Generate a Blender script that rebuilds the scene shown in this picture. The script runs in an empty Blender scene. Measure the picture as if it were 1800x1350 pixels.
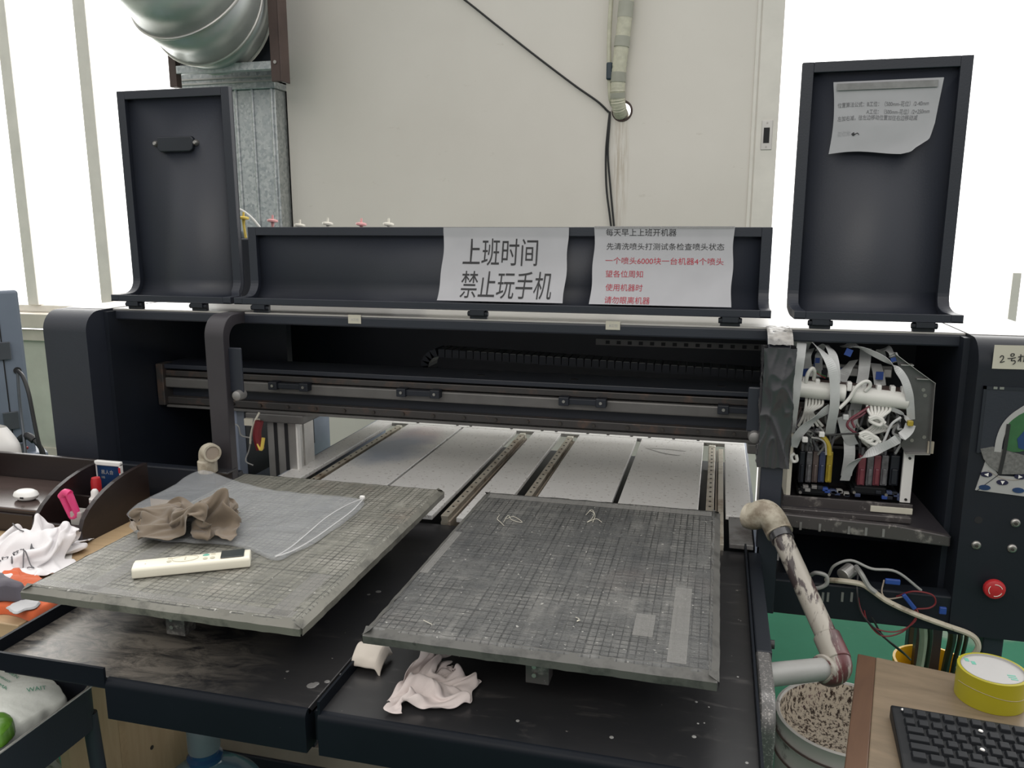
import bpy, bmesh, math, random
from mathutils import Vector, Matrix, Euler, noise
from mathutils.bvhtree import BVHTree

random.seed(7)
S = bpy.context.scene
COL = S.collection
R = math.radians

# ------------------------------------------------------------------ camera
cam_d = bpy.data.cameras.new('camera')
cam_d.sensor_width = 36.0
cam_d.lens = 28.33
cam_d.clip_start = 0.02
cam = bpy.data.objects.new('camera', cam_d)
COL.objects.link(cam)
cam.location = (0, 0, 1.5)
cam.rotation_euler = (R(90 - 11.09), 0, R(14.285))
S.camera = cam

# ------------------------------------------------------------------ world: bright overcast daylight beyond the windows, dimmer hall behind the viewer
w = bpy.data.worlds.new('World')
S.world = w
w.use_nodes = True
nt = w.node_tree
nt.nodes.clear()
tc = nt.nodes.new('ShaderNodeTexCoord')
sx = nt.nodes.new('ShaderNodeSeparateXYZ')
ry = nt.nodes.new('ShaderNodeMapRange')
ry.inputs['From Min'].default_value = -0.05
ry.inputs['From Max'].default_value = 0.35
rz_ = nt.nodes.new('ShaderNodeMapRange')
rz_.inputs['From Min'].default_value = -0.25
rz_.inputs['From Max'].default_value = 0.45
mixr = nt.nodes.new('ShaderNodeMix')
mixr.data_type = 'RGBA'
mixr.inputs[6].default_value = (0.12, 0.13, 0.15, 1)       # dim floor of the hall
mixr.inputs[7].default_value = (1.0, 0.98, 0.96, 1)        # pale ceiling of the hall
mixc = nt.nodes.new('ShaderNodeMix')
mixc.data_type = 'RGBA'
mixc.inputs[6].default_value = (0.60, 0.60, 0.62, 1)      # hall behind and above
mixc.inputs[7].default_value = (2.7, 2.66, 2.6, 1)         # overcast sky outside
bg = nt.nodes.new('ShaderNodeBackground')
wo = nt.nodes.new('ShaderNodeOutputWorld')
nt.links.new(tc.outputs['Generated'], sx.inputs[0])
nt.links.new(sx.outputs['Y'], ry.inputs['Value'])
nt.links.new(ry.outputs[0], mixc.inputs[0])
nt.links.new(sx.outputs['Z'], rz_.inputs['Value'])
nt.links.new(rz_.outputs[0], mixr.inputs[0])
nt.links.new(mixr.outputs[2], mixc.inputs[6])
nt.links.new(mixc.outputs[2], bg.inputs['Color'])
nt.links.new(bg.outputs[0], wo.inputs[0])
w.cycles.sampling_method = 'MANUAL'
w.cycles.sample_map_resolution = 512

def area(name, loc, rot, sx_, sy_, power, col):
    l = bpy.data.lights.new(name, 'AREA')
    l.shape = 'RECTANGLE'
    l.size, l.size_y, l.energy, l.color = sx_, sy_, power, col
    o = bpy.data.objects.new(name, l)
    COL.objects.link(o)
    o.location = loc
    o.rotation_euler = rot
    return o
# unseen fill lamp added for the hall's light behind the viewer
area('hall_fill_lamp', (-0.6, -1.6, 3.4), (R(28), 0, 0), 3.0, 1.0, 34, (1.0, 0.94, 0.85))
# daylight falling in through the left window and the open doorway on the right
area('window_daylight', (-4.3, 4.45, 2.3), (R(-78), 0, R(-8)), 3.0, 2.4, 75, (1.0, 0.98, 0.95))
area('doorway_daylight', (1.45, 4.6, 1.9), (R(-78), 0, R(12)), 2.3, 2.6, 16, (1.0, 0.98, 0.95))

vs = S.view_settings
vs.view_transform = 'Standard'
vs.look = 'None'
vs.gamma = 1.0
vs.use_curve_mapping = False
vs.exposure = 0.2

# ------------------------------------------------------------------ helpers
F = 1416.66
CAM_M = Euler((R(90 - 11.09), 0, R(14.285))).to_matrix()     # how the photographer held the camera when the room was measured

def at(px, py, Y):
    """point of the photograph at depth plane Y (metres in front of the viewer)"""
    d = CAM_M @ Vector(((px - 900) / F, -(py - 675) / F, -1))
    return Vector((0, 0, 1.5)) + d * (Y / d.y)

def atz(px, py, z):
    d = CAM_M @ Vector(((px - 900) / F, -(py - 675) / F, -1))
    return Vector((0, 0, 1.5)) + d * ((z - 1.5) / d.z)

def wloc(o):
    v = Vector((0, 0, 0))
    while o is not None:
        v += o.location
        o = o.parent
    return v

def tag(o, label=None, cat=None, group=None, kind=None):
    if label: o['label'] = label
    if cat: o['category'] = cat
    if group: o['group'] = group
    if kind: o['kind'] = kind
    return o

def thing(name, label, cat, loc=(0, 0, 0), rz=0, group=None):
    o = bpy.data.objects.new(name, None)
    o.empty_display_size = 0.05
    COL.objects.link(o)
    o.location = loc
    o.rotation_euler = (0, 0, rz)
    return tag(o, label, cat, group)

class MB:
    def __init__(s):
        s.v = []; s.f = []
    def add(s, vs, fs):
        b = len(s.v)
        s.v += [Vector(p) for p in vs]
        s.f += [tuple(i + b for i in f) for f in fs]
        return s
    def box(s, x0, x1, y0, y1, z0, z1):
        return s.add([(x0,y0,z0),(x1,y0,z0),(x1,y1,z0),(x0,y1,z0),(x0,y0,z1),(x1,y0,z1),(x1,y1,z1),(x0,y1,z1)],
                     [(0,3,2,1),(4,5,6,7),(0,1,5,4),(1,2,6,5),(2,3,7,6),(3,0,4,7)])
    def prism(s, poly, axis, a, b):
        """poly: 2D points; axis 'x': (y,z) 'y': (x,z) 'z': (x,y)"""
        def P(p, t):
            return {'x': (t, p[0], p[1]), 'y': (p[0], t, p[1]), 'z': (p[0], p[1], t)}[axis]
        n = len(poly)
        vs = [P(p, a) for p in poly] + [P(p, b) for p in poly]
        fs = [tuple(range(n))[::-1], tuple(range(n, 2*n))]
        fs += [(i, (i+1) % n, n + (i+1) % n, n + i) for i in range(n)]
        return s.add(vs, fs)
    def cyl(s, p0, p1, r0, r1=None, n=20, cap=True):
        r1 = r0 if r1 is None else r1
        p0, p1 = Vector(p0), Vector(p1)
        d = (p1 - p0).normalized()
        u = d.orthogonal().normalized(); v = d.cross(u)
        vs = []
        for p, r in ((p0, r0), (p1, r1)):
            for i in range(n):
                a = 2*math.pi*i/n
                vs.append(p + (u*math.cos(a) + v*math.sin(a))*r)
        fs = [(i, (i+1) % n, n+(i+1) % n, n+i) for i in range(n)]
        if cap: fs += [tuple(range(n))[::-1], tuple(range(n, 2*n))]
        return s.add(vs, fs)
    def lathe(s, prof, c=(0,0,0), axis=(0,0,1), n=40):
        """prof: list of (r, h) along axis from c"""
        c = Vector(c); d = Vector(axis).normalized()
        u = d.orthogonal().normalized(); v = d.cross(u)
        vs = []; fs = []
        for r, h in prof:
            for i in range(n):
                a = 2*math.pi*i/n
                vs.append(c + d*h + (u*math.cos(a) + v*math.sin(a))*max(r, 1e-5))
        for k in range(len(prof)-1):
            for i in range(n):
                fs.append((k*n+i, k*n+(i+1) % n, (k+1)*n+(i+1) % n, (k+1)*n+i))
        return s.add(vs, fs)
    def tube(s, path, r, n=10, sub=6, cap=True, closed=False):
        P = spline(path, sub) if sub else [Vector(p) for p in path]
        m = len(P); rings = []
        u = None
        for i in range(m):
            d = (P[min(i+1, m-1)] - P[max(i-1, 0)])
            d = d.normalized() if d.length > 1e-9 else Vector((0,0,1))
            u = d.orthogonal() if u is None else (u - d*u.dot(d))
            if u.length < 1e-6: u = d.orthogonal()
            u.normalize(); v = d.cross(u)
            rr = r(i/(m-1)) if callable(r) else r
            rings.append([P[i] + (u*math.cos(2*math.pi*k/n) + v*math.sin(2*math.pi*k/n))*rr for k in range(n)])
        vs = [p for q in rings for p in q]
        fs = [(i*n+k, i*n+(k+1) % n, (i+1)*n+(k+1) % n, (i+1)*n+k) for i in range(m-1) for k in range(n)]
        if cap: fs += [tuple(range(n))[::-1], tuple(range((m-1)*n, m*n))]
        return s.add(vs, fs)
    def strip(s, path, wdir, width, t=0.0008, sub=6):
        """flat ribbon along a path; wdir = width direction(s)"""
        P = spline(path, sub); m = len(P)
        W = [Vector(q) for q in wdir] if isinstance(wdir, list) else [Vector(wdir)]*len(path)
        W = spline(W, sub)
        vs = []
        for i in range(m):
            d = (P[min(i+1, m-1)] - P[max(i-1, 0)]).normalized()
            wv = W[i] - d*W[i].dot(d)
            if wv.length < 1e-5: wv = d.orthogonal()
            wv.normalize(); nn = d.cross(wv)
            for a, b in ((-1,-1),(1,-1),(1,1),(-1,1)):
                vs.append(P[i] + wv*a*width/2 + nn*b*t/2)
        fs = [(4*i+k, 4*i+(k+1) % 4, 4*(i+1)+(k+1) % 4, 4*(i+1)+k) for i in range(m-1) for k in range(4)]
        fs += [(3,2,1,0), (4*(m-1), 4*(m-1)+1, 4*(m-1)+2, 4*(m-1)+3)]
        return s.add(vs, fs)
    def grid(s, fn, nu, nv):
        vs = [fn(i/nu, j/nv) for j in range(nv+1) for i in range(nu+1)]
        fs = [(j*(nu+1)+i, j*(nu+1)+i+1, (j+1)*(nu+1)+i+1, (j+1)*(nu+1)+i) for j in range(nv) for i in range(nu)]
        return s.add(vs, fs)
    def rot(s, rz=0, c=(0,0,0), rx=0, ry=0, start=0):
        M = Matrix.Translation(c) @ Matrix.Rotation(rz,4,'Z') @ Matrix.Rotation(ry,4,'Y') @ Matrix.Rotation(rx,4,'X') @ Matrix.Translation(-Vector(c))
        for i in range(start, len(s.v)): s.v[i] = M @ s.v[i]
        return s
    def build(s, name, mat, parent=None, local=False, bevel=0, smooth=False, seg=2, solid=0, sub=0, loc=None, recalc=True):
        me = bpy.data.meshes.new(name)
        off = Vector((0,0,0))
        if parent is not None and not local: off = wloc(parent)
        if loc is not None: off = Vector(loc)
        me.from_pydata([tuple(p - off) for p in s.v], [], s.f)
        if recalc:
            bm = bmesh.new(); bm.from_mesh(me)
            bmesh.ops.recalc_face_normals(bm, faces=bm.faces)
            bm.to_mesh(me); bm.free()
        for m in (mat if isinstance(mat, list) else [mat]): me.materials.append(m)
        o = bpy.data.objects.new(name, me)
        COL.objects.link(o)
        if parent is not None: o.parent = parent
        if loc is not None and parent is None: o.location = loc
        if smooth:
            for p in me.polygons: p.use_smooth = True
            try: me.set_sharp_from_angle(angle=R(40))
            except Exception: pass
        if solid:
            md = o.modifiers.new('solid', 'SOLIDIFY'); md.thickness = solid; md.offset = 0
        if bevel:
            md = o.modifiers.new('bevel', 'BEVEL'); md.width = bevel; md.segments = seg
            md.limit_method = 'ANGLE'; md.angle_limit = R(35)
        if sub:
            md = o.modifiers.new('sub', 'SUBSURF'); md.levels = md.render_levels = sub
        return o

def spline(pts, sub=6):
    P = [Vector(p) for p in pts]
    if len(P) < 3 or sub <= 1: return P
    out = []
    for i in range(len(P)-1):
        p0 = P[i-1] if i > 0 else P[i]*2 - P[i+1]
        p1, p2 = P[i], P[i+1]
        p3 = P[i+2] if i+2 < len(P) else P[i+1]*2 - P[i]
        for k in range(sub):
            t = k/sub
            out.append(0.5*((2*p1) + (p2-p0)*t + (2*p0-5*p1+4*p2-p3)*t*t + (3*p1-p0-3*p2+p3)*t**3))
    out.append(P[-1])
    return out

def dup(o, parent=None):
    c = o.copy(); COL.objects.link(c)
    if parent is not None: c.parent = parent
    for ch in list(o.children): dup(ch, c)
    return c

# ------------------------------------------------------------------ materials
class NT:
    def __init__(s, name):
        s.m = bpy.data.materials.new(name); s.m.use_nodes = True
        s.t = s.m.node_tree; s.t.nodes.clear()
        s.out = s.t.nodes.new('ShaderNodeOutputMaterial')
        s.b = s.n('ShaderNodeBsdfPrincipled')
        s.l(s.b.outputs[0], s.out.inputs[0])
        s.tc = s.n('ShaderNodeTexCoord')
    def n(s, t): return s.t.nodes.new(t)
    def l(s, a, b): s.t.links.new(a, b)
    def map(s, scale=(1,1,1), loc=(0,0,0), rot=(0,0,0), src='Object'):
        m = s.n('ShaderNodeMapping'); m.inputs['Scale'].default_value = scale
        m.inputs['Location'].default_value = loc; m.inputs['Rotation'].default_value = rot
        s.l(s.tc.outputs[src], m.inputs[0]); return m.outputs[0]
    def noise(s, scale=5, detail=4, rough=0.55, vec=None, dist=0):
        x = s.n('ShaderNodeTexNoise'); x.inputs['Scale'].default_value = scale
        x.inputs['Detail'].default_value = detail; x.inputs['Roughness'].default_value = rough
        x.inputs['Distortion'].default_value = dist
        s.l(vec if vec is not None else s.tc.outputs['Object'], x.inputs['Vector']); return x.outputs['Fac']
    def ramp(s, fac, stops):
        x = s.n('ShaderNodeValToRGB'); e = x.color_ramp.elements
        while len(e) < len(stops): e.new(0.5)
        for i, (p, c) in enumerate(stops):
            e[i].position = p; e[i].color = (*c, 1) if len(c) == 3 else c
        s.l(fac, x.inputs[0]); return x.outputs[0]
    def mix(s, fac, a, b, mode='MIX'):
        x = s.n('ShaderNodeMix'); x.data_type = 'RGBA'; x.blend_type = mode
        for i, val in ((0, fac), (6, a), (7, b)):
            if hasattr(val, 'links'): s.l(val, x.inputs[i])
            elif i == 0: x.inputs[0].default_value = val
            else: x.inputs[i].default_value = (*val, 1) if len(val) == 3 else val
        return x.outputs[2]
    def math(s, op, a, b=0.0, clamp=False):
        x = s.n('ShaderNodeMath'); x.operation = op; x.use_clamp = clamp
        for i, val in ((0, a), (1, b)):
            if hasattr(val, 'links'): s.l(val, x.inputs[i])
            else: x.inputs[i].default_value = val
        return x.outputs[0]
    def bump(s, h, strength=0.2, dist=0.01):
        x = s.n('ShaderNodeBump'); x.inputs['Strength'].default_value = strength; x.inputs['Distance'].default_value = dist
        s.l(h, x.inputs['Height']); s.l(x.outputs[0], s.b.inputs['Normal'])
    def set(s, **k):
        nm = {'col': 'Base Color', 'rough': 'Roughness', 'metal': 'Metallic', 'spec': 'Specular IOR Level', 'alpha': 'Alpha',
              'trans': 'Transmission Weight', 'ior': 'IOR', 'coat': 'Coat Weight', 'sheen': 'Sheen Weight', 'sss': 'Subsurface Weight'}
        for a, v in k.items():
            i = s.b.inputs[nm[a]]
            if hasattr(v, 'links'): s.l(v, i)
            elif isinstance(v, tuple): i.default_value = (*v, 1)
            else: i.default_value = v
        return s

def mat(name, col, rough=0.5, metal=0.0, var=0.12, scale=8.0, bump=0.0, bscale=60.0, spec=0.5, **k):
    t = NT(name)
    c2 = tuple(min(1, x*(1+var)) for x in col); c1 = tuple(x*(1-var) for x in col)
    f = t.noise(scale, 5)
    t.set(col=t.ramp(f, [(0.3, c1), (0.7, c2)]), rough=rough, metal=metal, spec=spec, **k)
    if bump: t.bump(t.noise(bscale, 4), bump, 0.004)
    return t.m

def spotted(name, col, spot, rough=0.5, metal=0.0, scale=14, lo=0.62, hi=0.70, scale2=60, lo2=0.68, hi2=0.72, var=0.15, vec=None, bump=0.05, spec=0.5):
    """base colour with irregular worn / dirty marks"""
    t = NT(name)
    base = t.ramp(t.noise(3.5, 5), [(0.3, tuple(x*(1-var) for x in col)), (0.7, tuple(x*(1+var) for x in col))])
    a = t.ramp(t.noise(scale, 8, 0.65), [(lo, (0,0,0)), (hi, (1,1,1))])
    b = t.ramp(t.noise(scale2, 3, 0.6), [(lo2, (0,0,0)), (hi2, (1,1,1))])
    fac = t.math('MAXIMUM', a, b)
    fac = t.math('MULTIPLY', fac, 0.75)
    t.set(col=t.mix(fac, base, spot), rough=rough, metal=metal, spec=spec)
    if bump: t.bump(t.noise(90, 4), bump, 0.003)
    return t.m

def sheet_mat(name, col, clear, rough=0.2, bump=0.3, bs=18, spec=0.5):
    """thin translucent plastic film: transparent + a sheen"""
    t = NT(name)
    t.set(col=col, rough=rough, spec=spec)
    t.bump(t.noise(bs, 5, 0.6), bump, 0.01)
    tr = t.n('ShaderNodeBsdfTransparent'); mx = t.n('ShaderNodeMixShader')
    mx.inputs[0].default_value = 1 - clear
    t.l(tr.outputs[0], mx.inputs[1]); t.l(t.b.outputs[0], mx.inputs[2]); t.l(mx.outputs[0], t.out.inputs[0])
    return t.m

M = {}
M['black'] = mat('black_powder_coat', (0.0165, 0.0200, 0.0300), 0.46, var=0.1, scale=6, bump=0.06, bscale=240)
M['blackworn'] = spotted('black_coat_specks', (0.013, 0.0158, 0.021), (0.16, 0.16, 0.15), 0.42, scale=30, lo=0.72, hi=0.76, scale2=110, lo2=0.76, hi2=0.79, spec=0.22)
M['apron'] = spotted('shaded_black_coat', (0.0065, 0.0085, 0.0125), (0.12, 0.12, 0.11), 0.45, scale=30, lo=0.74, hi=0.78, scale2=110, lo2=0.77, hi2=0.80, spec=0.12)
M['inner'] = mat('dark_interior', (0.0075, 0.0105, 0.0175), 0.5, var=0.15)
M['brownblack'] = mat('faded_black_coat', (0.030, 0.027, 0.032), 0.5, var=0.12, bump=0.05, bscale=200)
def _dusty():
    t = NT('dusty_black_top')
    f = t.ramp(t.noise(9, 8, 0.7, t.map((1, 3, 1))), [(0.42, (0,0,0)), (0.62, (1,1,1))])
    t.set(col=t.mix(f, (0.10, 0.098, 0.094), (0.36, 0.345, 0.32)), spec=0.8, rough=t.ramp(f, [(0, (0.22,)*3), (1, (0.45,)*3)]))
    t.bump(t.noise(120, 3), 0.05, 0.003)
    return t.m
M['dusty'] = _dusty()
M['topplate'] = mat('pale_glare_top', (0.34, 0.33, 0.31), 0.30, var=0.12, scale=5, spec=0.8)  # pale base colour stands in for glare on the top cover
M['alu'] = mat('aluminium', (0.50, 0.49, 0.47), 0.42, 0.75, var=0.12, scale=10)
M['aludark'] = spotted('dirty_aluminium', (0.24, 0.235, 0.23), (0.07, 0.05, 0.045), 0.5, 0.5, scale=9, lo=0.52, hi=0.68)
M['greyrail'] = mat('grey_guide_profile', (0.125, 0.122, 0.118), 0.45, 0.3, var=0.15, scale=14)
M['rail'] = spotted('greasy_steel_rail', (0.52, 0.48, 0.40), (0.24, 0.16, 0.09), 0.42, 0.35, scale=18, lo=0.5, hi=0.66)
M['bolt'] = mat('bolt_steel', (0.36, 0.35, 0.33), 0.35, 0.85)
M['dirtbolt'] = mat('dark_screw', (0.05, 0.045, 0.04), 0.5, 0.4)
def _bed():
    t = NT('pale_bed_plate')
    base = t.ramp(t.noise(2.2, 5), [(0.3, (0.72, 0.71, 0.69)), (0.7, (0.81, 0.80, 0.785))])
    sp = t.ramp(t.noise(90, 3, 0.6), [(0.615, (0,0,0)), (0.66, (1,1,1))])
    sm = t.ramp(t.noise(5, 8, 0.65), [(0.60, (0,0,0)), (0.78, (1,1,1))])
    c = t.mix(t.math('MULTIPLY', sp, 0.6), base, (0.22, 0.17, 0.14))
    c = t.mix(t.math('MULTIPLY', sm, 0.35), c, (0.36, 0.34, 0.32))
    # a blue-pink ink smudge on the second plate from the left
    def blob(loc, sc, edge):
        m = t.map(sc, tuple(-a*b for a, b in zip(loc, sc)))
        g = t.n('ShaderNodeTexGradient'); g.gradient_type = 'SPHERICAL'
        v = t.n('ShaderNodeVectorMath'); v.operation = 'ADD'
        nn = t.n('ShaderNodeTexNoise'); nn.inputs['Scale'].default_value = 7; nn.inputs['Detail'].default_value = 6
        t.l(t.tc.outputs['Object'], nn.inputs['Vector'])
        s_ = t.n('ShaderNodeVectorMath'); s_.operation = 'SCALE'; s_.inputs['Scale'].default_value = 0.9
        o_ = t.n('ShaderNodeVectorMath'); o_.operation = 'SUBTRACT'; o_.inputs[1].default_value = (0.5, 0.5, 0.5)
        t.l(nn.outputs['Color'], o_.inputs[0]); t.l(o_.outputs[0], s_.inputs[0])
        t.l(m, v.inputs[0]); t.l(s_.outputs[0], v.inputs[1]); t.l(v.outputs[0], g.inputs[0])
        return t.ramp(g.outputs['Fac'], [(0.0, (0,0,0)), (edge, (1,1,1))])
    ox, oy = -0.54, 2.2       # object origin of the printer
    b1 = blob((-1.00-ox, 2.33-oy, 0.8), (7, 4.2, 1), 0.6)
    b2 = blob((-0.97-ox, 2.47-oy, 0.8), (9, 6, 1), 0.6)
    c = t.mix(t.math('MULTIPLY', b2, 0.6), c, (0.50, 0.33, 0.36))
    c = t.mix(t.math('MULTIPLY', b1, 0.9), c, (0.27, 0.33, 0.45))
    t.set(col=c, rough=0.38, metal=0.12)
    t.bump(t.noise(40, 4), 0.03, 0.003)
    return t.m
M['bed'] = _bed()
M['bedgreen'] = mat('pale_green_plate', (0.42, 0.44, 0.38), 0.5, 0.1)
M['blueedge'] = mat('blue_grey_edge', (0.26, 0.30, 0.38), 0.4, 0.2)

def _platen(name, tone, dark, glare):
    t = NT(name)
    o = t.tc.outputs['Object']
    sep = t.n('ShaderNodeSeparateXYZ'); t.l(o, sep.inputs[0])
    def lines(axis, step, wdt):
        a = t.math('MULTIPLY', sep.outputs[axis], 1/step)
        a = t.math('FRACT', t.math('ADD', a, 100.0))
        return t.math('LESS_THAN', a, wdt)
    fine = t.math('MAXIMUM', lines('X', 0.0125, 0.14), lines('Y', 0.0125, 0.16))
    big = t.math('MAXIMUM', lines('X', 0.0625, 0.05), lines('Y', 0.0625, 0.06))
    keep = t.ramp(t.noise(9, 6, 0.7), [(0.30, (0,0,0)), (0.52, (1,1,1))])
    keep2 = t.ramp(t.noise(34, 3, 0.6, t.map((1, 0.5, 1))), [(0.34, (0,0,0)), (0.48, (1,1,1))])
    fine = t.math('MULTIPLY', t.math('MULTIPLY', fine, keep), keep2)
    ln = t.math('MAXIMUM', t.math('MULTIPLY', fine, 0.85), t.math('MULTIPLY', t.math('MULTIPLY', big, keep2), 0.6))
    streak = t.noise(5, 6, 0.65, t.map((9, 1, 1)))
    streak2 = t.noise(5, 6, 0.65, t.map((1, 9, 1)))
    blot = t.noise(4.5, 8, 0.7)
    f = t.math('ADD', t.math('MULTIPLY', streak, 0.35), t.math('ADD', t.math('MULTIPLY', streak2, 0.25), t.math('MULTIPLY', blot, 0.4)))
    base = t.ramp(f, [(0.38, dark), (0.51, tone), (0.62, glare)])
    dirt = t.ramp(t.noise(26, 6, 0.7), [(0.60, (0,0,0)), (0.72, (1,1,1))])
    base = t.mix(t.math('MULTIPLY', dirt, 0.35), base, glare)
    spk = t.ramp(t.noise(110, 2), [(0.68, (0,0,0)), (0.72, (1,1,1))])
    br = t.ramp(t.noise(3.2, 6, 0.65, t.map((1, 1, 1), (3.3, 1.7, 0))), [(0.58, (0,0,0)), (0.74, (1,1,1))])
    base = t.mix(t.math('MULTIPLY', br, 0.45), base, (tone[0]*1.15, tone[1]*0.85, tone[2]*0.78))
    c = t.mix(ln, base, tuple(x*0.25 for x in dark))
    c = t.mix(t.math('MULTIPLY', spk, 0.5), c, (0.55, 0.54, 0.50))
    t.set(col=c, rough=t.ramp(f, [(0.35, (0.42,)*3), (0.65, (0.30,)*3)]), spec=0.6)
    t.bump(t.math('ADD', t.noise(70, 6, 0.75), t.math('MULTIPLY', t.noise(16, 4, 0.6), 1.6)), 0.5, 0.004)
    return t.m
M['platen_l'] = _platen('taped_platen_pale', (0.165, 0.163, 0.138), (0.085, 0.086, 0.077), (0.28, 0.272, 0.24))
M['platen_r'] = _platen('taped_platen_dark', (0.072, 0.073, 0.070), (0.030, 0.032, 0.033), (0.145, 0.143, 0.133))
M['tape_edge_r'] = spotted('dark_tape_edge', (0.075, 0.074, 0.068), (0.028, 0.028, 0.026), 0.5, scale=20, lo=0.5, hi=0.64)
M['tape_edge'] = spotted('old_tape_edge', (0.135, 0.132, 0.112), (0.05, 0.05, 0.043), 0.5, scale=20, lo=0.5, hi=0.64)
M['tapestrip'] = sheet_mat('clear_old_tape', (0.30, 0.295, 0.28), 0.74, 0.35, 0.3, 14)
def _tray():
    t = NT('worn_black_tray')
    st = t.ramp(t.noise(9, 9, 0.75, t.map((1.0, 4.0, 1)), dist=0.4), [(0.56, (0,0,0)), (0.74, (1,1,1))])
    # dusty streaks plus glare painted into the front left corner of the left tray
    m = t.map((2.4, 3.0, 1), (2.4*0.50, 3.0*1.12, 0.0))
    g = t.n('ShaderNodeTexGradient'); g.gradient_type = 'SPHERICAL'
    z0 = t.n('ShaderNodeVectorMath'); z0.operation = 'MULTIPLY'; z0.inputs[1].default_value = (1, 1, 0)
    t.l(m, z0.inputs[0]); t.l(z0.outputs[0], g.inputs[0])
    dust_glare = t.ramp(t.noise(11, 9, 0.75, t.map((1.0, 2.6, 1)), dist=0.8), [(0.40, (0,0,0)), (0.60, (1,1,1))])
    dust_glare = t.math('MULTIPLY', dust_glare, t.ramp(g.outputs['Fac'], [(0.1, (0,0,0)), (0.75, (1,1,1))]))
    sp = t.ramp(t.noise(70, 3), [(0.735, (0,0,0)), (0.76, (1,1,1))])
    base = t.ramp(t.noise(3, 5), [(0.3, (0.016, 0.017, 0.019)), (0.7, (0.028, 0.027, 0.028))])
    c = t.mix(t.math('MULTIPLY', st, 0.30), base, (0.14, 0.13, 0.12))
    c = t.mix(t.math('MULTIPLY', dust_glare, 0.85), c, (0.26, 0.235, 0.20))
    c = t.mix(t.math('MULTIPLY', sp, 0.6), c, (0.30, 0.28, 0.26))
    t.set(col=c, rough=t.ramp(st, [(0, (0.28,)*3), (1, (0.5,)*3)]))
    t.bump(t.noise(50, 5), 0.06, 0.003)
    return t.m
M['tray'] = _tray()
M['speckle'] = spotted('sparkling_grey_coat', (0.10, 0.098, 0.096), (0.42, 0.40, 0.38), 0.35, 0.2, scale=200, lo=0.55, hi=0.68, scale2=320, lo2=0.60, hi2=0.66)
M['paper'] = mat('white_paper', (0.375, 0.375, 0.395), 0.75, var=0.04, scale=14, bump=0.12, bscale=9)
M['papercream'] = mat('cream_note_paper', (0.50, 0.48, 0.40), 0.7, var=0.05)
M['ink'] = mat('black_print', (0.02, 0.02, 0.022), 0.7)
M['stain'] = spotted('ink_stained_metal', (0.075, 0.068, 0.068), (0.30, 0.28, 0.26), 0.36, 0.3, scale=22, lo=0.56, hi=0.66, scale2=70, lo2=0.64, hi2=0.70)
M['darksteel'] = mat('dark_sheet_steel', (0.15, 0.15, 0.15), 0.38, 0.7, var=0.25, scale=9)
M['beamdark'] = spotted('grimy_profile', (0.050, 0.047, 0.046), (0.12, 0.075, 0.055), 0.42, 0.3, scale=12, lo=0.52, hi=0.64)
M['inkgrey'] = mat('grey_print', (0.14, 0.14, 0.15), 0.7)
M['inkpale'] = mat('pale_print', (0.38, 0.38, 0.40), 0.7)
M['inkred'] = mat('red_print', (0.36, 0.02, 0.04), 0.7)
M['stickytape'] = mat('silver_tape', (0.20, 0.20, 0.20), 0.45, var=0.2, scale=40)
M['ribbon'] = mat('pale_ribbon_cable', (0.50, 0.51, 0.51), 0.35, var=0.08, scale=30, bump=0.2, bscale=25)
M['bluetab'] = mat('blue_tab', (0.022, 0.06, 0.26), 0.4)
M['whiteplastic'] = mat('white_plastic', (0.74, 0.73, 0.71), 0.35, var=0.03)
M['ivory'] = mat('ivory_plastic', (0.60, 0.575, 0.48), 0.4, var=0.08, scale=14)
M['tubewhite'] = mat('milky_tube', (0.66, 0.655, 0.62), 0.3, var=0.06)
M['tubegrey'] = mat('grey_wire', (0.26, 0.26, 0.25), 0.45)
M['rubber'] = mat('black_cable', (0.014, 0.014, 0.015), 0.5)
M['redwire'] = mat('dark_red_wire', (0.16, 0.015, 0.02), 0.45)
M['pvc'] = spotted('stained_pvc', (0.44, 0.40, 0.32), (0.12, 0.085, 0.05), 0.45, scale=16, lo=0.50, hi=0.66)
def _pipe():
    t = NT('ink_streaked_pvc')
    st = t.ramp(t.noise(12, 7, 0.65, t.map((2.6, 0.7, 0.9), rot=(0, 0, 0.3)), dist=0.5), [(0.455, (0,0,0)), (0.50, (1,1,1))])
    ink = t.ramp(t.noise(7, 3), [(0.45, (0.022, 0.012, 0.016)), (0.6, (0.10, 0.012, 0.02))])
    c = t.mix(t.math('MULTIPLY', t.noise(5, 4), 0.5), (0.36, 0.34, 0.30), (0.22, 0.19, 0.15))
    t.set(col=t.mix(t.math('MULTIPLY', st, 0.9), c, ink), rough=0.32)
    return t.m
M['pvcdirty'] = _pipe()
M['tapeblk'] = mat('glossy_black_tape', (0.034, 0.034, 0.038), 0.22, var=0.15, bump=0.12, bscale=40, spec=0.8)
M['red'] = mat('red_plastic', (0.42, 0.02, 0.025), 0.35)
M['green'] = mat('green_panel', (0.03, 0.11, 0.04), 0.4, var=0.2, scale=25)
M['membrane'] = mat('grey_membrane', (0.33, 0.33, 0.325), 0.5, var=0.06)
M['mesh'] = mat('grey_mesh', (0.13, 0.13, 0.125), 0.6, var=0.3, scale=160)
M['navy'] = mat('navy_button', (0.012, 0.012, 0.04), 0.35)
M['beige'] = None
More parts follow.
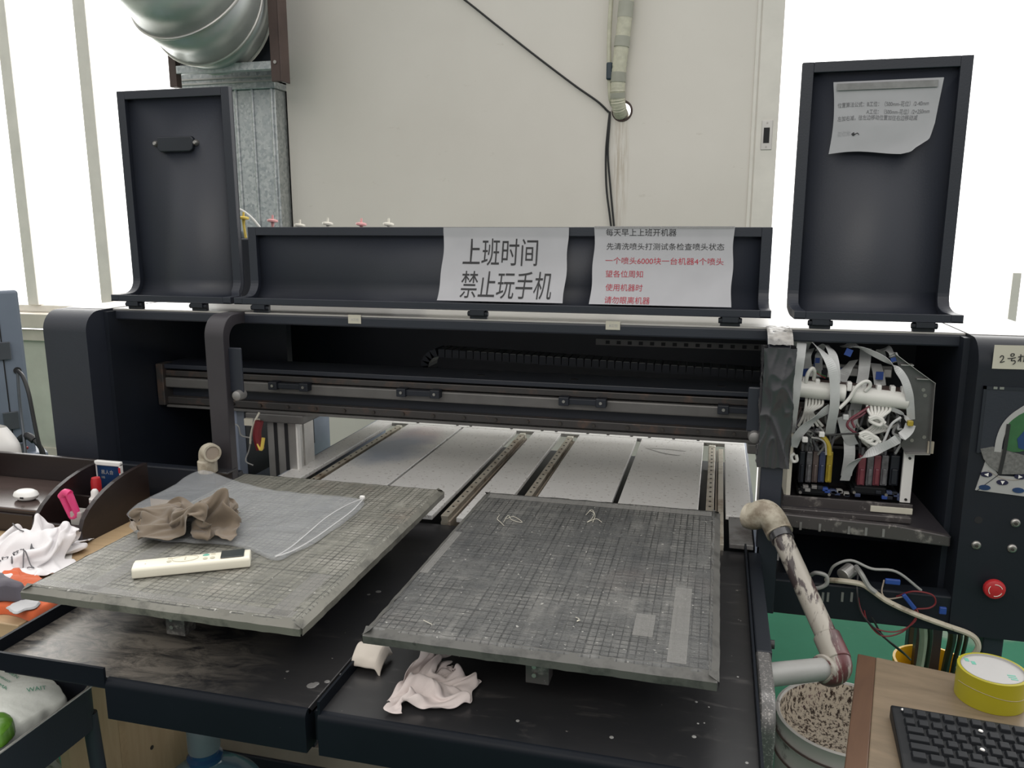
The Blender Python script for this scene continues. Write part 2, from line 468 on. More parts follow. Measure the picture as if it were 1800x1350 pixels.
def _door():
    t = NT('beige_sliding_panel')
    base = t.ramp(t.noise(1.4, 6, 0.55), [(0.3, (0.665, 0.630, 0.572)), (0.7, (0.725, 0.690, 0.632))])
    sc = t.ramp(t.noise(7, 9, 0.72, t.map((1, 1, 2.2))), [(0.63, (0,0,0)), (0.71, (1,1,1))])
    c = t.mix(t.math('MULTIPLY', sc, 0.40), base, (0.46, 0.41, 0.34))
    # rusty run under the hose hole
    m = t.map((16, 1, 1.9), (-16*(-0.485 + 1.0), 0, -1.9*1.80))
    g = t.n('ShaderNodeTexGradient'); g.gradient_type = 'SPHERICAL'; t.l(m, g.inputs[0])
    run = t.ramp(g.outputs['Fac'], [(0.15, (0,0,0)), (0.8, (1,1,1))])
    run = t.math('MULTIPLY', run, t.ramp(t.noise(26, 4, 0.6, t.map((3, 1, 0.2))), [(0.42, (0,0,0)), (0.6, (1,1,1))]))
    c = t.mix(t.math('MULTIPLY', run, 0.55), c, (0.34, 0.26, 0.16))
    t.set(col=c, rough=0.38)
    t.bump(t.noise(4, 6, 0.6), 0.06, 0.01)
    return t.m
M['beige'] = _door()
M['wall'] = spotted('greenish_white_wall', (0.50, 0.51, 0.44), (0.24, 0.22, 0.17), 0.6, scale=3, lo=0.66, hi=0.85, scale2=40, lo2=0.76, hi2=0.80)
M['frame'] = mat('window_frame', (0.74, 0.71, 0.65), 0.5, var=0.06)
M['sill'] = mat('stone_sill', (0.58, 0.53, 0.46), 0.4, var=0.08)
def _floor():
    t = NT('green_painted_floor')
    base = t.ramp(t.noise(2.5, 6), [(0.3, (0.010, 0.085, 0.046)), (0.7, (0.016, 0.112, 0.063))])
    sc = t.ramp(t.noise(14, 9, 0.7, t.map((1, 2.2, 1))), [(0.63, (0,0,0)), (0.72, (1,1,1))])
    big = t.ramp(t.noise(1.1, 6, 0.6, t.map((1, 1, 1), (2.2, 0.4, 0))), [(0.55, (0,0,0)), (0.64, (1,1,1))])
    c = t.mix(t.math('MULTIPLY', sc, 0.4), base, (0.22, 0.27, 0.22))
    c = t.mix(t.math('MULTIPLY', big, 0.5), c, (0.24, 0.22, 0.19))
    t.set(col=c, rough=0.7, spec=0.06)
    t.bump(t.noise(30, 4), 0.05, 0.004)
    return t.m
M['floor'] = _floor()
M['concrete'] = mat('outdoor_concrete', (0.55, 0.54, 0.52), 0.8)
def _galv():
    t = NT('galvanised_sheet')
    v = t.n('ShaderNodeTexVoronoi'); v.inputs['Scale'].default_value = 70
    t.l(t.tc.outputs['Object'], v.inputs['Vector'])
    bw = t.n('ShaderNodeRGBToBW'); t.l(v.outputs['Color'], bw.inputs[0])
    f = t.math('ADD', t.math('MULTIPLY', bw.outputs[0], 0.5), t.math('MULTIPLY', t.noise(30, 6, 0.7), 0.5))
    t.set(col=t.ramp(f, [(0.3, (0.34, 0.37, 0.38)), (0.7, (0.56, 0.58, 0.58))]), metal=0.75, rough=t.ramp(f, [(0.3, (0.30,)*3), (0.7, (0.46,)*3)]))
    return t.m
M['galv'] = _galv()
M['galvplain'] = mat('duct_steel', (0.50, 0.53, 0.52), 0.42, 0.6, var=0.1, scale=5, bump=0.06, bscale=8)
M['rustbrown'] = mat('brown_angle_iron', (0.075, 0.048, 0.042), 0.6, var=0.2)
M['hose'] = mat('wrapped_hose', (0.56, 0.545, 0.43), 0.5, var=0.1, scale=40, bump=0.3, bscale=30)
M['hosegrey'] = mat('grey_wrap', (0.38, 0.38, 0.32), 0.5, var=0.1)
M['tealtape'] = mat('dark_teal_tape', (0.012, 0.03, 0.045), 0.4)
def _wood(name, a, b, rough=0.5, sc=(1, 12, 12)):
    t = NT(name)
    f = t.noise(4, 6, 0.6, t.map(sc), dist=0.6)
    g = t.noise(3, 4)
    c = t.ramp(f, [(0.3, a), (0.7, b)])
    c = t.mix(t.math('MULTIPLY', g, 0.3), c, tuple(x*0.7 for x in a))
    t.set(col=c, rough=rough)
    t.bump(f, 0.05, 0.002)
    return t.m
M['deskwood'] = _wood('desk_wood', (0.40, 0.28, 0.16), (0.50, 0.36, 0.21))
M['lightwood'] = _wood('pale_board', (0.42, 0.30, 0.17), (0.50, 0.37, 0.225), sc=(10, 10, 1))
def _tabletop():
    t = NT('scuffed_plywood')
    f = t.noise(4, 6, 0.6, t.map((2, 11, 2)), dist=0.5)
    c = t.ramp(f, [(0.3, (0.120, 0.090, 0.058)), (0.7, (0.180, 0.135, 0.088))])
    wht = t.ramp(t.noise(16, 7, 0.7), [(0.66, (0,0,0)), (0.72, (1,1,1))])
    drk = t.ramp(t.noise(20, 5, 0.7, t.map((1, 1, 1), (3, 5, 0))), [(0.68, (0,0,0)), (0.74, (1,1,1))])
    c = t.mix(t.math('MULTIPLY', wht, 0.6), c, (0.56, 0.52, 0.45))
    c = t.mix(t.math('MULTIPLY', drk, 0.6), c, (0.10, 0.085, 0.06))
    t.set(col=c, rough=0.42); t.bump(t.noise(40, 4), 0.08, 0.002)
    return t.m
M['tabletop'] = _tabletop()
M['tableedge'] = _wood('red_brown_edge', (0.060, 0.030, 0.018), (0.115, 0.060, 0.032), 0.35, sc=(6, 1, 1))
M['organizer'] = _wood('dark_stained_wood', (0.011, 0.0065, 0.0062), (0.020, 0.012, 0.011), 0.36, sc=(1, 6, 14))
M['orgtop'] = _wood('dark_glossy_shelf', (0.05, 0.035, 0.03), (0.08, 0.055, 0.05), 0.22)
def _fabric(name, col, var=0.12, print_=None, seed=0.0):
    t = NT(name)
    c = t.ramp(t.noise(10, 4), [(0.3, tuple(x*(1-var) for x in col)), (0.7, tuple(x*(1+var) for x in col))])
    if print_:
        k = t.ramp(t.noise(16, 3, 0.5, t.map((1,1,1), (seed, 0, 0))), [(0.68, (0,0,0)), (0.70, (1,1,1))])
        c = t.mix(k, c, print_)
    t.set(col=c, rough=0.9, sheen=0.15)
    t.bump(t.noise(260, 2), 0.12, 0.002)
    return t.m
M['brownfab'] = _fabric('brown_fabric', (0.135, 0.105, 0.075))
M['whitefab'] = _fabric('white_shirt_fabric', (0.70, 0.68, 0.69), 0.04)
M['ragfab'] = _fabric('pale_rag_fabric', (0.60, 0.53, 0.51), 0.06, (0.58, 0.07, 0.03), 1.7)
M['ragplain'] = _fabric('cream_rag_fabric', (0.55, 0.50, 0.44), 0.08)
M['orangefab'] = _fabric('orange_fabric', (0.52, 0.10, 0.03), 0.12)
M['greyfab'] = _fabric('dark_grey_fabric', (0.075, 0.068, 0.085), 0.2)
M['silverfab'] = _fabric('pale_printed_patch', (0.40, 0.40, 0.41), 0.15, (0.03, 0.03, 0.03), 4.2)
M['bag'] = sheet_mat('clear_zip_bag', (0.50, 0.52, 0.54), 0.78, 0.07, 1.0, 11)
M['bagzip'] = sheet_mat('bag_zip', (0.6, 0.6, 0.6), 0.45, 0.25, 0.1)
M['shopbag'] = sheet_mat('white_carrier_bag', (0.60, 0.62, 0.58), 0.15, 0.35, 0.4, 14)
M['shopprint'] = mat('green_bag_print', (0.05, 0.22, 0.14), 0.5)
M['leafgreen'] = mat('green_packet', (0.08, 0.20, 0.02), 0.35, var=0.3)
M['cream'] = mat('cream_plastic', (0.72, 0.69, 0.58), 0.32, var=0.02)
M['lcd'] = mat('grey_lcd', (0.035, 0.042, 0.042), 0.25)
M['tealmark'] = mat('teal_mark', (0.12, 0.36, 0.28), 0.5)
M['markgrey'] = mat('pale_marking', (0.50, 0.47, 0.36), 0.5)
M['cabinet'] = mat('blue_grey_cabinet', (0.155, 0.185, 0.235), 0.42, var=0.08, scale=4)
M['hinge'] = mat('dull_hinge', (0.10, 0.11, 0.125), 0.4, 0.5)
M['darkgap'] = mat('dark_gap', (0.01, 0.01, 0.012), 0.7)
M['pink'] = mat('pink_plastic', (0.60, 0.045, 0.17), 0.35)
M['clearbox'] = sheet_mat('clear_box', (0.50, 0.49, 0.46), 0.4, 0.2, 0.1)
M['blueprint'] = mat('blue_card', (0.012, 0.035, 0.10), 0.3, var=0.4)
M['drum'] = spotted('white_drum', (0.50, 0.48, 0.45), (0.05, 0.03, 0.025), 0.45, scale=5, lo=0.60, hi=0.64, scale2=30, lo2=0.74, hi2=0.78)
def _drumin():
    t = NT('ink_splattered_inside')
    n1 = t.noise(150, 5, 0.75, t.map((1, 1, 0.5)))
    sep = t.n('ShaderNodeSeparateXYZ'); t.l(t.tc.outputs['Object'], sep.inputs[0])
    f = t.ramp(n1, [(0.50, (0,0,0)), (0.56, (1,1,1))])
    pur = t.ramp(t.noise(6, 4), [(0.55, (0.035, 0.018, 0.012)), (0.68, (0.16, 0.01, 0.07))])
    t.set(col=t.mix(f, (0.60, 0.53, 0.43), pur), rough=0.5)
    return t.m
M['drumin'] = _drumin()
M['yellowtape'] = mat('yellow_tape', (0.30, 0.265, 0.012), 0.35, var=0.06)
M['tapecore'] = mat('grey_core', (0.36, 0.355, 0.35), 0.6, var=0.05)
M['yellow'] = mat('yellow_bucket', (0.72, 0.42, 0.01), 0.4)
M['key'] = mat('black_key', (0.012, 0.0135, 0.016), 0.5, var=0.15, spec=0.2)
M['keybase'] = mat('black_keyboard', (0.008, 0.009, 0.0105), 0.5, var=0.15, spec=0.2)
def _bottle():
    t = NT('blue_bottle_plastic')
    t.set(col=(0.10, 0.165, 0.21), rough=0.14, trans=0.0)
    t.bump(t.noise(40, 4), 0.15, 0.004)
    tr = t.n('ShaderNodeBsdfTransparent'); tr.inputs[0].default_value = (0.55, 0.75, 0.88, 1)
    mx = t.n('ShaderNodeMixShader'); mx.inputs[0].default_value = 0.55
    t.l(tr.outputs[0], mx.inputs[1]); t.l(t.b.outputs[0], mx.inputs[2]); t.l(mx.outputs[0], t.out.inputs[0])
    return t.m
M['bottle'] = _bottle()
M['bottleneck'] = mat('deep_blue_neck', (0.012, 0.04, 0.095), 0.2)
M['capgrey'] = mat('grey_blue_cap', (0.095, 0.12, 0.135), 0.4)
M['tan'] = mat('dusty_beam', (0.30, 0.25, 0.20), 0.6, var=0.15)
M['damp_clear'] = mat('clear_damper', (0.13, 0.13, 0.14), 0.2, var=0.35, scale=60)
M['damp_brown'] = mat('brown_damper', (0.11, 0.085, 0.08), 0.2, var=0.2, scale=40)
M['damp_blue'] = mat('blue_damper', (0.045, 0.06, 0.12), 0.2, var=0.2, scale=40)
M['damp_yellow'] = mat('yellow_damper', (0.36, 0.27, 0.03), 0.3, var=0.15, scale=40)
M['damp_red'] = mat('red_damper', (0.17, 0.045, 0.06), 0.2, var=0.2, scale=40)
M['fil_y'] = mat('yellow_filter', (0.70, 0.52, 0.10), 0.35)
M['fil_p'] = mat('pink_filter', (0.72, 0.36, 0.36), 0.35)
M['fil_w'] = mat('white_filter', (0.70, 0.68, 0.60), 0.35)
def _glass():
    t = NT('window_glass')
    gl = t.n('ShaderNodeBsdfGlossy'); gl.inputs['Roughness'].default_value = 0.05
    tr = t.n('ShaderNodeBsdfTransparent'); mx = t.n('ShaderNodeMixShader'); mx.inputs[0].default_value = 0.06
    t.l(tr.outputs[0], mx.inputs[1]); t.l(gl.outputs[0], mx.inputs[2]); t.l(mx.outputs[0], t.out.inputs[0])
    return t.m
M['glass'] = _glass()

def text2d(body, size, sx=1.0, space=1.0):
    """flat outline mesh of a line of writing, left edge at x=0, baseline y=0, width returned"""
    c = bpy.data.curves.new('line', 'FONT'); c.body = body; c.size = size; c.space_character = space
    o = bpy.data.objects.new('line', c); COL.objects.link(o)
    dg = bpy.context.evaluated_depsgraph_get()
    me = bpy.data.meshes.new_from_object(o.evaluated_get(dg))
    vs = [(v.co.x*sx, v.co.y) for v in me.vertices]; fs = [tuple(p.vertices) for p in me.polygons]
    bpy.data.objects.remove(o); bpy.data.curves.remove(c); bpy.data.meshes.remove(me)
    return vs, fs, max([p[0] for p in vs] or [0])

def write(mb, body, x, y, size, fn, width=None, sx=1.0, space=1.0):
    """write a line at (x,y) on the surface fn(u,v); width stretches it to a measured length"""
    vs, fs, wd = text2d(body, size, sx, space)
    k = (width/wd) if width and wd else 1.0
    mb.add([fn(x + a*k, y + b) for a, b in vs], fs)

# ------------------------------------------------------------------ the setting
def struct(name, mb, m, **k):
    o = mb.build(name, m, **k); o['kind'] = 'structure'; return o
struct('floor', MB().box(-6.5, 4.0, -6.0, 4.2, -0.1, 0.0), M['floor'])
struct('ground_outside', MB().box(-9, 8, 4.2, 14, -0.14, -0.02), M['concrete'])
WY = 4.1
struct('wall_back', MB().box(-6.5, -2.2, WY, WY+0.2, 0, 0.80).box(-6.5, 4.0, WY, WY+0.2, 3.1, 3.6)
       .box(-2.3, -2.2, WY, WY+0.2, 0.80, 3.1).box(2.75, 4.0, WY, WY+0.2, 0, 3.1).box(-2.2, 0.3, WY, WY+0.2, 0, 0.02), M['wall'])
struct('wall_left', MB().box(-6.7, -6.5, -1.5, WY+0.2, 0, 3.6), M['wall'])
struct('baseboard_back', MB().box(-6.5, -2.3, WY-0.015, WY, 0, 0.11), M['sill'])
struct('trim_sill', MB().box(-6.5, -2.3, WY-0.07, WY+0.2, 0.885, 0.975).box(-6.5, -2.3, WY-0.03, WY, 0.80, 0.870), M['sill'], bevel=0.006)
wf = MB()
wf.box(-6.5, -2.3, WY+0.02, WY+0.10, 0.975, 1.02).box(-6.5, -2.3, WY+0.02, WY+0.10, 3.05, 3.1)
for x0, x1 in ((-4.14, -4.06), (-3.60, -3.515), (-2.95, -2.90), (-5.3, -5.22)):
    wf.box(x0, x1, WY+0.0, WY+0.11, 1.02, 3.05)
wo_ = struct('window_1', MB().box(-6.5, -2.3, WY+0.055, WY+0.061, 1.02, 3.05), M['glass'])
wf.build('window_frame', M['frame'], wo_, bevel=0.005)
# sliding door leaf that closes the middle, with its stile, pull and the hole cut for the hose
dmb = MB()
DY = 4.0
hx, hz, hr = -0.480, 2.035, 0.042
def ring_plate(mb, x0, x1, z0, z1, y, n=32):
    """front sheet of the leaf with a round hole"""
    inner = [(hx + hr*math.cos(2*math.pi*i/n), hz + hr*1.15*math.sin(2*math.pi*i/n)) for i in range(n)]
    outer = []
    for i in range(n):
        c_, s_ = math.cos(2*math.pi*i/n), math.sin(2*math.pi*i/n)
        k = 0.2/max(abs(c_), abs(s_))
        outer.append((hx + k*c_, hz + k*s_))
    vs = [(a, y, b) for a, b in inner] + [(a, y, b) for a, b in outer] + [(a, y+0.05, b) for a, b in inner]
    fs = [(i, (i+1) % n, n+(i+1) % n, n+i) for i in range(n)] + [(i, (i+1) % n, 2*n+(i+1) % n, 2*n+i) for i in range(n)]
    mb.add(vs, fs)
    for a0, a1, b0, b1 in ((x0, hx-0.2, z0, z1), (hx+0.2, x1, z0, z1), (hx-0.2, hx+0.2, z0, hz-0.2), (hx-0.2, hx+0.2, hz+0.2, z1)):
        mb.add([(a0, y, b0), (a1, y, b0), (a1, y, b1), (a0, y, b1)], [(0,1,2,3)])
ring_plate(dmb, -2.24, 0.229, 0.02, 3.1, DY)
dmb.box(-2.24, -2.235, DY, DY+0.05, 0.02, 3.1).box(0.224, 0.229, DY, DY+0.05, 0.02, 3.1)
door = struct('door_1', dmb, M['beige'], loc=(-1.0, DY, 0.0))
MB().box(0.112, 0.128, DY-0.007, DY, 0.02, 3.1).build('edge_rib', M['frame'], door, bevel=0.003)
MB().box(0.134, 0.229, DY-0.004, DY, 0.02, 3.1).build('stile', M['frame'], door, bevel=0.0015)
fp = MB().box(0.158, 0.206, DY-0.007, DY-0.003, 1.842, 1.972).build('pull_plate', M['alu'], door, bevel=0.002)
MB().box(0.168, 0.194, DY-0.0078, DY-0.0065, 1.872, 1.940).build('pull_recess', M['darkgap'], fp)
MB().cyl((0.182, DY-0.0085, 1.855), (0.182, DY-0.006, 1.855), 0.004).cyl((0.182, DY-0.0085, 1.960), (0.182, DY-0.006, 1.960), 0.004).build('screw', M['bolt'], fp)
# doorway on the right: a thin post and frame
do2 = struct('door_2', MB().box(2.70, 2.78, WY, WY+0.16, 0, 3.1), M['frame'])
MB().box(1.30, 1.335, WY+0.05, WY+0.10, 0.0, 1.29).build('guard_post', M['frame'], do2)

# ------------------------------------------------------------------ ductwork, hose, wall cables
def box_duct():
    t = thing('box_duct', 'square galvanised sheet duct running down beside the beige sliding panel', 'duct', (-2.5, 3.95, 1.0))
    MB().box(-2.76, -2.245, 3.90, 4.08, 0.975, 2.19).build('duct_body', M['galv'], t, bevel=0.004)
    MB().box(-2.78, -2.235, 3.885, 4.09, 2.19, 2.36).build('top_flange', M['galv'], t, bevel=0.003)
    MB().box(-2.78, -2.235, 3.875, 4.09, 2.222, 2.230).box(-2.78, -2.235, 3.875, 4.09, 2.245, 2.252).build('flange_rib', M['alu'], t)
    for x in (-2.47, -2.375, -2.265):
        MB().cyl((x, 3.899, 0.98), (x, 3.899, 2.19), 0.008, n=10).build('standing_seam', M['galv'], t, smooth=True)
box_duct()
def round_duct():
    t = thing('duct_elbow', 'large round galvanised duct elbow hanging at the top of the photo', 'duct', (-2.33, 3.7, 2.5))
    c = Vector((-2.395, 3.68, 2.530)); r = 0.300; Rb = 0.38
    stations = []
    ang = [0, 12, 30, 48, 66, 90]
    for a in ang:
        a = R(a)
        p = c + Vector((-0.01*math.sin(a), -Rb*math.sin(a) - 0.02, Rb*(1-math.cos(a))))
        d = Vector((-0.03, -math.cos(a), math.sin(a))).normalized()
        stations.append((p, d))
    stations.append((stations[-1][0] + Vector((0, 0, 0.9)), Vector((0,0,1))))
    n = 56
    for k in range(len(stations)-1):
        vs = []
        for p, d in stations[k:k+2]:
            u = Vector((1,0,0)); u = (u - d*u.dot(d)).normalized(); v = d.cross(u)
            vs += [p + (u*math.cos(2*math.pi*i/n) + v*math.sin(2*math.pi*i/n))*r for i in range(n)]
        MB().add(vs, [(i, (i+1) % n, n+(i+1) % n, n+i) for i in range(n)]).build('duct_segment', M['galvplain'], t, smooth=True, solid=0.002)
        p, d = stations[k]
        u = Vector((1,0,0)); u = (u - d*u.dot(d)).normalized(); v = d.cross(u)
        ring = [p + (u*math.cos(2*math.pi*i/n) + v*math.sin(2*math.pi*i/n))*(r+0.004) for i in range(n+1)]
        MB().tube(ring, 0.0075, n=8, sub=0).build('seam_ring', M['alu'], t, smooth=True)
    MB().box(-2.70, -2.08, 3.715, 3.74, 2.27, 3.0).build('back_plate', M['inner'], t)
round_duct()
def duct_frame():
    t = thing('duct_bracket', 'brown angle iron bracket frame carrying the round duct', 'bracket', (-2.3, 3.6, 2.2))
    MB().box(-2.075, -2.025, 3.58, 3.60, 2.165, 3.1).box(-2.03, -2.022, 3.58, 3.66, 2.165, 3.1).build('upright', M['rustbrown'], t, bevel=0.002)
    MB().box(-2.64, -2.60, 3.60, 3.64, 2.165, 3.1).build('upright', M['rustbrown'], t, bevel=0.002)
    MB().box(-2.60, -2.075, 3.60, 3.64, 2.225, 2.262).build('crossbar', M['galv'], t, bevel=0.002)
    MB().cyl((-2.05, 3.574, 2.25), (-2.05, 3.582, 2.25), 0.008).build('bolt', M['bolt'], t)
duct_frame()

def hose():
    t = thing('insulated_hose', 'cream tape-wrapped pipe entering a round hole in the beige panel', 'hose', (-0.487, 3.96, 2.0))
    path = [(-0.44, 3.945, 3.1), (-0.452, 3.945, 2.75), (-0.470, 3.942, 2.45), (-0.492, 3.945, 2.22), (-0.497, 3.955, 2.10), (-0.490, 3.985, 2.035), (-0.488, 4.06, 2.02)]
    P = spline([Vector(p) for p in path], 16)
    MB().tube(P, lambda q: 0.033 + 0.0015*math.sin(q*260), n=18, sub=0).build('wrapped_pipe', M['hose'], t, smooth=True)
    for a, b in ((0.30, 0.345), (0.40, 0.43), (0.52, 0.57), (0.64, 0.69)):
        i0, i1 = int(a*len(P)), max(int(b*len(P)), int(a*len(P))+2)
        MB().tube(P[i0:i1+1], 0.0352, n=18, sub=0).build('grey_wrap_band', M['hosegrey'], t, smooth=True)
    MB().tube([(-0.525, 3.955, 3.1), (-0.535, 3.955, 2.6), (-0.543, 3.955, 2.35), (-0.535, 3.96, 2.12), (-0.525, 3.985, 2.06)], 0.010, n=10).build('thin_pipe', M['hose'], t, smooth=True)
    MB().box(-0.551, -0.523, 3.934, 3.962, 2.168, 2.245).build('tape_wrap', M['tealtape'], t, bevel=0.006)
    MB().lathe([(0.040, -0.03), (0.040, 0.001), (0.043, 0.006), (0.048, 0.005), (0.050, 0.0005)], (hx, DY, hz), (0, -1, 0), 30).build('hole_shade_ring', M['rustbrown'], t, smooth=True)  # dark ring stands in for the hole's dark rim and shadow
hose()
tag(MB().tube([at(560, -190, 3.985), at(700, -88, 3.985), at(812, -4, 3.985), at(870, 42, 3.985), at(940, 97, 3.985), at(1010, 150, 3.985), at(1050, 178, 3.985), at(1070, 197, 3.99)], 0.0050, n=8).build('wall_cable', M['rubber'], smooth=True),
    'thin black cable running diagonally down the beige panel to the hose hole', 'cable')
for k, off in enumerate((0, 7)):
    tag(MB().tube([at(1072, 196, 3.99), at(1069+off*.3, 222, 3.985), at(1065+off*.5, 270, 3.985), at(1066+off, 330, 3.985), at(1072+off*.8, 380, 3.985), at(1078+off*.6, 430, 3.985)], 0.0048, n=8).build('wall_cable', M['rubber'], smooth=True),
        ['black cable hanging from the hose hole, the left one of a close pair', 'black cable hanging from the hose hole, the right one of a close pair'][k], 'cable')

# ------------------------------------------------------------------ the printer
PR = thing('flatbed_printer', 'large black two-station flatbed garment printer with raised lids', 'printer', (-0.54, 2.2, 0))
XL0, XL1, XR0, XR1 = -1.757, -1.62, 0.515, 0.69      # end columns
YF, YB, ZT, RR = 1.78, 2.66, 1.277, 0.055
def prof(y0=YF, zt=ZT, r=RR, zb=0.64, yb=YB, n=8):
    p = [(y0, zb)]
    for i in range(n+1):
        a = math.pi - i*(math.pi/2)/n
        p.append((y0 + r + r*math.cos(a), zt - r + r*math.sin(a)))
    return p + [(yb, zt), (yb, zb)]
lc = MB().prism(prof(), 'x', XL0, XL1).build('end_column', M['black'], PR, smooth=True)
rc = MB().prism(prof(), 'x', XR0, XR1).build('end_column', M['blackworn'], PR, smooth=True)
# top cover behind the hinge line, bar under the hinges, back wall
MB().box(XL1, XR0, 1.885, YB, ZT-0.006, ZT).build('top_cover', M['topplate'], PR, bevel=0.002)
for x0, x1 in ((XL0+0.004, XL1), (XR0, XR1-0.004)):
    MB().box(x0, x1, 1.86, YB-0.004, ZT+0.0002, ZT+0.0012).build('dust_film', M['dusty'], PR)
MB().box(XL1, XR0, 1.882, 1.905, 1.247, ZT-0.004).build('front_bar', M['black'], PR, bevel=0.004)
MB().box(XL1, XR0, YB-0.03, YB-0.01, 0.98, ZT-0.006).build('back_panel', M['inner'], PR)
for x0 in (XL1, XR0-0.012):
    MB().box(x0, x0+0.012, YF+0.07, YB-0.02, 0.64, ZT-0.006).build('inner_wall', M['inner'], PR)
# arch legs (bent strips between the openings)
def arch(x0, x1, th, zb, name, m):
    out = prof(zb=zb)[:-2]; o2 = out + [(1.90, ZT)]
    inn = [(YF+th, zb)]
    r = RR - th*0.6
    for i in range(9):
        a = math.pi - i*(math.pi/2)/8
        inn.append((YF+th + r + r*math.cos(a), ZT-th - r + r*math.sin(a)))
    inn.append((1.90, ZT-th))
    n = len(o2)
    vs = [(x0, *p) for p in o2] + [(x0, *p) for p in inn] + [(x1, *p) for p in o2] + [(x1, *p) for p in inn]
    fs = []
    for i in range(n-1):
        fs += [(i, i+1, 2*n+i+1, 2*n+i), (n+i, 3*n+i, 3*n+i+1, n+i+1), (i, n+i, n+i+1, i+1), (2*n+i, 2*n+i+1, 3*n+i+1, 3*n+i)]
    fs += [(0, 2*n, 3*n, n), (n-1, 2*n-1, 4*n-1, 3*n-1)]
    return MB().add(vs, fs).build(name, m, PR, smooth=True, bevel=0.002)
arch(-1.262, -1.208, 0.028, 0.70, 'arch_leg', M['brownblack'])
arch(0.110, 0.156, 0.028, 0.64, 'arch_leg', M['black'])
# rounded plate and bolt on each leg
for x0, x1, z0, z1, bx, bz in ((-1.214, -1.172, 1.078, 1.195, -1.185, 1.072), (0.075, 0.112, 1.055, 1.155, 0.093, 1.045)):
    g = MB().box(x0, x1, 1.80, 1.806, z0, z1).build('leg_plate', M['black'], PR, bevel=0.012)
    MB().lathe([(0, 0.012), (0.006, 0.012), (0.012, 0.009), (0.0135, 0.0), (0.0135, -0.02)], (bx, 1.795, bz), (0, -1, 0), 20).build('knob_bolt', M['aludark'], PR, smooth=True)
# black plastic wrapped round the right leg
def wrap():
    def f(u, v):
        z = 0.985 + 0.262*v
        per = [(0.106, 1.772), (0.161, 1.772), (0.163, 1.815), (0.104, 1.815)]
        k = u*4; i = int(k) % 4; q = k - int(k)
        a, b = per[i], per[(i+1) % 4]
        x, y = a[0]+(b[0]-a[0])*q, a[1]+(b[1]-a[1])*q
        cx, cy = 0.1335, 1.79
        rg_ = 1 - 2*abs(noise.noise(Vector((u*5 + z*4, z*7 - u*2, 4))))
        rg2 = 1 - 2*abs(noise.noise(Vector((u*11 - z*9, z*11 + u*4, 9))))
        d = 0.003 + 0.0045*max(rg_, 0)**4 + 0.0022*max(rg2, 0)**4
        L = math.hypot(x-cx, y-cy)
        p = Vector((x + (x-cx)/L*d, y + (y-cy)/L*d, z + 0.004*noise.noise(Vector((u*20, 0, 2)))*(1 if v in (0, 1) else 0)))
        return p
    MB().grid(f, 120, 120).build('plastic_wrap', M['tapeblk'], PR, smooth=True)
    MB().grid(lambda u, v: Vector((0.108+0.052*u, 1.775+0.12*v, ZT - 0.026*(1-v)**4 + 0.0025 + 0.002*noise.noise(Vector((u*6, v*9, 0))))), 12, 24).build('clear_tape', M['dusty'], PR, smooth=True)
wrap()
# feet and lower frame
for x0, x1, y0, y1 in ((XR0+0.075, XR0+0.115, 1.80, 1.84), (XL0+0.05, XL0+0.09, 1.80, 1.84), (XR1-0.06, XR1-0.02, 2.56, 2.60), (XL0+0.02, XL0+0.06, 2.56, 2.60)):
    lg = MB().box(x0, x1, y0, y1, 0.03, 0.64).build('leg', M['black'], PR, bevel=0.003)
    MB().cyl(((x0+x1)/2, (y0+y1)/2, 0), ((x0+x1)/2, (y0+y1)/2, 0.03), 0.03).build('foot', M['rubber'], lg)
MB().box(0.131, 0.60, 1.786, 1.83, 0.640, 0.722).build('lower_bar', M['blackworn'], PR, bevel=0.004)
MB().box(XL1, -1.208, 1.80, 1.83, 0.66, 0.86).build('lower_bar', M['inner'], PR, bevel=0.004)
MB().box(0.157, XR0, 2.25, 2.28, 0.64, ZT-0.01).build('recess_back', M['inner'], PR)
MB().box(XL1, -1.33, 2.30, 2.33, 0.64, ZT-0.01).build('recess_back', M['inner'], PR)
MB().box(0.131, XR0, 1.83, 2.25, 0.640, 0.660).build('recess_floor', M['inner'], PR)
MB().box(XL1, -1.20, 1.83, 2.30, 0.64, 0.70).build('recess_floor', M['inner'], PR)
MB().box(-1.378, -1.363, 2.05, 2.63, 0.62, 0.98).build('rear_side_panel', M['blueedge'], PR, bevel=0.002)
MB().box(-1.3628, -1.3612, 2.09, 2.51, 0.745, 0.975).build('panel_opening', M['inner'], PR)
MB().box(-1.56, -1.20, 2.05, 2.09, 0.70, 0.755).build('side_shelf', M['blueedge'], PR)

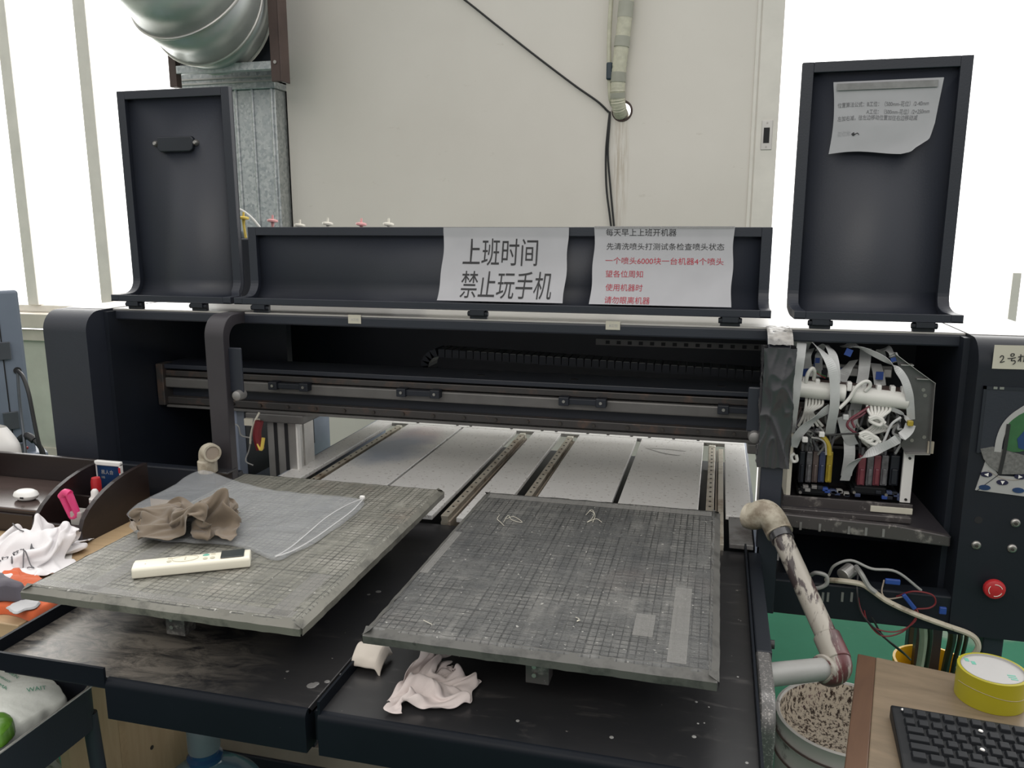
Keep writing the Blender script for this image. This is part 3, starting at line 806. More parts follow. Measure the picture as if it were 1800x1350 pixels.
# lids
def lid(name, x0, x1, xl0, xl1, ztop, lean=0.0):
    yl, zl, r, yp = 1.872, 1.300, 0.055, 1.975
    pts = [(yl, zl), (yp - r, zl)]
    for i in range(1, 9):
        a = -math.pi/2 + i*(math.pi/2)/8
        pts.append((yp - r + r*math.cos(a), zl + r + r*math.sin(a)))
    pts.append((yp + lean, ztop))
    off = 0.016; ri = r - off
    inn = [(yl, zl+off), (yp - r, zl+off)]
    for i in range(1, 9):
        a = -math.pi/2 + i*(math.pi/2)/8
        inn.append((yp - r + ri*math.cos(a), zl + r + ri*math.sin(a)))
    inn.append((yp - off + lean, ztop))
    n = len(pts)
    def xa(i, base, lip):
        t = min(1, i/5); return lip + (base - lip)*t
    def shell(off_pts, a0, a1, b0, b1):
        """strip between profiles with x range"""
    th = 0.003
    vs = []
    for i, p in enumerate(pts):
        # outer skin
        vs += [(xa(i, x0, xl0), *p), (xa(i, x1, xl1), *p)]
    fs = [(2*i, 2*i+1, 2*i+3, 2*i+2) for i in range(n-1)]
    o = MB().add(vs, fs).build(name, M['black'], PR, smooth=True, solid=th)
    def flange(side):
        wv = 0.024
        vs = []; fs = []
        for i in range(n):
            a = xa(i, x0, xl0) if side == 0 else xa(i, x1, xl1) - wv
            if i == 0 and False: pass
            for x in (a, a + wv):
                vs += [(x, *pts[i]), (x, *inn[i])]
        for i in range(n-1):
            b = 4*i
            fs += [(b+1, b+5, b+7, b+3), (b, b+1, b+5, b+4), (b+2, b+6, b+7, b+3)]
        fs += [(0, 2, 3, 1), (4*(n-1), 4*(n-1)+1, 4*(n-1)+3, 4*(n-1)+2)]
        return vs, fs
    fl = MB()
    for s_ in (0, 1): fl.add(*flange(s_))
    fl.box(x0+0.024, x1-0.024, yp-off+lean, yp+lean, ztop-0.022, ztop)
    fl.box(xl0+0.024, xl1-0.024, yl, yl+0.004, zl, zl+off)
    fl.build('lid_rim', M['brownblack'] if name == 'centre' else M['black'], o, bevel=0.0012)
    return o
L1 = lid('lid', -1.606, -1.262, -1.610, -1.240, 1.858)
L2 = lid('lid', -1.232, 0.115, -1.230, 0.117, 1.4975)
L3 = lid('lid', 0.156, 0.494, 0.166, 0.504, 1.850)
for L, xs in ((L1, (-1.545, -1.345)), (L2, (-1.16, -0.565, 0.03)), (L3, (0.222, 0.432))):
    for x in xs:
        MB().box(x-0.022, x+0.022, 1.884, 1.897, ZT, 1.300).cyl((x-0.026, 1.883, 1.290), (x+0.026, 1.883, 1.290), 0.0065, n=12).box(x-0.018, x+0.018, 1.872, 1.887, 1.286, 1.300).build('hinge', M['inner'], L, bevel=0.0015)
hd = MB().prism([(-1.493, 1.737), (-1.387, 1.737), (-1.38, 1.729), (-1.385, 1.703), (-1.393, 1.697), (-1.485, 1.697), (-1.494, 1.705)], 'y', 1.962, 1.974).build('handle', M['inner'], L1, bevel=0.003)
for x in (-1.503, -1.378):
    MB().lathe([(0, 0.012), (0.004, 0.012), (0.0075, 0.008), (0.0085, 0)], (x, 1.974, 1.720), (0, -1, 0), 14).build('bolt', M['bolt'], hd, smooth=True)

# gantry beam with its guide rail
bx0, bx1 = -1.60, 0.50
gb = MB().box(bx0, bx1, 2.06, 2.17, 0.985, 1.085).build('gantry_beam', M['inner'], PR, bevel=0.003)
MB().box(bx0, bx1, 2.03, 2.17, 1.085, 1.098).build('beam_top_plate', M['black'], gb, bevel=0.002)
MB().box(-1.585, 0.49, 2.035, 2.06, 1.062, 1.079).build('upper_profile', M['beamdark'], gb, bevel=0.002)
MB().box(-1.585, 0.49, 2.030, 2.06, 1.028, 1.058).build('guide_rail', M['greyrail'], gb, bevel=0.004)
MB().box(-1.585, 0.49, 2.035, 2.06, 0.978, 0.999).build('lower_profile', M['beamdark'], gb, bevel=0.002)
MB().box(-1.585, 0.49, 2.030, 2.06, 0.968, 0.975).build('bottom_strip', M['greyrail'], gb, bevel=0.001)
for i in range(17):
    x = -1.36 + i*0.0885
    MB().cyl((x, 2.029, 0.989), (x, 2.038, 0.989), 0.0045, n=10).build('screw', M['dirtbolt'], gb)
for i, x in enumerate((-1.165, -0.775, -0.325, 0.075)):
    cl = MB().box(x-0.055, x+0.055, 2.012, 2.034, 1.046, 1.062).box(x-0.062, x-0.035, 2.006, 2.034, 1.043, 1.066).box(x+0.035, x+0.062, 2.006, 2.034, 1.043, 1.066).build('rail_clamp', M['inner'], gb, bevel=0.002)
    for d in (-0.048, 0.048):
        MB().cyl((x+d, 2.003, 1.055), (x+d, 2.008, 1.055), 0.004, n=10).build('clamp_screw', M['bolt'], cl)
MB().box(-1.605, -1.582, 2.02, 2.07, 0.975, 1.10).build('end_plate', M['beamdark'], gb, bevel=0.002)
for x in (-0.62, -0.36, 0.02):
    MB().cyl((x, 2.09, 1.098), (x, 2.09, 1.0988), 0.011, n=16).build('hole', M['darkgap'], gb)
# gantry posts
for x0, x1, bxx in ((-1.262, -1.168, (-1.315, -1.130)), (0.126, 0.18, (0.09, 0.20))):
    p = MB().box(x0, x1, 2.045, 2.15, 0.64, 0.95).build('gantry_post', M['alu'], PR, bevel=0.002)
    MB().box(bxx[0], bxx[1], 2.02, 2.16, 0.943, 0.968).build('post_cap', M['greyrail'], p, bevel=0.003)
    MB().box(x1-0.0005, x1+0.004, 2.045, 2.062, 0.64, 0.943).build('post_edge', M['whiteplastic'], p)
    MB().box(x1-0.0005, x1+0.004, 2.085, 2.10, 0.64, 0.943).build('post_edge', M['alu'], p)
    for k in (0.25, 0.62):
        x = x0 + (x1-x0)*k
        MB().box(x, x+0.010, 2.042, 2.048, 0.66, 0.943).build('slot', M['darkgap'], p)
# drag chain behind the beam
def chain():
    c = MB()
    y0, y1 = 2.25, 2.33
    top, bot, xe = 1.128, 1.040, -0.80
    r = (top-bot)/2
    path = []
    x = 0.42
    while x > xe: path.append((x, top - (x - xe)*0.029, 0)); x -= 0.022
    for i in range(1, 9):
        a = math.pi/2 + i*math.pi/9
        path.append((xe + r*math.cos(a), (top+bot)/2 + r*math.sin(a), a - math.pi/2))
    x = xe
    while x < -0.3: path.append((x, bot, 0)); x += 0.022
    for px_, pz_, a in path:
        s0 = len(c.v)
        c.box(px_-0.0098, px_+0.0098, y0, y1, pz_-0.012, pz_+0.012)
        for i in range(s0, len(c.v)):
            v = c.v[i]; dx, dz = v.x-px_, v.z-pz_
            c.v[i] = Vector((px_ + dx*math.cos(a) - dz*math.sin(a), v.y, pz_ + dx*math.sin(a) + dz*math.cos(a)))
    ch_ = c.build('drag_chain', M['inner'], PR)
    dsh = MB()
    for px_, pz_, a in path[:52]:
        ox, oz = -0.0125*math.sin(a), 0.0125*math.cos(a)
        dsh.tube([(px_+ox-0.0075*math.cos(a), y0-0.0004, pz_+oz-0.0075*math.sin(a)), (px_+ox+0.0075*math.cos(a), y0-0.0004, pz_+oz+0.0075*math.sin(a))], 0.0007, n=5, sub=0)
    dsh.build('link_glint', M['tubegrey'], ch_)  # pale dashes paint the highlights along the link edges
    ss = MB().box(-0.35, 0.42, 2.40, 2.404, 1.148, 1.166).build('slotted_strip', M['greyrail'], PR)
    for i in range(15):
        x = -0.32 + i*0.033
        MB().box(x, x+0.012, 2.3985, 2.4002, 1.152, 1.162).build('slot', M['darkgap'], ss)
chain()

# bed plates and rails
BZ = 0.80
TF = 0.985
plates = [(-1.19, -1.122), (-1.058, -0.858), (-0.849, -0.657), (-0.594, -0.499), (-0.435, -0.240), (-0.224, -0.022), (0.045, 0.108)]
for i, (x0, x1) in enumerate(plates):
    y0 = YF if i < 6 else 1.962
    MB().box(x0, x1, y0, 2.645, BZ-0.012, BZ).build('bed_plate', M['bed'], PR, bevel=0.0012)
MB().box(0.052, 0.104, YF, 1.957, BZ-0.013, BZ-0.002).build('bed_plate', M['aludark'], PR, bevel=0.0012)
MB().box(-1.19, 0.108, 2.648, 2.74, BZ-0.012, BZ).build('rear_bed_strip', M['bed'], PR, bevel=0.0012)
for x in (-1.03, -0.88, -0.83, -0.68, -0.57, -0.52, -0.41, -0.34, -0.26, -0.20, -0.12, -0.04):
    MB().cyl((x, 2.665, BZ-0.001), (x, 2.665, BZ+0.002), 0.005, n=10).build('screw', M['dirtbolt'], PR)
for x0, x1, xr in ((-1.122, -1.058, -1.083), (-0.657, -0.594, -0.628), (-0.499, -0.435, -0.462), (-0.022, 0.045, 0.006)):
    MB().box(x0+0.002, x1-0.002, YF, 2.50, BZ-0.062, BZ-0.05).build('slot_floor', M['inner'] if x0 > -0.2 else (M['bedgreen'] if x0 > -1 else M['blueedge']), PR)
    rl = MB().prism([(xr-0.010, BZ-0.05), (xr+0.010, BZ-0.05), (xr+0.010, BZ-0.020), (xr+0.0075, BZ-0.012), (xr+0.010, BZ-0.002), (xr-0.010, BZ-0.002), (xr-0.0075, BZ-0.012), (xr-0.010, BZ-0.020)], 'y', YF+0.01, 2.615).build('linear_rail', M['rail'], PR, bevel=0.001)
    MB().box(xr-0.011, xr+0.011, 2.600, 2.622, BZ-0.05, BZ+0.0).build('end_cap', M['ivory'], rl, bevel=0.003)
    for k in range(20):
        y = 1.82 + k*0.040
        MB().cyl((xr, y, BZ-0.003), (xr, y, BZ-0.0013), 0.0034, n=10).build('rail_hole', M['darkgap'], rl)
    if xr > 0:
        MB().box(xr+0.020, xr+0.034, YF, 2.60, BZ-0.04, BZ-0.006).build('side_rail', M['rail'], PR, bevel=0.001)
    MB().box(xr+0.013, xr+0.018, YF, 2.60, BZ-0.05, BZ-0.012).build('rusty_strip', M['tan'], PR)
MB().box(-1.19, 0.108, YF-0.01, 2.74, 0.695, 0.710).build('added_bed_pan', M['inner'], PR)  # added under the bed to block the floor and darken the slots
MB().box(-1.165, 0.083, TF+0.032, YF-0.012, 0.742, 0.760).build('added_tray_pan', M['inner'], PR)  # added likewise to keep the tray gap dark
MB().box(-1.19, 0.108, YF+0.004, YF+0.02, 0.70, BZ-0.062).build('bed_front', M['black'], PR)
for x0, x1 in ((-1.20, -1.190), (0.108, 0.116)):
    MB().box(x0, x1, YF, 2.74, 0.70, BZ-0.004).build('bed_side', M['blueedge'], PR)
# white paint arrow mark on the right plate
MB().strip([(-0.198, 2.535, BZ+0.0006), (-0.13, 2.535, BZ+0.0006), (-0.075, 2.525, BZ+0.0006)], (0,1,0), 0.010, 0.0004).strip([(-0.198, 2.532, BZ+0.0008), (-0.14, 2.485, BZ+0.0008), (-0.09, 2.470, BZ+0.0008)], (0,1,0), 0.008, 0.0004).build('paint_mark', M['whiteplastic'], PR)

# front trays

MB().box(-1.168, -0.573, TF+0.01, YF-0.002, 0.768, 0.780).build('front_tray', M['tray'], PR, bevel=0.002)
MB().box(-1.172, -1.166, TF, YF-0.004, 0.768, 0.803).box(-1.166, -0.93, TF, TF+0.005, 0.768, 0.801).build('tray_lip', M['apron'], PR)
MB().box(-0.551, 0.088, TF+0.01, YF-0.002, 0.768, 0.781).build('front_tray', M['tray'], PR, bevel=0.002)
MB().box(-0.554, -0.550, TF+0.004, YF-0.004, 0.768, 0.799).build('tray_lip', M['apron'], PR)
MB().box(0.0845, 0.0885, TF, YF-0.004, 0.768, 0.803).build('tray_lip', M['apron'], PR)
ap = [(TF+0.012, 0.781)]
for i in range(7):
    a = math.pi/2 + i*(math.pi/2)/6
    ap.append((TF+0.012 + 0.012*math.cos(a), 0.769 + 0.012*math.sin(a)))
ap += [(TF, 0.712), (TF+0.03, 0.712), (TF+0.03, 0.76)]
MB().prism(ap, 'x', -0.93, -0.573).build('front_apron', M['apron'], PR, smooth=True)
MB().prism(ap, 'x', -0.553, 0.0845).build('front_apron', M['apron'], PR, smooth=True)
MB().box(-0.573, -0.553, TF+0.03, YF, 0.715, 0.765).build('tray_joint', M['inner'], PR)
# right-hand side rail with its rounded front end
sr = [(1.165, 0.60)]
for i in range(7):
    a = math.pi - i*(math.pi/2)/6
    sr.append((1.215 + 0.05*math.cos(a), 0.735 + 0.05*math.sin(a)))
sr += [(1.335, 0.785), (1.335, 0.60)]
MB().prism(sr, 'x', 0.092, 0.117).build('side_rail_cover', M['speckle'], PR, bevel=0.004, smooth=True)
MB().box(0.092, 0.120, 1.337, YF, 0.60, 0.783).build('side_rail_cover', M['blackworn'], PR, bevel=0.003)
MB().cyl((0.118, 1.40, 0.765), (0.128, 1.40, 0.765), 0.008).build('knob', M['rubber'], PR)
# tray frame legs and base tubes
for x in (-0.90, 0.05):
    MB().box(x, x+0.04, 1.72, 1.76, 0, 0.768).build('leg', M['black'], PR, bevel=0.003)
MB().box(-1.30, 0.10, 1.62, 1.67, 0.17, 0.225).build('base_tube', M['tan'], PR, bevel=0.004)  # tan top: dust, with the back light painted into the colour
MB().box(-1.30, 0.10, 1.615, 1.675, 0.13, 0.172).build('base_tube', M['black'], PR, bevel=0.004)
MB().box(-1.30, 0.10, 2.02, 2.06, 0.10, 0.15).build('base_tube', M['black'], PR, bevel=0.004)
for i in range(7):
    x = -1.16 + i*0.20
    MB().box(x, x+0.04, 1.62, 1.65, 0.225, 0.30).build('block', M['inner'], PR)

# dried white paint spots on the right tray
for px_, py_, r in ((1224, 1234, 0.0022), (1246, 1243, 0.0016), (1227, 1272, 0.0018), (1238, 1271, 0.0014), (1220, 1295, 0.0034), (1075, 1296, 0.0034), (910, 1267, 0.0030), (1313, 1341, 0.0026), (1297, 1190, 0.0020), (1330, 1217, 0.0018)):
    c = atz(px_, py_, 0.781)
    MB().lathe([(r, 0), (r*0.8, 0.0006), (0, 0.0008)], (c.x, c.y, 0.7809), (0, 0, 1), 14).build('paint_spot', M['tubegrey'], PR)
for px_, py_, r in ((575, 1198, 0.005), (555, 1202, 0.006), (548, 1205, 0.009), (600, 1185, 0.003), (505, 1180, 0.003), (780, 903, 0.004), (665, 1040, 0.006), (648, 1045, 0.004)):
    c = atz(px_, py_, 0.78)
    MB().lathe([(r, 0), (r*0.7, 0.0005), (0, 0.0007)], (c.x, c.y, 0.7799), (0, 0, 1), 9).build('paint_spot', M['aludark'], PR)

# platens
def platen(x0, x1, y0, y1, m, lab, strips):
    zt, th, bv = 0.900, 0.020, 0.010
    vs = [(x0,y0,zt-th),(x1,y0,zt-th),(x1,y1,zt-th),(x0,y1,zt-th), (x0,y0,zt-bv),(x1,y0,zt-bv),(x1,y1,zt-bv),(x0,y1,zt-bv),
          (x0+bv,y0+bv,zt),(x1-bv,y0+bv,zt),(x1-bv,y1-bv,zt),(x0+bv,y1-bv,zt)]
    fs = [(0,3,2,1), (8,9,10,11)]
    for a, b in ((0,4),(4,8)):
        for i in range(4): fs.append((a+i, a+(i+1) % 4, b+(i+1) % 4, b+i))
    p = MB().add(vs, fs).build('platen', m, PR, bevel=0.002)
    p['label'] = lab
    # frayed tape round the rim
    rim = MB()
    for (a, b, k) in (((x0,y0),(x1,y0),0), ((x1,y0),(x1,y1),1), ((x1,y1),(x0,y1),2), ((x0,y1),(x0,y0),3)):
        A, B = Vector((*a,0)), Vector((*b,0)); d = (B-A).normalized(); nrm = Vector((d.y, -d.x, 0))
        N = 40; s0 = len(rim.v)
        for i in range(N+1):
            q = A + (B-A)*i/N
            j = 0.0016*noise.noise(q*40)
            rim.v += [q + nrm*(0.0022+j) + Vector((0,0,zt-th-0.001-0.002*abs(noise.noise(q*25+Vector((3,3,3)))))), q + nrm*(0.003+j) + Vector((0,0,zt-0.009)),
                      q - nrm*(0.0065) + Vector((0,0,zt-0.003)), q - nrm*(0.0125+3*j) + Vector((0,0,zt+0.0006))]
        for i in range(N):
            for c in range(3): rim.f.append((s0+4*i+c, s0+4*i+c+1, s0+4*(i+1)+c+1, s0+4*(i+1)+c))
    rim.build('tape_rim', M['tape_edge' if x0 < -1 else 'tape_edge_r'], p, smooth=True, recalc=False)
    for (a, b, c_, d_) in strips:
        MB().box(a, b, c_, d_, zt+0.0002, zt+0.0009).build('tape_strip', M['tapestrip'], p)
    cx = (x0+x1)/2
    MB().box(cx-0.16, cx+0.16, y0+0.12, y1-0.08, 0.815, zt-th-0.001).build('carriage_block', M['inner'], p)
    for sgn in (-1, 1):
        MB().box(cx+sgn*0.15-0.02, cx+sgn*0.15+0.02, y0+0.25, y0+0.34, 0.782, 0.878).build('slide_block', M['inner'], p)
    br = MB().box(cx-0.018, cx+0.018, y0+0.045, y0+0.075, 0.822, zt-th).build('front_bracket', M['stain'], p, bevel=0.001)
    for dz in (0.838, 0.852):
        MB().cyl((cx-0.004, y0+0.040, dz), (cx-0.004, y0+0.046, dz), 0.0035, n=10).build('bracket_screw', M['bolt'], br)
    return p
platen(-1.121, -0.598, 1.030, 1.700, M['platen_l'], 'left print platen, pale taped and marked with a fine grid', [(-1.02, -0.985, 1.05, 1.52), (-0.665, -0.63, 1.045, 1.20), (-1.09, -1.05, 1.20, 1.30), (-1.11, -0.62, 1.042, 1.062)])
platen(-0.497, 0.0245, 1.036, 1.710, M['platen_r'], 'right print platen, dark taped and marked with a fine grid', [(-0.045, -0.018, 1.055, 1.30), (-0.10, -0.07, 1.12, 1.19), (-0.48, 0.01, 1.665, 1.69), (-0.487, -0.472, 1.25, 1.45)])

# ------------------------------------------------------------------ print carriage in the right opening
CY = 1.90
def c8(cx, cy, Y=CY): return at(1370 + cx/3.552, 580 + cy/3.552, Y)
CR = MB().box(0.178, 0.455, 2.10, 2.12, 0.86, 1.16).build('print_carriage', M['inner'], PR)
CR['label'] = 'uncovered print carriage with ribbon cables and ink tubes'
MB().box(0.176, 0.186, 1.90, 2.10, 0.868, 1.03).build('frame_side', M['ivory'], CR, bevel=0.001)
MB().box(0.422, 0.444, 1.905, 1.915, 0.885, 1.005).build('frame_side', M['whiteplastic'], CR, bevel=0.001)
MB().box(0.442, 0.446, 1.915, 2.10, 0.87, 1.005).build('frame_side', M['inner'], CR)
MB().box(0.172, 0.444, 1.90, 2.10, 0.856, 0.862).build('base_plate', M['stain'], CR)
MB().box(0.172, 0.448, 1.895, 1.903, 0.858, 0.884).build('base_lip', M['stain'], CR, bevel=0.001)
MB().box(0.36, 0.448, 1.892, 1.897, 0.862, 0.876).build('base_lip', M['ivory'], CR, bevel=0.001)
for x in (0.428, 0.437):
    pass
for z in (0.893, 0.990):
    MB().cyl((0.434, 1.902, z), (0.434, 1.906, z), 0.003, n=10).build('hole', M['darkgap'], CR)
# tube-shaped housings with their brown board on top
for a, b in ((c8(98, 362, 1.885), c8(410, 395, 1.885)), (c8(445, 400, 1.885), c8(802, 443, 1.885))):
    hs = MB().cyl(a, b, 0.0195, n=28).build('white_tube_housing', M['tubewhite'], CR, bevel=0.002, smooth=True)
a, b = c8(100, 312, 1.905), c8(800, 378, 1.905)
MB().strip([a, (a+b)/2, b], (0, 1, 0), 0.05, 0.003, sub=2).build('brown_board', M['rustbrown'], CR)
for cx in (160, 240, 440, 530, 625, 712, 780):
    p = c8(cx, 318 + (cx-100)*0.094, 1.875)
    MB().box(p.x-0.005, p.x+0.005, p.y, p.y+0.02, p.z-0.012, p.z+0.008).build('tube_clip', M['whiteplastic'], CR, bevel=0.002)
# head driver boards behind
for (u0, v0, u1, v1) in ((150, 215, 330, 300), (360, 215, 700, 300)):
    p, q = c8(u0, v0, 2.02), c8(u1, v1, 2.02)
    MB().box(p.x, q.x, 2.02, 2.03, q.z, p.z).build('driver_board', M['tubegrey'], CR)
    for k in range(5):
        x = p.x + (q.x-p.x)*(k+0.5)/5
        MB().box(x-0.008, x+0.008, 2.005, 2.02, q.z+0.004, p.z-0.006).build('connector', [M['bluetab'], M['whiteplastic'], M['ribbon'], M['inner'], M['whiteplastic']][k], CR, bevel=0.001)
# ribbon cables
RB = [
 ([(108, 150, 1.95), (115, 75, 1.93), (140, 62, 1.90), (130, 170, 1.87), (112, 300, 1.868), (98, 420, 1.865), (80, 560, 1.88), (70, 640, 1.90)], 50),
 ([(150, 130, 1.97), (175, 82, 1.93), (205, 78, 1.90), (270, 140, 1.865), (325, 225, 1.85), (345, 330, 1.850), (345, 470, 1.855), (330, 560, 1.87), (312, 660, 1.90)], 50),
 ([(250, 130, 1.98), (268, 98, 1.94), (300, 100, 1.91), (332, 150, 1.88), (350, 240, 1.865), (352, 330, 1.860)], 48),
 ([(196, 118, 1.96), (172, 160, 1.93), (178, 240, 1.95)], 46),
 ([(262, 130, 1.99), (246, 170, 1.97), (246, 250, 1.99)], 42),
 ([(540, 112, 1.99), (532, 220, 1.95), (515, 330, 1.945), (478, 480, 1.935), (437, 620, 1.92), (438, 780, 1.91), (418, 910, 1.93)], 60),
 ([(400, 96, 1.97), (440, 92, 1.92), (560, 135, 1.88), (690, 205, 1.865), (770, 290, 1.862), (808, 390, 1.862), (818, 480, 1.87), (822, 560, 1.88)], 40),
 ([(640, 170, 1.99), (632, 128, 1.96), (665, 116, 1.93), (705, 150, 1.91), (735, 200, 1.92)], 48),
 ([(600, 210, 1.99), (618, 270, 1.96), (630, 350, 1.955)], 62),
 ([(465, 190, 1.98), (420, 250, 1.95), (385, 320, 1.945)], 56),
 ([(820, 590, 1.88), (795, 640, 1.87), (700, 705, 1.865), (600, 752, 1.86), (500, 805, 1.865), (440, 860, 1.88), (408, 940, 1.90)], 52),
 ([(322, 480, 1.865), (250, 535, 1.865), (180, 590, 1.87), (120, 655, 1.875), (82, 730, 1.885)], 55),
 ([(690, 490, 1.88), (760, 520, 1.875), (815, 575, 1.875)], 26),
 ([(300, 500, 1.885), (240, 530, 1.89), (190, 560, 1.90)], 30),
 ([(395, 540, 1.90), (420, 640, 1.90), (460, 720, 1.91)], 60),
]
for pts, wpx in RB:
    P = [c8(*p) for p in pts]
    dd = []
    for i in range(len(P)):
        d = P[min(i+1, len(P)-1)] - P[max(i-1, 0)]
        dd.append(Vector((abs(d.z) + 0.3*d.length, 0.12*d.length, -d.x*(1 if d.z < 0 else -1))))
        if dd[-1].length < 1e-5: dd[-1] = Vector((1,0,0))
    MB().strip(P, dd, wpx/3.552*2.05/F, 0.0007, sub=8).build('ribbon_cable', M['ribbon'], CR, smooth=False)
for (cx, cy, Y, wd, hg, rz) in ((432, 140, 1.90, 60, 52, 20), (625, 285, 1.948, 64, 60, 0), (712, 185, 1.905, 44, 30, -20), (118, 108, 1.935, 18, 40, 30), (238, 190, 1.96, 40, 40, 0), (222, 205, 2.0, 20, 60, 0)):
    p = c8(cx, cy, Y); a = 0.6*wd/3.552*2.05/F/2; b = 0.75*hg/3.552*2.05/F/2
    mb = MB().box(p.x-a, p.x+a, p.y-0.002, p.y, p.z-b, p.z+b); mb.rot(c=p, ry=R(rz)); mb.build('blue_tab', M['bluetab'], CR)
# milky tubes
def ctube(pts, r, m, name='ink_tube', Y=1.87):
    return MB().tube([c8(*p) if len(p) == 3 else c8(p[0], p[1], Y) for p in pts], r, n=8).build(name, m, CR, smooth=True)
ctube([(165, 330, 1.875), (178, 275, 1.87), (205, 240, 1.87), (220, 262, 1.875), (215, 310, 1.89)], 0.0042, M['tubewhite'])
ctube([(375, 490, 1.86), (435, 430, 1.86), (480, 360, 1.858), (525, 325, 1.86), (560, 325, 1.862), (565, 350, 1.865), (535, 382, 1.868)], 0.0040, M['tubewhite'])
for k in range(7):
    x = 548 + k*24
    ctube([(x, 465, 1.885), (x+2-(k-3)*2, 505, 1.875), (610+(k-3)*9, 545, 1.87), (618+(k-3)*4, 575, 1.875), (560+20*k, 620, 1.885), (520+10*k, 640+6*(k % 3), 1.89)], 0.0033, M['tubewhite'])
for k in range(6):
    x = 170 + k*20
    ctube([(x, 425, 1.89), (x-4, 470, 1.88), (190+(k-3)*10, 505, 1.88), (150+k*14, 540, 1.89), (120+30*k, 600, 1.90)], 0.0030, M['tubewhite'])
for k in range(9):
    x0 = 90 + k*40 + (k % 3)*8
    ctube([(x0, 470+12*(k % 4), 1.93), (x0+random.uniform(-30, 30), 560, 1.94), (x0+random.uniform(-40, 40), 640, 1.94), (150+random.uniform(0, 180), 760, 1.95)], 0.0028, [M['damp_clear'], M['damp_brown'], M['tubegrey']][k % 3])
for k in range(9):
    x0 = 420 + k*38
    ctube([(x0, 500, 1.93), (x0+random.uniform(-30, 30), 590, 1.93), (480+random.uniform(-20, 200), 680, 1.94), (500+k*24, 800, 1.95)], 0.0028, [M['damp_clear'], M['tubegrey'], M['tubewhite']][k % 3])
for k in range(26):
    lft = k % 2
    x0 = random.uniform(95, 380) if lft else random.uniform(430, 770)
    y0_ = random.uniform(460, 620); y1_ = random.uniform(680, 800); Yk = random.uniform(1.90, 1.96)
    ctube([(x0, y0_, Yk), (x0+random.uniform(-45, 45), y0_+60, Yk-0.02), (x0+random.uniform(-60, 60), (y0_+y1_)/2, Yk-0.015), (x0+random.uniform(-40, 40), y1_, Yk)], random.uniform(0.0018, 0.0032), random.choice([M['damp_clear'], M['tubegrey'], M['damp_brown'], M['ribbon'], M['tubegrey']]))
ctube([(560, 480, 1.88), (500, 520, 1.87), (440, 560, 1.87), (425, 600, 1.87), (470, 640, 1.875), (520, 660, 1.88)], 0.0030, M['damp_red'])
ctube([(555, 495, 1.885), (510, 535, 1.875), (455, 565, 1.875), (470, 610, 1.875)], 0.0028, M['damp_red'])
for (cx, cy, rr) in ((550, 660, 0.012), (580, 680, 0.014), (610, 560, 0.016)):
    c = c8(cx, cy, 1.865)
    ctube([(cx-50, cy-8), (cx-10, cy-22), (cx+35, cy+2), (cx+20, cy+34), (cx-20, cy+22), (cx-44, cy+2), (cx+5, cy-12), (cx+50, cy+22)], 0.0042, M['tubewhite'], Y=1.865)
ctube([(95, 770), (75, 790), (85, 820), (110, 815), (105, 780)], 0.0036, M['tubewhite'], Y=1.885)
ctube([(500, 645), (400, 650), (290, 655), (240, 645), (195, 625)], 0.0022, M['rubber'], Y=1.868)
ctube([(200, 672), (250, 680), (285, 710), (292, 780)], 0.0022, M['tubegrey'], Y=1.868)
ctube([(265, 660), (290, 690), (308, 730), (312, 780)], 0.0058, M['damp_yellow'], Y=1.872)
ctube([(760, 545), (700, 590), (660, 680), (640, 720)], 0.0030, M['ribbon'], Y=1.872)
ctube([(230, 265, 1.89), (260, 285, 1.885), (285, 300, 1.89)], 0.0018, M['redwire'])
ctube([(232, 258, 1.89), (262, 280, 1.885), (290, 290, 1.89)], 0.0018, M['green'])
for cx, cy, m in ((265, 652, M['whiteplastic']), (160, 685, M['whiteplastic']), (818, 583, M['damp_yellow']), (415, 545, M['ribbon'])):
    p = c8(cx, cy, 1.866)
    MB().box(p.x-0.006, p.x+0.006, p.y-0.004, p.y+0.008, p.z-0.006, p.z+0.006).build('cable_clip', m, CR, bevel=0.002)
# ink dampers
for cx, w_, m in ((185, 30, 'damp_clear'), (225, 30, 'damp_brown'), (266, 34, 'damp_blue'), (312, 32, 'damp_yellow'), (515, 40, 'damp_red'), (566, 34, 'damp_clear'), (610, 36, 'damp_red'), (657, 36, 'damp_clear'), (720, 54, 'inner'), (140, 26, 'inner')):
    t0, t1 = (760, 955) if cx < 400 else (785, 975)
    p, q = c8(cx-w_*0.36, t0, 1.925), c8(cx+w_*0.36, t1, 1.925)
    d = MB().box(p.x, q.x, 1.925, 1.95, q.z, p.z).box(p.x+0.003, q.x-0.003, 1.919, 1.93, q.z+0.004, p.z-0.03).build('ink_damper', M[m], CR, bevel=0.002)
    MB().cyl(((p.x+q.x)/2, 1.935, p.z), ((p.x+q.x)/2, 1.935, p.z+0.018), 0.0035, n=10).build('damper_nozzle', M['damp_clear'], d)
for u0, u1 in ((115, 325), (450, 680)):
    p, q = c8(u0, 972, 1.915), c8(u1, 1040, 1.915)
    hb = MB().box(p.x, q.x, 1.915, 2.05, q.z, p.z-0.006).box(p.x+0.006, q.x-0.006, 1.912, 2.0, p.z-0.016, p.z).build('print_head', M['keybase'], CR, bevel=0.002)
    for x in (p.x+0.006, q.x-0.006):
        MB().cyl((x, 1.908, p.z-0.014), (x, 1.914, p.z-0.014), 0.0035, n=10).build('head_screw', M['bolt'], hb)
for k in range(22):
    x = random.uniform(0.185, 0.43); z = random.uniform(0.89, 0.905)
    MB().box(x-0.006, x+0.006, 1.908, 1.92, z-0.004, z+0.004).build('loose_connector', random.choice([M['bluetab'], M['inner'], M['damp_blue'], M['aludark'], M['tubegrey']]), CR, bevel=0.001)
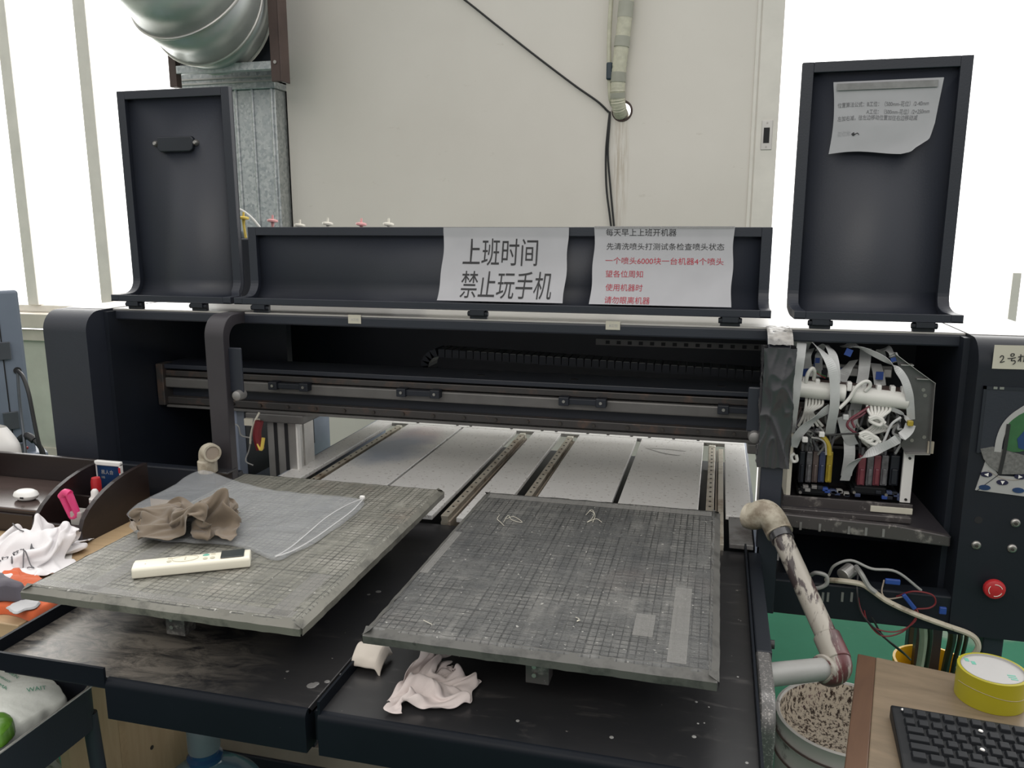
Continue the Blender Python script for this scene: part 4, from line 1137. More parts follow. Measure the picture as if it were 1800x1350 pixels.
# steel bracket plate on the right of the carriage
gp = [c8(725, 150), c8(965, 330), c8(955, 480), c8(932, 770), c8(786, 768), c8(760, 720), c8(800, 640), c8(800, 420), c8(765, 300)]
n = len(gp)
vs = [Vector((p.x, 1.905, p.z)) for p in gp] + [Vector((p.x, 1.908, p.z)) for p in gp]
sp_ = MB().add(vs, [tuple(range(n))[::-1], tuple(range(n, 2*n))] + [(i, (i+1) % n, n+(i+1) % n, n+i) for i in range(n)]).build('steel_plate', M['darksteel'], CR)
MB().strip([c8(722, 147, 1.897), c8(845, 240, 1.897), c8(970, 330, 1.897)], (0, 1, 0), 0.018, 0.0012, sub=2).build('plate_edge', M['alu'], sp_)
MB().strip([c8(968, 330, 1.897), c8(955, 480, 1.897), c8(935, 770, 1.897)], (0, 1, 0), 0.018, 0.0012, sub=2).build('plate_edge', M['aludark'], sp_)
MB().strip([c8(786, 770, 1.897), c8(860, 771, 1.897), c8(933, 771, 1.897)], (0, 1, 0), 0.022, 0.0012, sub=2).build('plate_edge', M['alu'], sp_)
for cx, cy in ((800, 220), (900, 308)):
    p = c8(cx, cy, 1.893)
    MB().box(p.x-0.013, p.x+0.013, p.y, p.y+0.02, p.z-0.001, p.z+0.001).build('plate_tab', M['alu'], sp_)
for cx, cy in ((910, 410), (900, 375), (905, 670), (828, 690)):
    p = c8(cx, cy, 1.9035)
    MB().cyl((p.x, p.y, p.z), (p.x, p.y+0.003, p.z), 0.004, n=10).build('plate_screw', M['bolt'], sp_)
p = c8(945, 730, 1.90)
MB().box(p.x-0.006, p.x+0.006, p.y-0.002, p.y+0.004, p.z-0.015, p.z+0.012).build('copper_tab', M['pvc'], sp_)
# parking shelf under the carriage
p, q = at(1385, 906, 1.80), at(1670, 962, 1.80)
pk = MB().prism([(0.160, 0.872), (0.40, 0.866), (0.505, 0.852), (0.506, 0.828), (0.165, 0.842)], 'y', 1.80, 1.815).build('parking_shelf', M['stain'], PR, bevel=0.003)
MB().add([(0.160, 1.815, 0.855), (0.505, 1.80, 0.850), (0.48, 2.05, 0.866), (0.160, 2.05, 0.866)], [(0,1,2,3)]).build('shelf_deck', M['brownblack'], pk, solid=0.004)
MB().box(0.165, 0.435, 1.84, 1.855, 0.858, 0.872).build('wiper_bar', M['stain'], pk, bevel=0.002)
for x in (0.20, 0.24, 0.30, 0.335, 0.37):
    MB().box(x, x+0.005, 1.7985, 1.80, 0.838, 0.856).build('drip', M['aludark'], pk)
# wiring below the shelf
def loom(pts, r, m, name='loose_wire'):
    return MB().tube([at(*p) for p in pts], r, n=8).build(name, m, PR, smooth=True)
def c7(cx, cy, Y): return (1300 + cx/2.756, 860 + cy/2.756, Y)
loom([c7(420, 440, 1.80), c7(500, 445, 1.775), c7(590, 460, 1.77), c7(640, 490, 1.768), c7(720, 545, 1.766), c7(850, 605, 1.765), c7(1000, 660, 1.765), c7(1110, 700, 1.768), c7(1152, 740, 1.77), c7(1145, 790, 1.775), c7(1060, 870, 1.80)], 0.0062, M['pvc'], 'grey_cable')
loom([c7(565, 375, 1.80), c7(590, 410, 1.77), c7(625, 470, 1.765), c7(660, 500, 1.762)], 0.0055, M['tubegrey'], 'grey_cable')
loom([c7(340, 420, 1.80), c7(370, 405, 1.775), c7(420, 420, 1.77), c7(420, 460, 1.77), c7(370, 480, 1.775), c7(330, 460, 1.80)], 0.0045, M['tubegrey'])
loom([c7(430, 420, 1.80), c7(460, 370, 1.775), c7(540, 345, 1.77), c7(640, 385, 1.77), c7(760, 400, 1.77), c7(880, 490, 1.775)], 0.0030, M['tubegrey'])
loom([c7(570, 490, 1.80), c7(590, 590, 1.765), c7(650, 670, 1.765), c7(760, 690, 1.765), c7(850, 640, 1.765), c7(850, 580, 1.77)], 0.0016, M['redwire'])
loom([c7(600, 560, 1.80), c7(620, 640, 1.765), c7(690, 710, 1.765), c7(790, 690, 1.765), c7(862, 610, 1.765), c7(850, 570, 1.77)], 0.0016, M['redwire'])
loom([c7(760, 520, 1.78), c7(840, 495, 1.768), c7(930, 510, 1.765), c7(950, 550, 1.765), c7(920, 575, 1.765), c7(860, 580, 1.768)], 0.0018, M['redwire'])
loom([c7(700, 440, 1.79), c7(690, 500, 1.77), c7(720, 530, 1.77), c7(800, 520, 1.775)], 0.0016, M['tan'])
loom([c7(575, 400, 1.79), c7(570, 500, 1.765), c7(590, 600, 1.763), c7(680, 700, 1.765), c7(780, 780, 1.80), c7(828, 826, 1.90)], 0.0022, M['rubber'])
loom([c7(640, 620, 1.765), c7(700, 715, 1.78), c7(800, 800, 1.86)], 0.0022, M['rubber'])
for cx, cy, w_, h_ in ((742, 448, 30, 12), (822, 545, 9, 40), (985, 588, 14, 16)):
    p = at(*c7(cx, cy, 1.765)); k = 1/2.756*1.95/F
    mb = MB().box(p.x-w_*k, p.x+w_*k, p.y-0.003, p.y+0.004, p.z-h_*k, p.z+h_*k)
    if w_ == 9: mb.rot(c=p, ry=R(-40))
    mb.build('crimp_terminal', M['bluetab'], PR, bevel=0.002)
p = at(*c7(500, 420, 1.79))
MB().cyl(p, p + Vector((0.02, 0.02, 0.01)), 0.016, n=18).build('small_motor', M['alu'], PR, bevel=0.002)
for cx in (405, 430, 500, 545):
    p0, p1 = at(*c7(cx, 500, 1.785)), at(*c7(cx-4, 545, 1.785))
    MB().box(p0.x-0.0025, p0.x+0.0025, 1.7845, 1.787, p1.z, p0.z).build('ink_drip', M['aludark'], PR)
# cables under the frame running to the floor bucket
for i, (x, r, m) in enumerate(((1622, 0.010, M['ivory']), (1632, 0.008, M['rubber']), (1672, 0.010, M['rubber']), (1686, 0.006, M['rubber']), (1697, 0.005, M['rubber']))):
    loom([(x, 1085, 1.95), (x+2, 1120, 2.05), (x-3-4*(i > 1), 1160, 2.15), (x-10-4*(i > 1), 1195, 2.2)], r, m, 'floor_cable')
for x0 in (1612, 1640):
    p0 = at(x0, 1110, 2.35)
    MB().box(p0.x, p0.x+0.025, 2.35, 2.38, 0.0, 0.66).build('leg', M['black'], PR)

# left opening: wiring seen between leg and post
def lw(pts, r, m): return MB().tube([at(*p) for p in pts], r, n=8).build('loose_wire', m, PR, smooth=True)
lw([(398, 743, 2.0), (418, 748, 2.0), (424, 765, 2.0), (440, 770, 2.0), (442, 775, 2.0)], 0.0022, M['tubegrey'])
lw([(446, 735, 1.98), (443, 760, 1.98), (438, 790, 1.98), (432, 810, 1.97), (445, 818, 1.97)], 0.0020, M['tubegrey'])
lw([(456, 725, 1.96), (446, 745, 1.95), (441, 765, 1.95), (440, 780, 1.95)], 0.0030, M['ivory'])
lw([(456, 740, 1.95), (452, 765, 1.945), (458, 790, 1.945)], 0.012, M['redwire'])
lw([(450, 765, 1.94), (452, 778, 1.938), (459, 790, 1.938), (463, 770, 1.94)], 0.005, M['fil_y'])
MB().box(-1.262-0.045, -1.262, 2.0, 2.012, 0.935, 0.955).build('white_bracket', M['ivory'], PR)
MB().box(-1.29, -1.205, 1.752, 1.80, 0.870, 0.876).build('black_clamp', M['tapeblk'], PR, bevel=0.002)

# ink supply box behind the centre lid
MB().box(-1.52, -0.93, 2.22, 2.50, ZT+0.001, 1.462).build('ink_box', M['black'], PR, bevel=0.004)

# right control column
cp = MB().box(0.532, 0.684, YF-0.004, YF, 1.045, 1.183).build('panel_window', M['black'], rc, bevel=0.002)
MB().box(0.528, 0.684, YF-0.0055, YF-0.0005, 1.178, 1.184).box(0.528, 0.533, YF-0.0055, YF-0.0005, 1.045, 1.184).build('window_edge', M['inner'], cp)
MB().box(0.545, 0.552, YF-0.0065, YF-0.0045, 1.179, 1.184).box(0.556, 0.564, YF-0.0065, YF-0.0045, 1.179, 1.184).build('window_glint', M['bolt'], cp)
mp = [(0.5345, 0.965), (0.5475, 1.030), (0.556, 1.022), (0.563, 1.015), (0.575, 0.999), (0.60, 0.999), (0.686, 0.997), (0.686, 0.955)]
mm = MB().prism([(x, z) for x, z in mp], 'y', YF-0.0025, YF-0.0002).build('membrane_panel', M['membrane'], rc)
def P17(px, py): 
    p = at(px, py, YF); return p.x, p.z
def oval(px, py, rx, rz, m, y0=0.0045):
    x, z = P17(px, py)
    n = 24
    pts = [(x+rx*math.cos(2*math.pi*i/n), z+rz*math.sin(2*math.pi*i/n)) for i in range(n)]
    return MB().prism(pts, 'y', YF-y0, YF-0.002).build('membrane_button', m, mm)
def tri(px, py, d, par):
    x, z = P17(px, py); s = 0.0042
    pts = {'l': [(-1,0),(0.8,0.9),(0.8,-0.9)], 'r': [(1,0),(-0.8,0.9),(-0.8,-0.9)], 'd': [(0,-1),(0.9,0.8),(-0.9,0.8)]}[d]
    MB().prism([(x+a*s, z+b*s) for a, b in pts], 'y', YF-0.0055, YF-0.0046).build('arrow', M['whiteplastic'], par)
for px_, py_, d in ((1733, 833, 'l'), (1761, 847, 'd'), (1792, 837, 'r'), (1730, 856, ''), (1789, 861, '')):
    o = oval(px_, py_, 0.0108, 0.0055, M['navy'] if d else M['blueprint'])
    if d: tri(px_, py_, d, o)
def arcpts(pts, m, wd, name, y=0.006):
    P = [Vector((P17(a, b)[0], YF-y, P17(a, b)[1])) for a, b in pts]
    return MB().strip(P, (0, 0.0, 1) if False else [Vector((-(P[min(i+1, len(P)-1)]-P[max(i-1, 0)]).z, 0, (P[min(i+1, len(P)-1)]-P[max(i-1, 0)]).x)) for i in range(len(P))], wd, 0.0006, sub=6).build(name, m, rc)
arcpts([(1716, 862), (1735, 848), (1757, 832)], M['inner'], 0.0010, 'crack', 0.0034)
arcpts([(1736, 826), (1760, 840), (1786, 843), (1802, 838)], M['tan'], 0.0008, 'crack', 0.0034)
# torn overlay with a grey arc and green field
gpts = [(1771, 743), (1780, 735), (1790, 728), (1802, 722), (1802, 790), (1790, 793), (1778, 793), (1768, 790)]
MB().prism([P17(a, b) for a, b in gpts][::-1], 'y', YF-0.0065, YF-0.0042).build('green_field', M['green'], rc)
arcpts([(1752, 793), (1756, 770), (1765, 748), (1780, 731), (1802, 716)], M['membrane'], 0.013, 'grey_arc', 0.0060)
MB().prism([P17(a, b) for a, b in ((1722, 788), (1745, 784), (1802, 800), (1802, 832), (1757, 832), (1738, 818), (1728, 806))][::-1], 'y', YF-0.0060, YF-0.001).build('torn_mesh', M['mesh'], rc)
arcpts([(1771, 744), (1764, 790), (1755, 832)], M['rubber'], 0.007, 'seam', 0.0075)
MB().prism([P17(a, b) for a, b in ((1786, 770), (1802, 752), (1802, 790), (1788, 786))][::-1], 'y', YF-0.0075, YF-0.006).build('dark_patch', M['blueprint'], rc)
# holes, locks, stop button
x, z = P17(1720, 914); MB().cyl((x, YF-0.0006, z), (x, YF+0.01, z), 0.0078).build('hole', M['darkgap'], rc)
for px_, py_ in ((1785, 919), (1716, 958), (1779, 964)):
    x, z = P17(px_, py_)
    kn = MB().lathe([(0, 0.006), (0.0052, 0.006), (0.0060, 0.0045), (0.0075, 0.004), (0.0092, 0.002), (0.0096, -0.001)], (x, YF, z), (0,-1,0), 24).build('metal_button', M['bolt'], rc, smooth=True)
    MB().cyl((x-0.001, YF-0.0085, z), (x-0.001, YF-0.006, z), 0.0032, n=14).build('button_centre', M['dirtbolt'], kn)
x, z = P17(1743, 1029)
es = MB().lathe([(0.0, 0.026), (0.014, 0.0255), (0.0195, 0.023), (0.0212, 0.019), (0.0205, 0.014), (0.013, 0.010), (0.013, -0.001)], (x, YF, z), (0,-1,0), 36).build('stop_button', M['red'], rc, smooth=True)
es['label'] = 'red emergency stop button'
for a0 in (20, 140, 260):
    P = [Vector((x + 0.0128*math.cos(R(a0+i*10)), YF-0.0262, z + 0.0128*math.sin(R(a0+i*10)))) for i in range(9)]
    MB().tube(P, 0.0007, n=6, sub=0).build('arrow_mark', M['fil_w'], es)
# column corner mark lines (shiny slits inside the bar)
for a, b in (((1405, 587), (1613, 592)), ((1655, 594), (1690, 596))):
    A, B = at(*a, 2.24), at(*b, 2.24)
    MB().box(A.x, B.x, 2.235, 2.24, min(A.z, B.z)-0.001, max(A.z, B.z)+0.001).build('slit', M['tubegrey'], PR)

# ------------------------------------------------------------------ papers, labels
def paper_thing(name, label, x0, x1, zs, m=M['paper'], yfun=None, skew=None, seed=0, nu=24, nv=30):
    """sheet following yfun(z); zs=(top,bottom)"""
    def f(u, v):
        z = zs[0] + (zs[1]-zs[0])*v
        x = x0 + (x1-x0)*u
        if skew: x, z = skew(u, v, x, z)
        y = yfun(u, v, z) + 0.0012*noise.noise(Vector((u*4+seed, v*4, seed)))
        return Vector((x, y, z))
    p = MB().grid(f, nu, nv).build(name, m, smooth=True, loc=f(0.5, 1.0), recalc=False)
    tag(p, label, 'paper')
    def on(X_, Z_):     # surface in metres from the top-left corner, a hair in front
        u, v = X_/(x1-x0), Z_/(zs[0]-zs[1])
        q = f(min(max(u, 0), 1), min(max(v, 0), 1)); return q + Vector((0, -0.0007, 0))
    return p, on
def lid_sheet(ztop, drop):
    """(y, z) at distance q down the sheet: flat on the rim, then hanging free down to the lip"""
    a, b = Vector((1.9555, ztop - 0.024)), Vector((1.893, 1.3195))
    L = (b - a).length
    def g(q):
        if q < 0.024: return 1.9555, ztop - q
        t = (q - 0.024)/L
        if t < 1:
            p = a + (b-a)*t
            k = 0.010*math.sin(math.pi*t)
            return p.x + k, p.y
        return 1.893 - (q - 0.024 - L), 1.3195
    return g
def sheet_on_lid(name, label, x0, x1, ztop, drop, seed):
    g = lid_sheet(ztop, drop)
    def f(X_, q):
        y, z = g(q)
        u = (X_-x0)/(x1-x0)
        e = 0.0014*math.sin(q*60+seed)*(2*u-1)
        return Vector((X_ + e, y - 0.0009*(1+noise.noise(Vector((u*4+seed, q*18, seed)))), z))
    p = MB().grid(lambda u, v: f(x0+(x1-x0)*u, drop*v), 24, 46).build(name, M['paper'], smooth=True, loc=f((x0+x1)/2, drop), recalc=False)
    tag(p, label, 'paper')
    def find(px, py):
        """distance down the sheet and x where the photo point falls"""
        best = None
        for k in range(400):
            q = drop*k/399; y, z = g(q); a = at(px, py, y)
            d = abs(a.z - z)
            if best is None or d < best[0]: best = (d, q, a.x)
        return best[1], best[2]
    def row(mb, body, px0, px1, pyb, size):
        q0, xa = find(px0, pyb); _, xb = find(px1, pyb)
        write(mb, body, 0, 0, size, lambda u, v: f(xa+u, min(max(q0-v, 0.0), drop)) + Vector((0, -0.0006, 0.0003)), width=xb-xa)
    return p, row
p1, row1 = sheet_on_lid('paper_notice', 'white sheet with two lines of large black writing on the centre lid', -0.674, -0.357, 1.4965, 0.190, 1)
tx = MB()
row1(tx, '上班时间', 812, 944, 462, 0.077)
row1(tx, '禁止玩手机', 806, 969, 519, 0.075)
tx.build('printed_text', M['ink'], p1, recalc=False)
p2, row2 = sheet_on_lid('paper_notice', 'white sheet with small black and red rows of writing on the centre lid', -0.293, 0.030, 1.4995, 0.196, 2)
MB().box(-0.293, 0.030, 1.9515, 1.9522, 1.4945, 1.4995).build('clear_tape', M['tapestrip'], p2)
for body, px0, px1, pyb, m in (('每天早上上班开机器', 1065, 1189, 414, 'ink'), ('先清洗喷头打测试条检查喷头状态', 1065, 1274, 438, 'ink'),
    ('一个喷头6000块一台机器4个喷头', 1064, 1271, 463, 'inkred'), ('望各位周知', 1064, 1130, 486, 'inkred'), ('使用机器时', 1063, 1129, 510, 'inkred'), ('请勿眼离机器', 1062, 1142, 532, 'inkred')):
    t1 = MB(); row2(t1, body, px0, px1, pyb, 0.0185)
    t1.build('printed_row', M[m], p2, recalc=False)
def row(on, mb, body, px0, px1, pyb, size, x0, zt, Y=1.955, **k):
    a, b = at(px0, pyb, Y), at(px1, pyb, Y)
    write(mb, body, 0, 0, size, lambda u, v: on(a.x - x0 + u, zt - (a.z + v)), width=b.x-a.x, **k)
# note on the right lid
def rl_y(u, v, z): return 1.962 - 0.012*max(0, u+v-1.55)**1.0 - 0.004*math.sin(u*2.5)*v
def rl_skew(u, v, x, z):
    x += 0.006*math.sin(v*3)*(1-u) - (0.016*v + 0.02*max(0, v-0.6))*u
    z += 0.001*u + (0.016*(v-0.75)*4*max(0, u-0.75)*4*0.6 if v > 0.75 and u > 0.75 else 0) + 0.004*math.sin(u*6)*v
    if v > 0.85 and u > 0.85: x -= 0.02*(v-0.85)/0.15*(u-0.85)/0.15
    return x, z
p3, on3 = paper_thing('paper_note', 'white curled sheet with typed rows taped high on the right lid', 0.222, 0.441, (1.807, 1.656), yfun=rl_y, skew=rl_skew, seed=5)
MB().box(0.230, 0.430, 1.958, 1.9596, 1.789, 1.803).build('silver_tape', M['stickytape'], p3)
t3, t4, t5 = MB(), MB(), MB()
for body, px0, px1, pyb, mb in (('位置算法公式：B工位：（500mm-花位）/2-40mm', 1469, 1637, 189, t3), ('A工位：（500mm-花位）/2+250mm', 1522, 1640, 201, t3), ('左加右减，往左边移动位置加往右边移动减', 1468, 1618, 213, t3), ('花位数', 1469, 1494, 240, t5)):
    row(on3, mb, body, px0, px1, pyb, 0.0115, 0.222, 1.807, Y=1.955)
t3.build('typed_text', M['inkgrey'], p3, recalc=False)
t5.build('pale_text', M['inkpale'], p3, recalc=False)
def o3(px, py):
    a = at(px, py, 1.955); return on3(a.x-0.222, 1.807-a.z) + Vector((0, -0.0004, 0))
MB().tube([o3(1496, 238), o3(1501, 235), o3(1498, 240), o3(1503, 237), o3(1500, 241), o3(1507, 236), o3(1511, 239)], 0.0007, n=6, sub=4).build('scribble', M['ink'], p3)
# bar labels and the machine number note
for px0, px1, py0, py1, body, lab in ((612, 635, 553, 569, 'A工位', 'small white label on the front bar under the wide lid left half'), (1065, 1090, 564, 580, 'B工位', 'small white label on the front bar under the red-lettered sheet')):
    a, b = at(px0, py0, 1.8815), at(px1, py1, 1.8815)
    o = MB().box(a.x, b.x, 1.8800, 1.8815, b.z, a.z).build('paper_label', M['papercream'], loc=((a.x+b.x)/2, 1.8815, b.z))
    tag(o, lab, 'label')
    tb = MB(); write(tb, body, 0, 0, 0.0078, lambda u, v: Vector((a.x+0.008+u, 1.8794, b.z+0.007+v)), width=(b.x-a.x)*0.6); tb.build('printed_text', M['inkpale'], o)
a, b = at(1748, 606, YF), at(1830, 651, YF)
def cy_(u, v): return Vector((a.x + (b.x-a.x)*u, YF-0.0016-(0.0008*math.sin(u*6)), a.z + (b.z-a.z)*v + 0.001*u))
nt_ = MB().grid(cy_, 8, 4).build('paper_note', M['papercream'], loc=((a.x+b.x)/2, YF-0.001, b.z), smooth=True, recalc=False)
tag(nt_, 'cream handwritten note stuck on the control column top', 'paper')
hw = MB()
def st(pts): hw.tube([at(p[0], p[1], YF-0.003) for p in pts], 0.0009, n=6, sub=4)
def c6(l): st([(1580 + x/6.136, 560 + y/6.136) for x, y in l])
c6([(1092, 420), (1110, 400), (1130, 408), (1125, 435), (1095, 472), (1140, 462)])
c6([(1210, 385), (1225, 378), (1245, 382), (1240, 402), (1212, 405), (1210, 385)]); c6([(1175, 430), (1220, 428), (1262, 420)]); c6([(1225, 428), (1215, 455), (1250, 452), (1255, 475), (1230, 495)])
c6([(1288, 415), (1320, 408), (1345, 405)]); c6([(1318, 385), (1316, 430), (1314, 465)]); c6([(1316, 420), (1300, 445), (1285, 460)]); c6([(1360, 390), (1352, 440), (1345, 468)]); c6([(1362, 392), (1392, 388), (1390, 450), (1412, 462)])
hw.build('handwriting', M['ink'], nt_, smooth=True)

# ------------------------------------------------------------------ ink filters behind the centre lid
FIL = [(428, 383, 'fil_y', 'yellow disc filter on a stem above the ink box, nearest the left lid', 2.30),
       (479, 388, 'fil_p', 'pink disc filter on a stem just left of the cream one, above the wide lid', 2.36),
       (527, 396, 'fil_w', 'cream disc filter peeking lowest over the wide lid edge', 2.36),
       (576, 393, 'fil_w', 'cream disc filter peeking over the wide lid, right of the lowest one', 2.36),
       (635, 394, 'fil_p', 'pink disc filter peeking over the wide lid, second from right', 2.36),
       (683, 394, 'fil_w', 'cream disc filter peeking over the wide lid, rightmost of the row', 2.36)]
for px_, py_, m, lab, Y in FIL:
    c = at(px_, py_, Y)
    t = thing('disc_filter', lab, 'filter', (c.x, c.y, 1.462), group='ink filters behind the wide lid')
    s0 = MB().lathe([(0.0, -0.005), (0.010, -0.005), (0.0165, -0.003), (0.0172, 0.0), (0.0165, 0.003), (0.010, 0.005), (0.0, 0.005)], c, (0.10, 0, 1), 24)
    d = s0.build('filter_disc', M[m], t, smooth=True)
    MB().cyl(c + Vector((0,0,0.004)), c + Vector((0.0015,0,0.018)), 0.004, 0.003, n=12).build('nipple', M[m], t, smooth=True)
    MB().cyl(c - Vector((0,0,0.004)), c - Vector((0.001,0,0.022)), 0.006, 0.004, n=12).build('luer_neck', M[m], t, smooth=True)
    MB().cyl(c - Vector((0.001,0,0.018)), Vector((c.x+0.004, c.y, 1.463)), 0.0042, n=10).build('stem', M[m], t, smooth=True)
tag(MB().tube([at(412, 366, 2.40), at(425, 370, 2.40), at(440, 381, 2.40), at(452, 394, 2.40), at(458, 404, 2.40), at(460, 425, 2.40)], 0.0045, n=10).build('ink_tube', M['tubewhite'], smooth=True), 'white tube arching behind the yellow disc filter', 'tube')
c = at(424, 424, 2.33)
tag(MB().lathe([(0.020, 0.0), (0.020, 0.012), (0.018, 0.020), (0.010, 0.026), (0.0, 0.027)], (c.x, 2.33, 1.4625), (0,0,1), 24).build('bottle_cap', M['capgrey'], smooth=True, loc=(c.x, 2.33, 1.4625)), 'pale blue round cap on the ink box left end', 'cap')

# ------------------------------------------------------------------ things on the platens and trays
ZP = 0.9012
def heap(name, outline, H, m, z0, seed, label, cat, folds=9.0, amp=0.35, nu=150, nr=46, edge=0.9, dirn=(1, 0.3), droop=None, parent=None, sharp=1.0, flat=0.55):
    """crumpled cloth lying on z0 within an outline (x,y points)"""
    O = [Vector((p[0], p[1])) for p in outline]
    c = Vector((sum(p.x for p in O)/len(O), sum(p.y for p in O)/len(O)))
    ring = [Vector(p).to_2d() for p in spline([Vector((p.x, p.y, 0)) for p in O + [O[0]]], 10)]
    ang = sorted(((math.atan2(p.y-c.y, p.x-c.x) % (2*math.pi)), (p-c).length) for p in ring)
    def rad(a):
        a %= 2*math.pi
        for i in range(len(ang)):
            if ang[i][0] >= a:
                a1, r1 = ang[i]; a0, r0 = ang[i-1] if i else (ang[-1][0]-2*math.pi, ang[-1][1])
                return r0 + (r1-r0)*((a-a0)/(a1-a0) if a1 > a0 else 0)
        a0, r0 = ang[-1]; a1, r1 = ang[0][0]+2*math.pi, ang[0][1]
        return r0 + (r1-r0)*((a-a0)/(a1-a0) if a1 > a0 else 0)
    sd = Vector((seed*3.7, seed*1.3, seed))
    dx, dy = dirn
    def ridg(x, y, k):
        q = Vector((x*k, y*k, 0)) + sd
        wv = Vector((noise.noise(q*0.6), noise.noise(q*0.6 + Vector((9, 2, 0))), 0))*0.9
        n1 = noise.noise(Vector(((x*dx + y*dy)*k*0.45, (-x*dy + y*dx)*k*1.25, 0)) + sd + wv)
        return (1 - abs(n1)*2.0)
    def hh(s, a, x, y):
        env = max(0.0, 1 - s**2.6)
        base = flat + (1-flat)*env
        rr = 0.60*ridg(x, y, folds) + 0.30*ridg(x+3, y+1, folds*2.1) + 0.10*ridg(x, y, folds*4.3)
        h = H*(base*(1-amp) + amp*(0.35+0.65*rr)*1.25)
        fall = min(1.0, (1-s)*(1/(1-edge))) if s > edge else 1.0
        return max(0.0015, h*(fall**0.6))
    vs, fs = [], []
    vs.append((c.x, c.y, z0 + hh(0, 0, c.x, c.y)))
    for j in range(1, nr+1):
        s = j/nr
        for i in range(nu):
            a = 2*math.pi*i/nu
            r = rad(a)*s*(1 + (0.035*noise.noise(Vector((math.cos(a)*5, math.sin(a)*5, seed))) if s > 0.7 else 0))
            x, y = c.x + r*math.cos(a), c.y + r*math.sin(a)
            vs.append((x, y, z0 + hh(s, a, x, y)))
    for i in range(nu): fs.append((0, 1+i, 1+(i+1) % nu))
    for j in range(nr-1):
        for i in range(nu):
            b = 1+j*nu; fs.append((b+i, b+nu+i, b+nu+(i+1) % nu, b+(i+1) % nu))
    # rim tucked to the support
    b = len(vs)
    for i in range(nu):
        p = vs[1+(nr-1)*nu+i]; vs.append((p[0]*0.995+c.x*0.005, p[1]*0.995+c.y*0.005, z0))
    for i in range(nu):
        k = 1+(nr-1)*nu; fs.append((k+i, b+i, b+(i+1) % nu, k+(i+1) % nu))
    fs.append(tuple(range(b, b+nu))[::-1])
    mb = MB().add(vs, fs)
    o = mb.build(name, m, smooth=False, loc=(c.x, c.y, z0))
    for p in o.data.polygons: p.use_smooth = True
    if label: tag(o, label, cat)
    bvh = BVHTree.FromPolygons([Vector(v) for v in vs], fs[:-1])
    return o, bvh

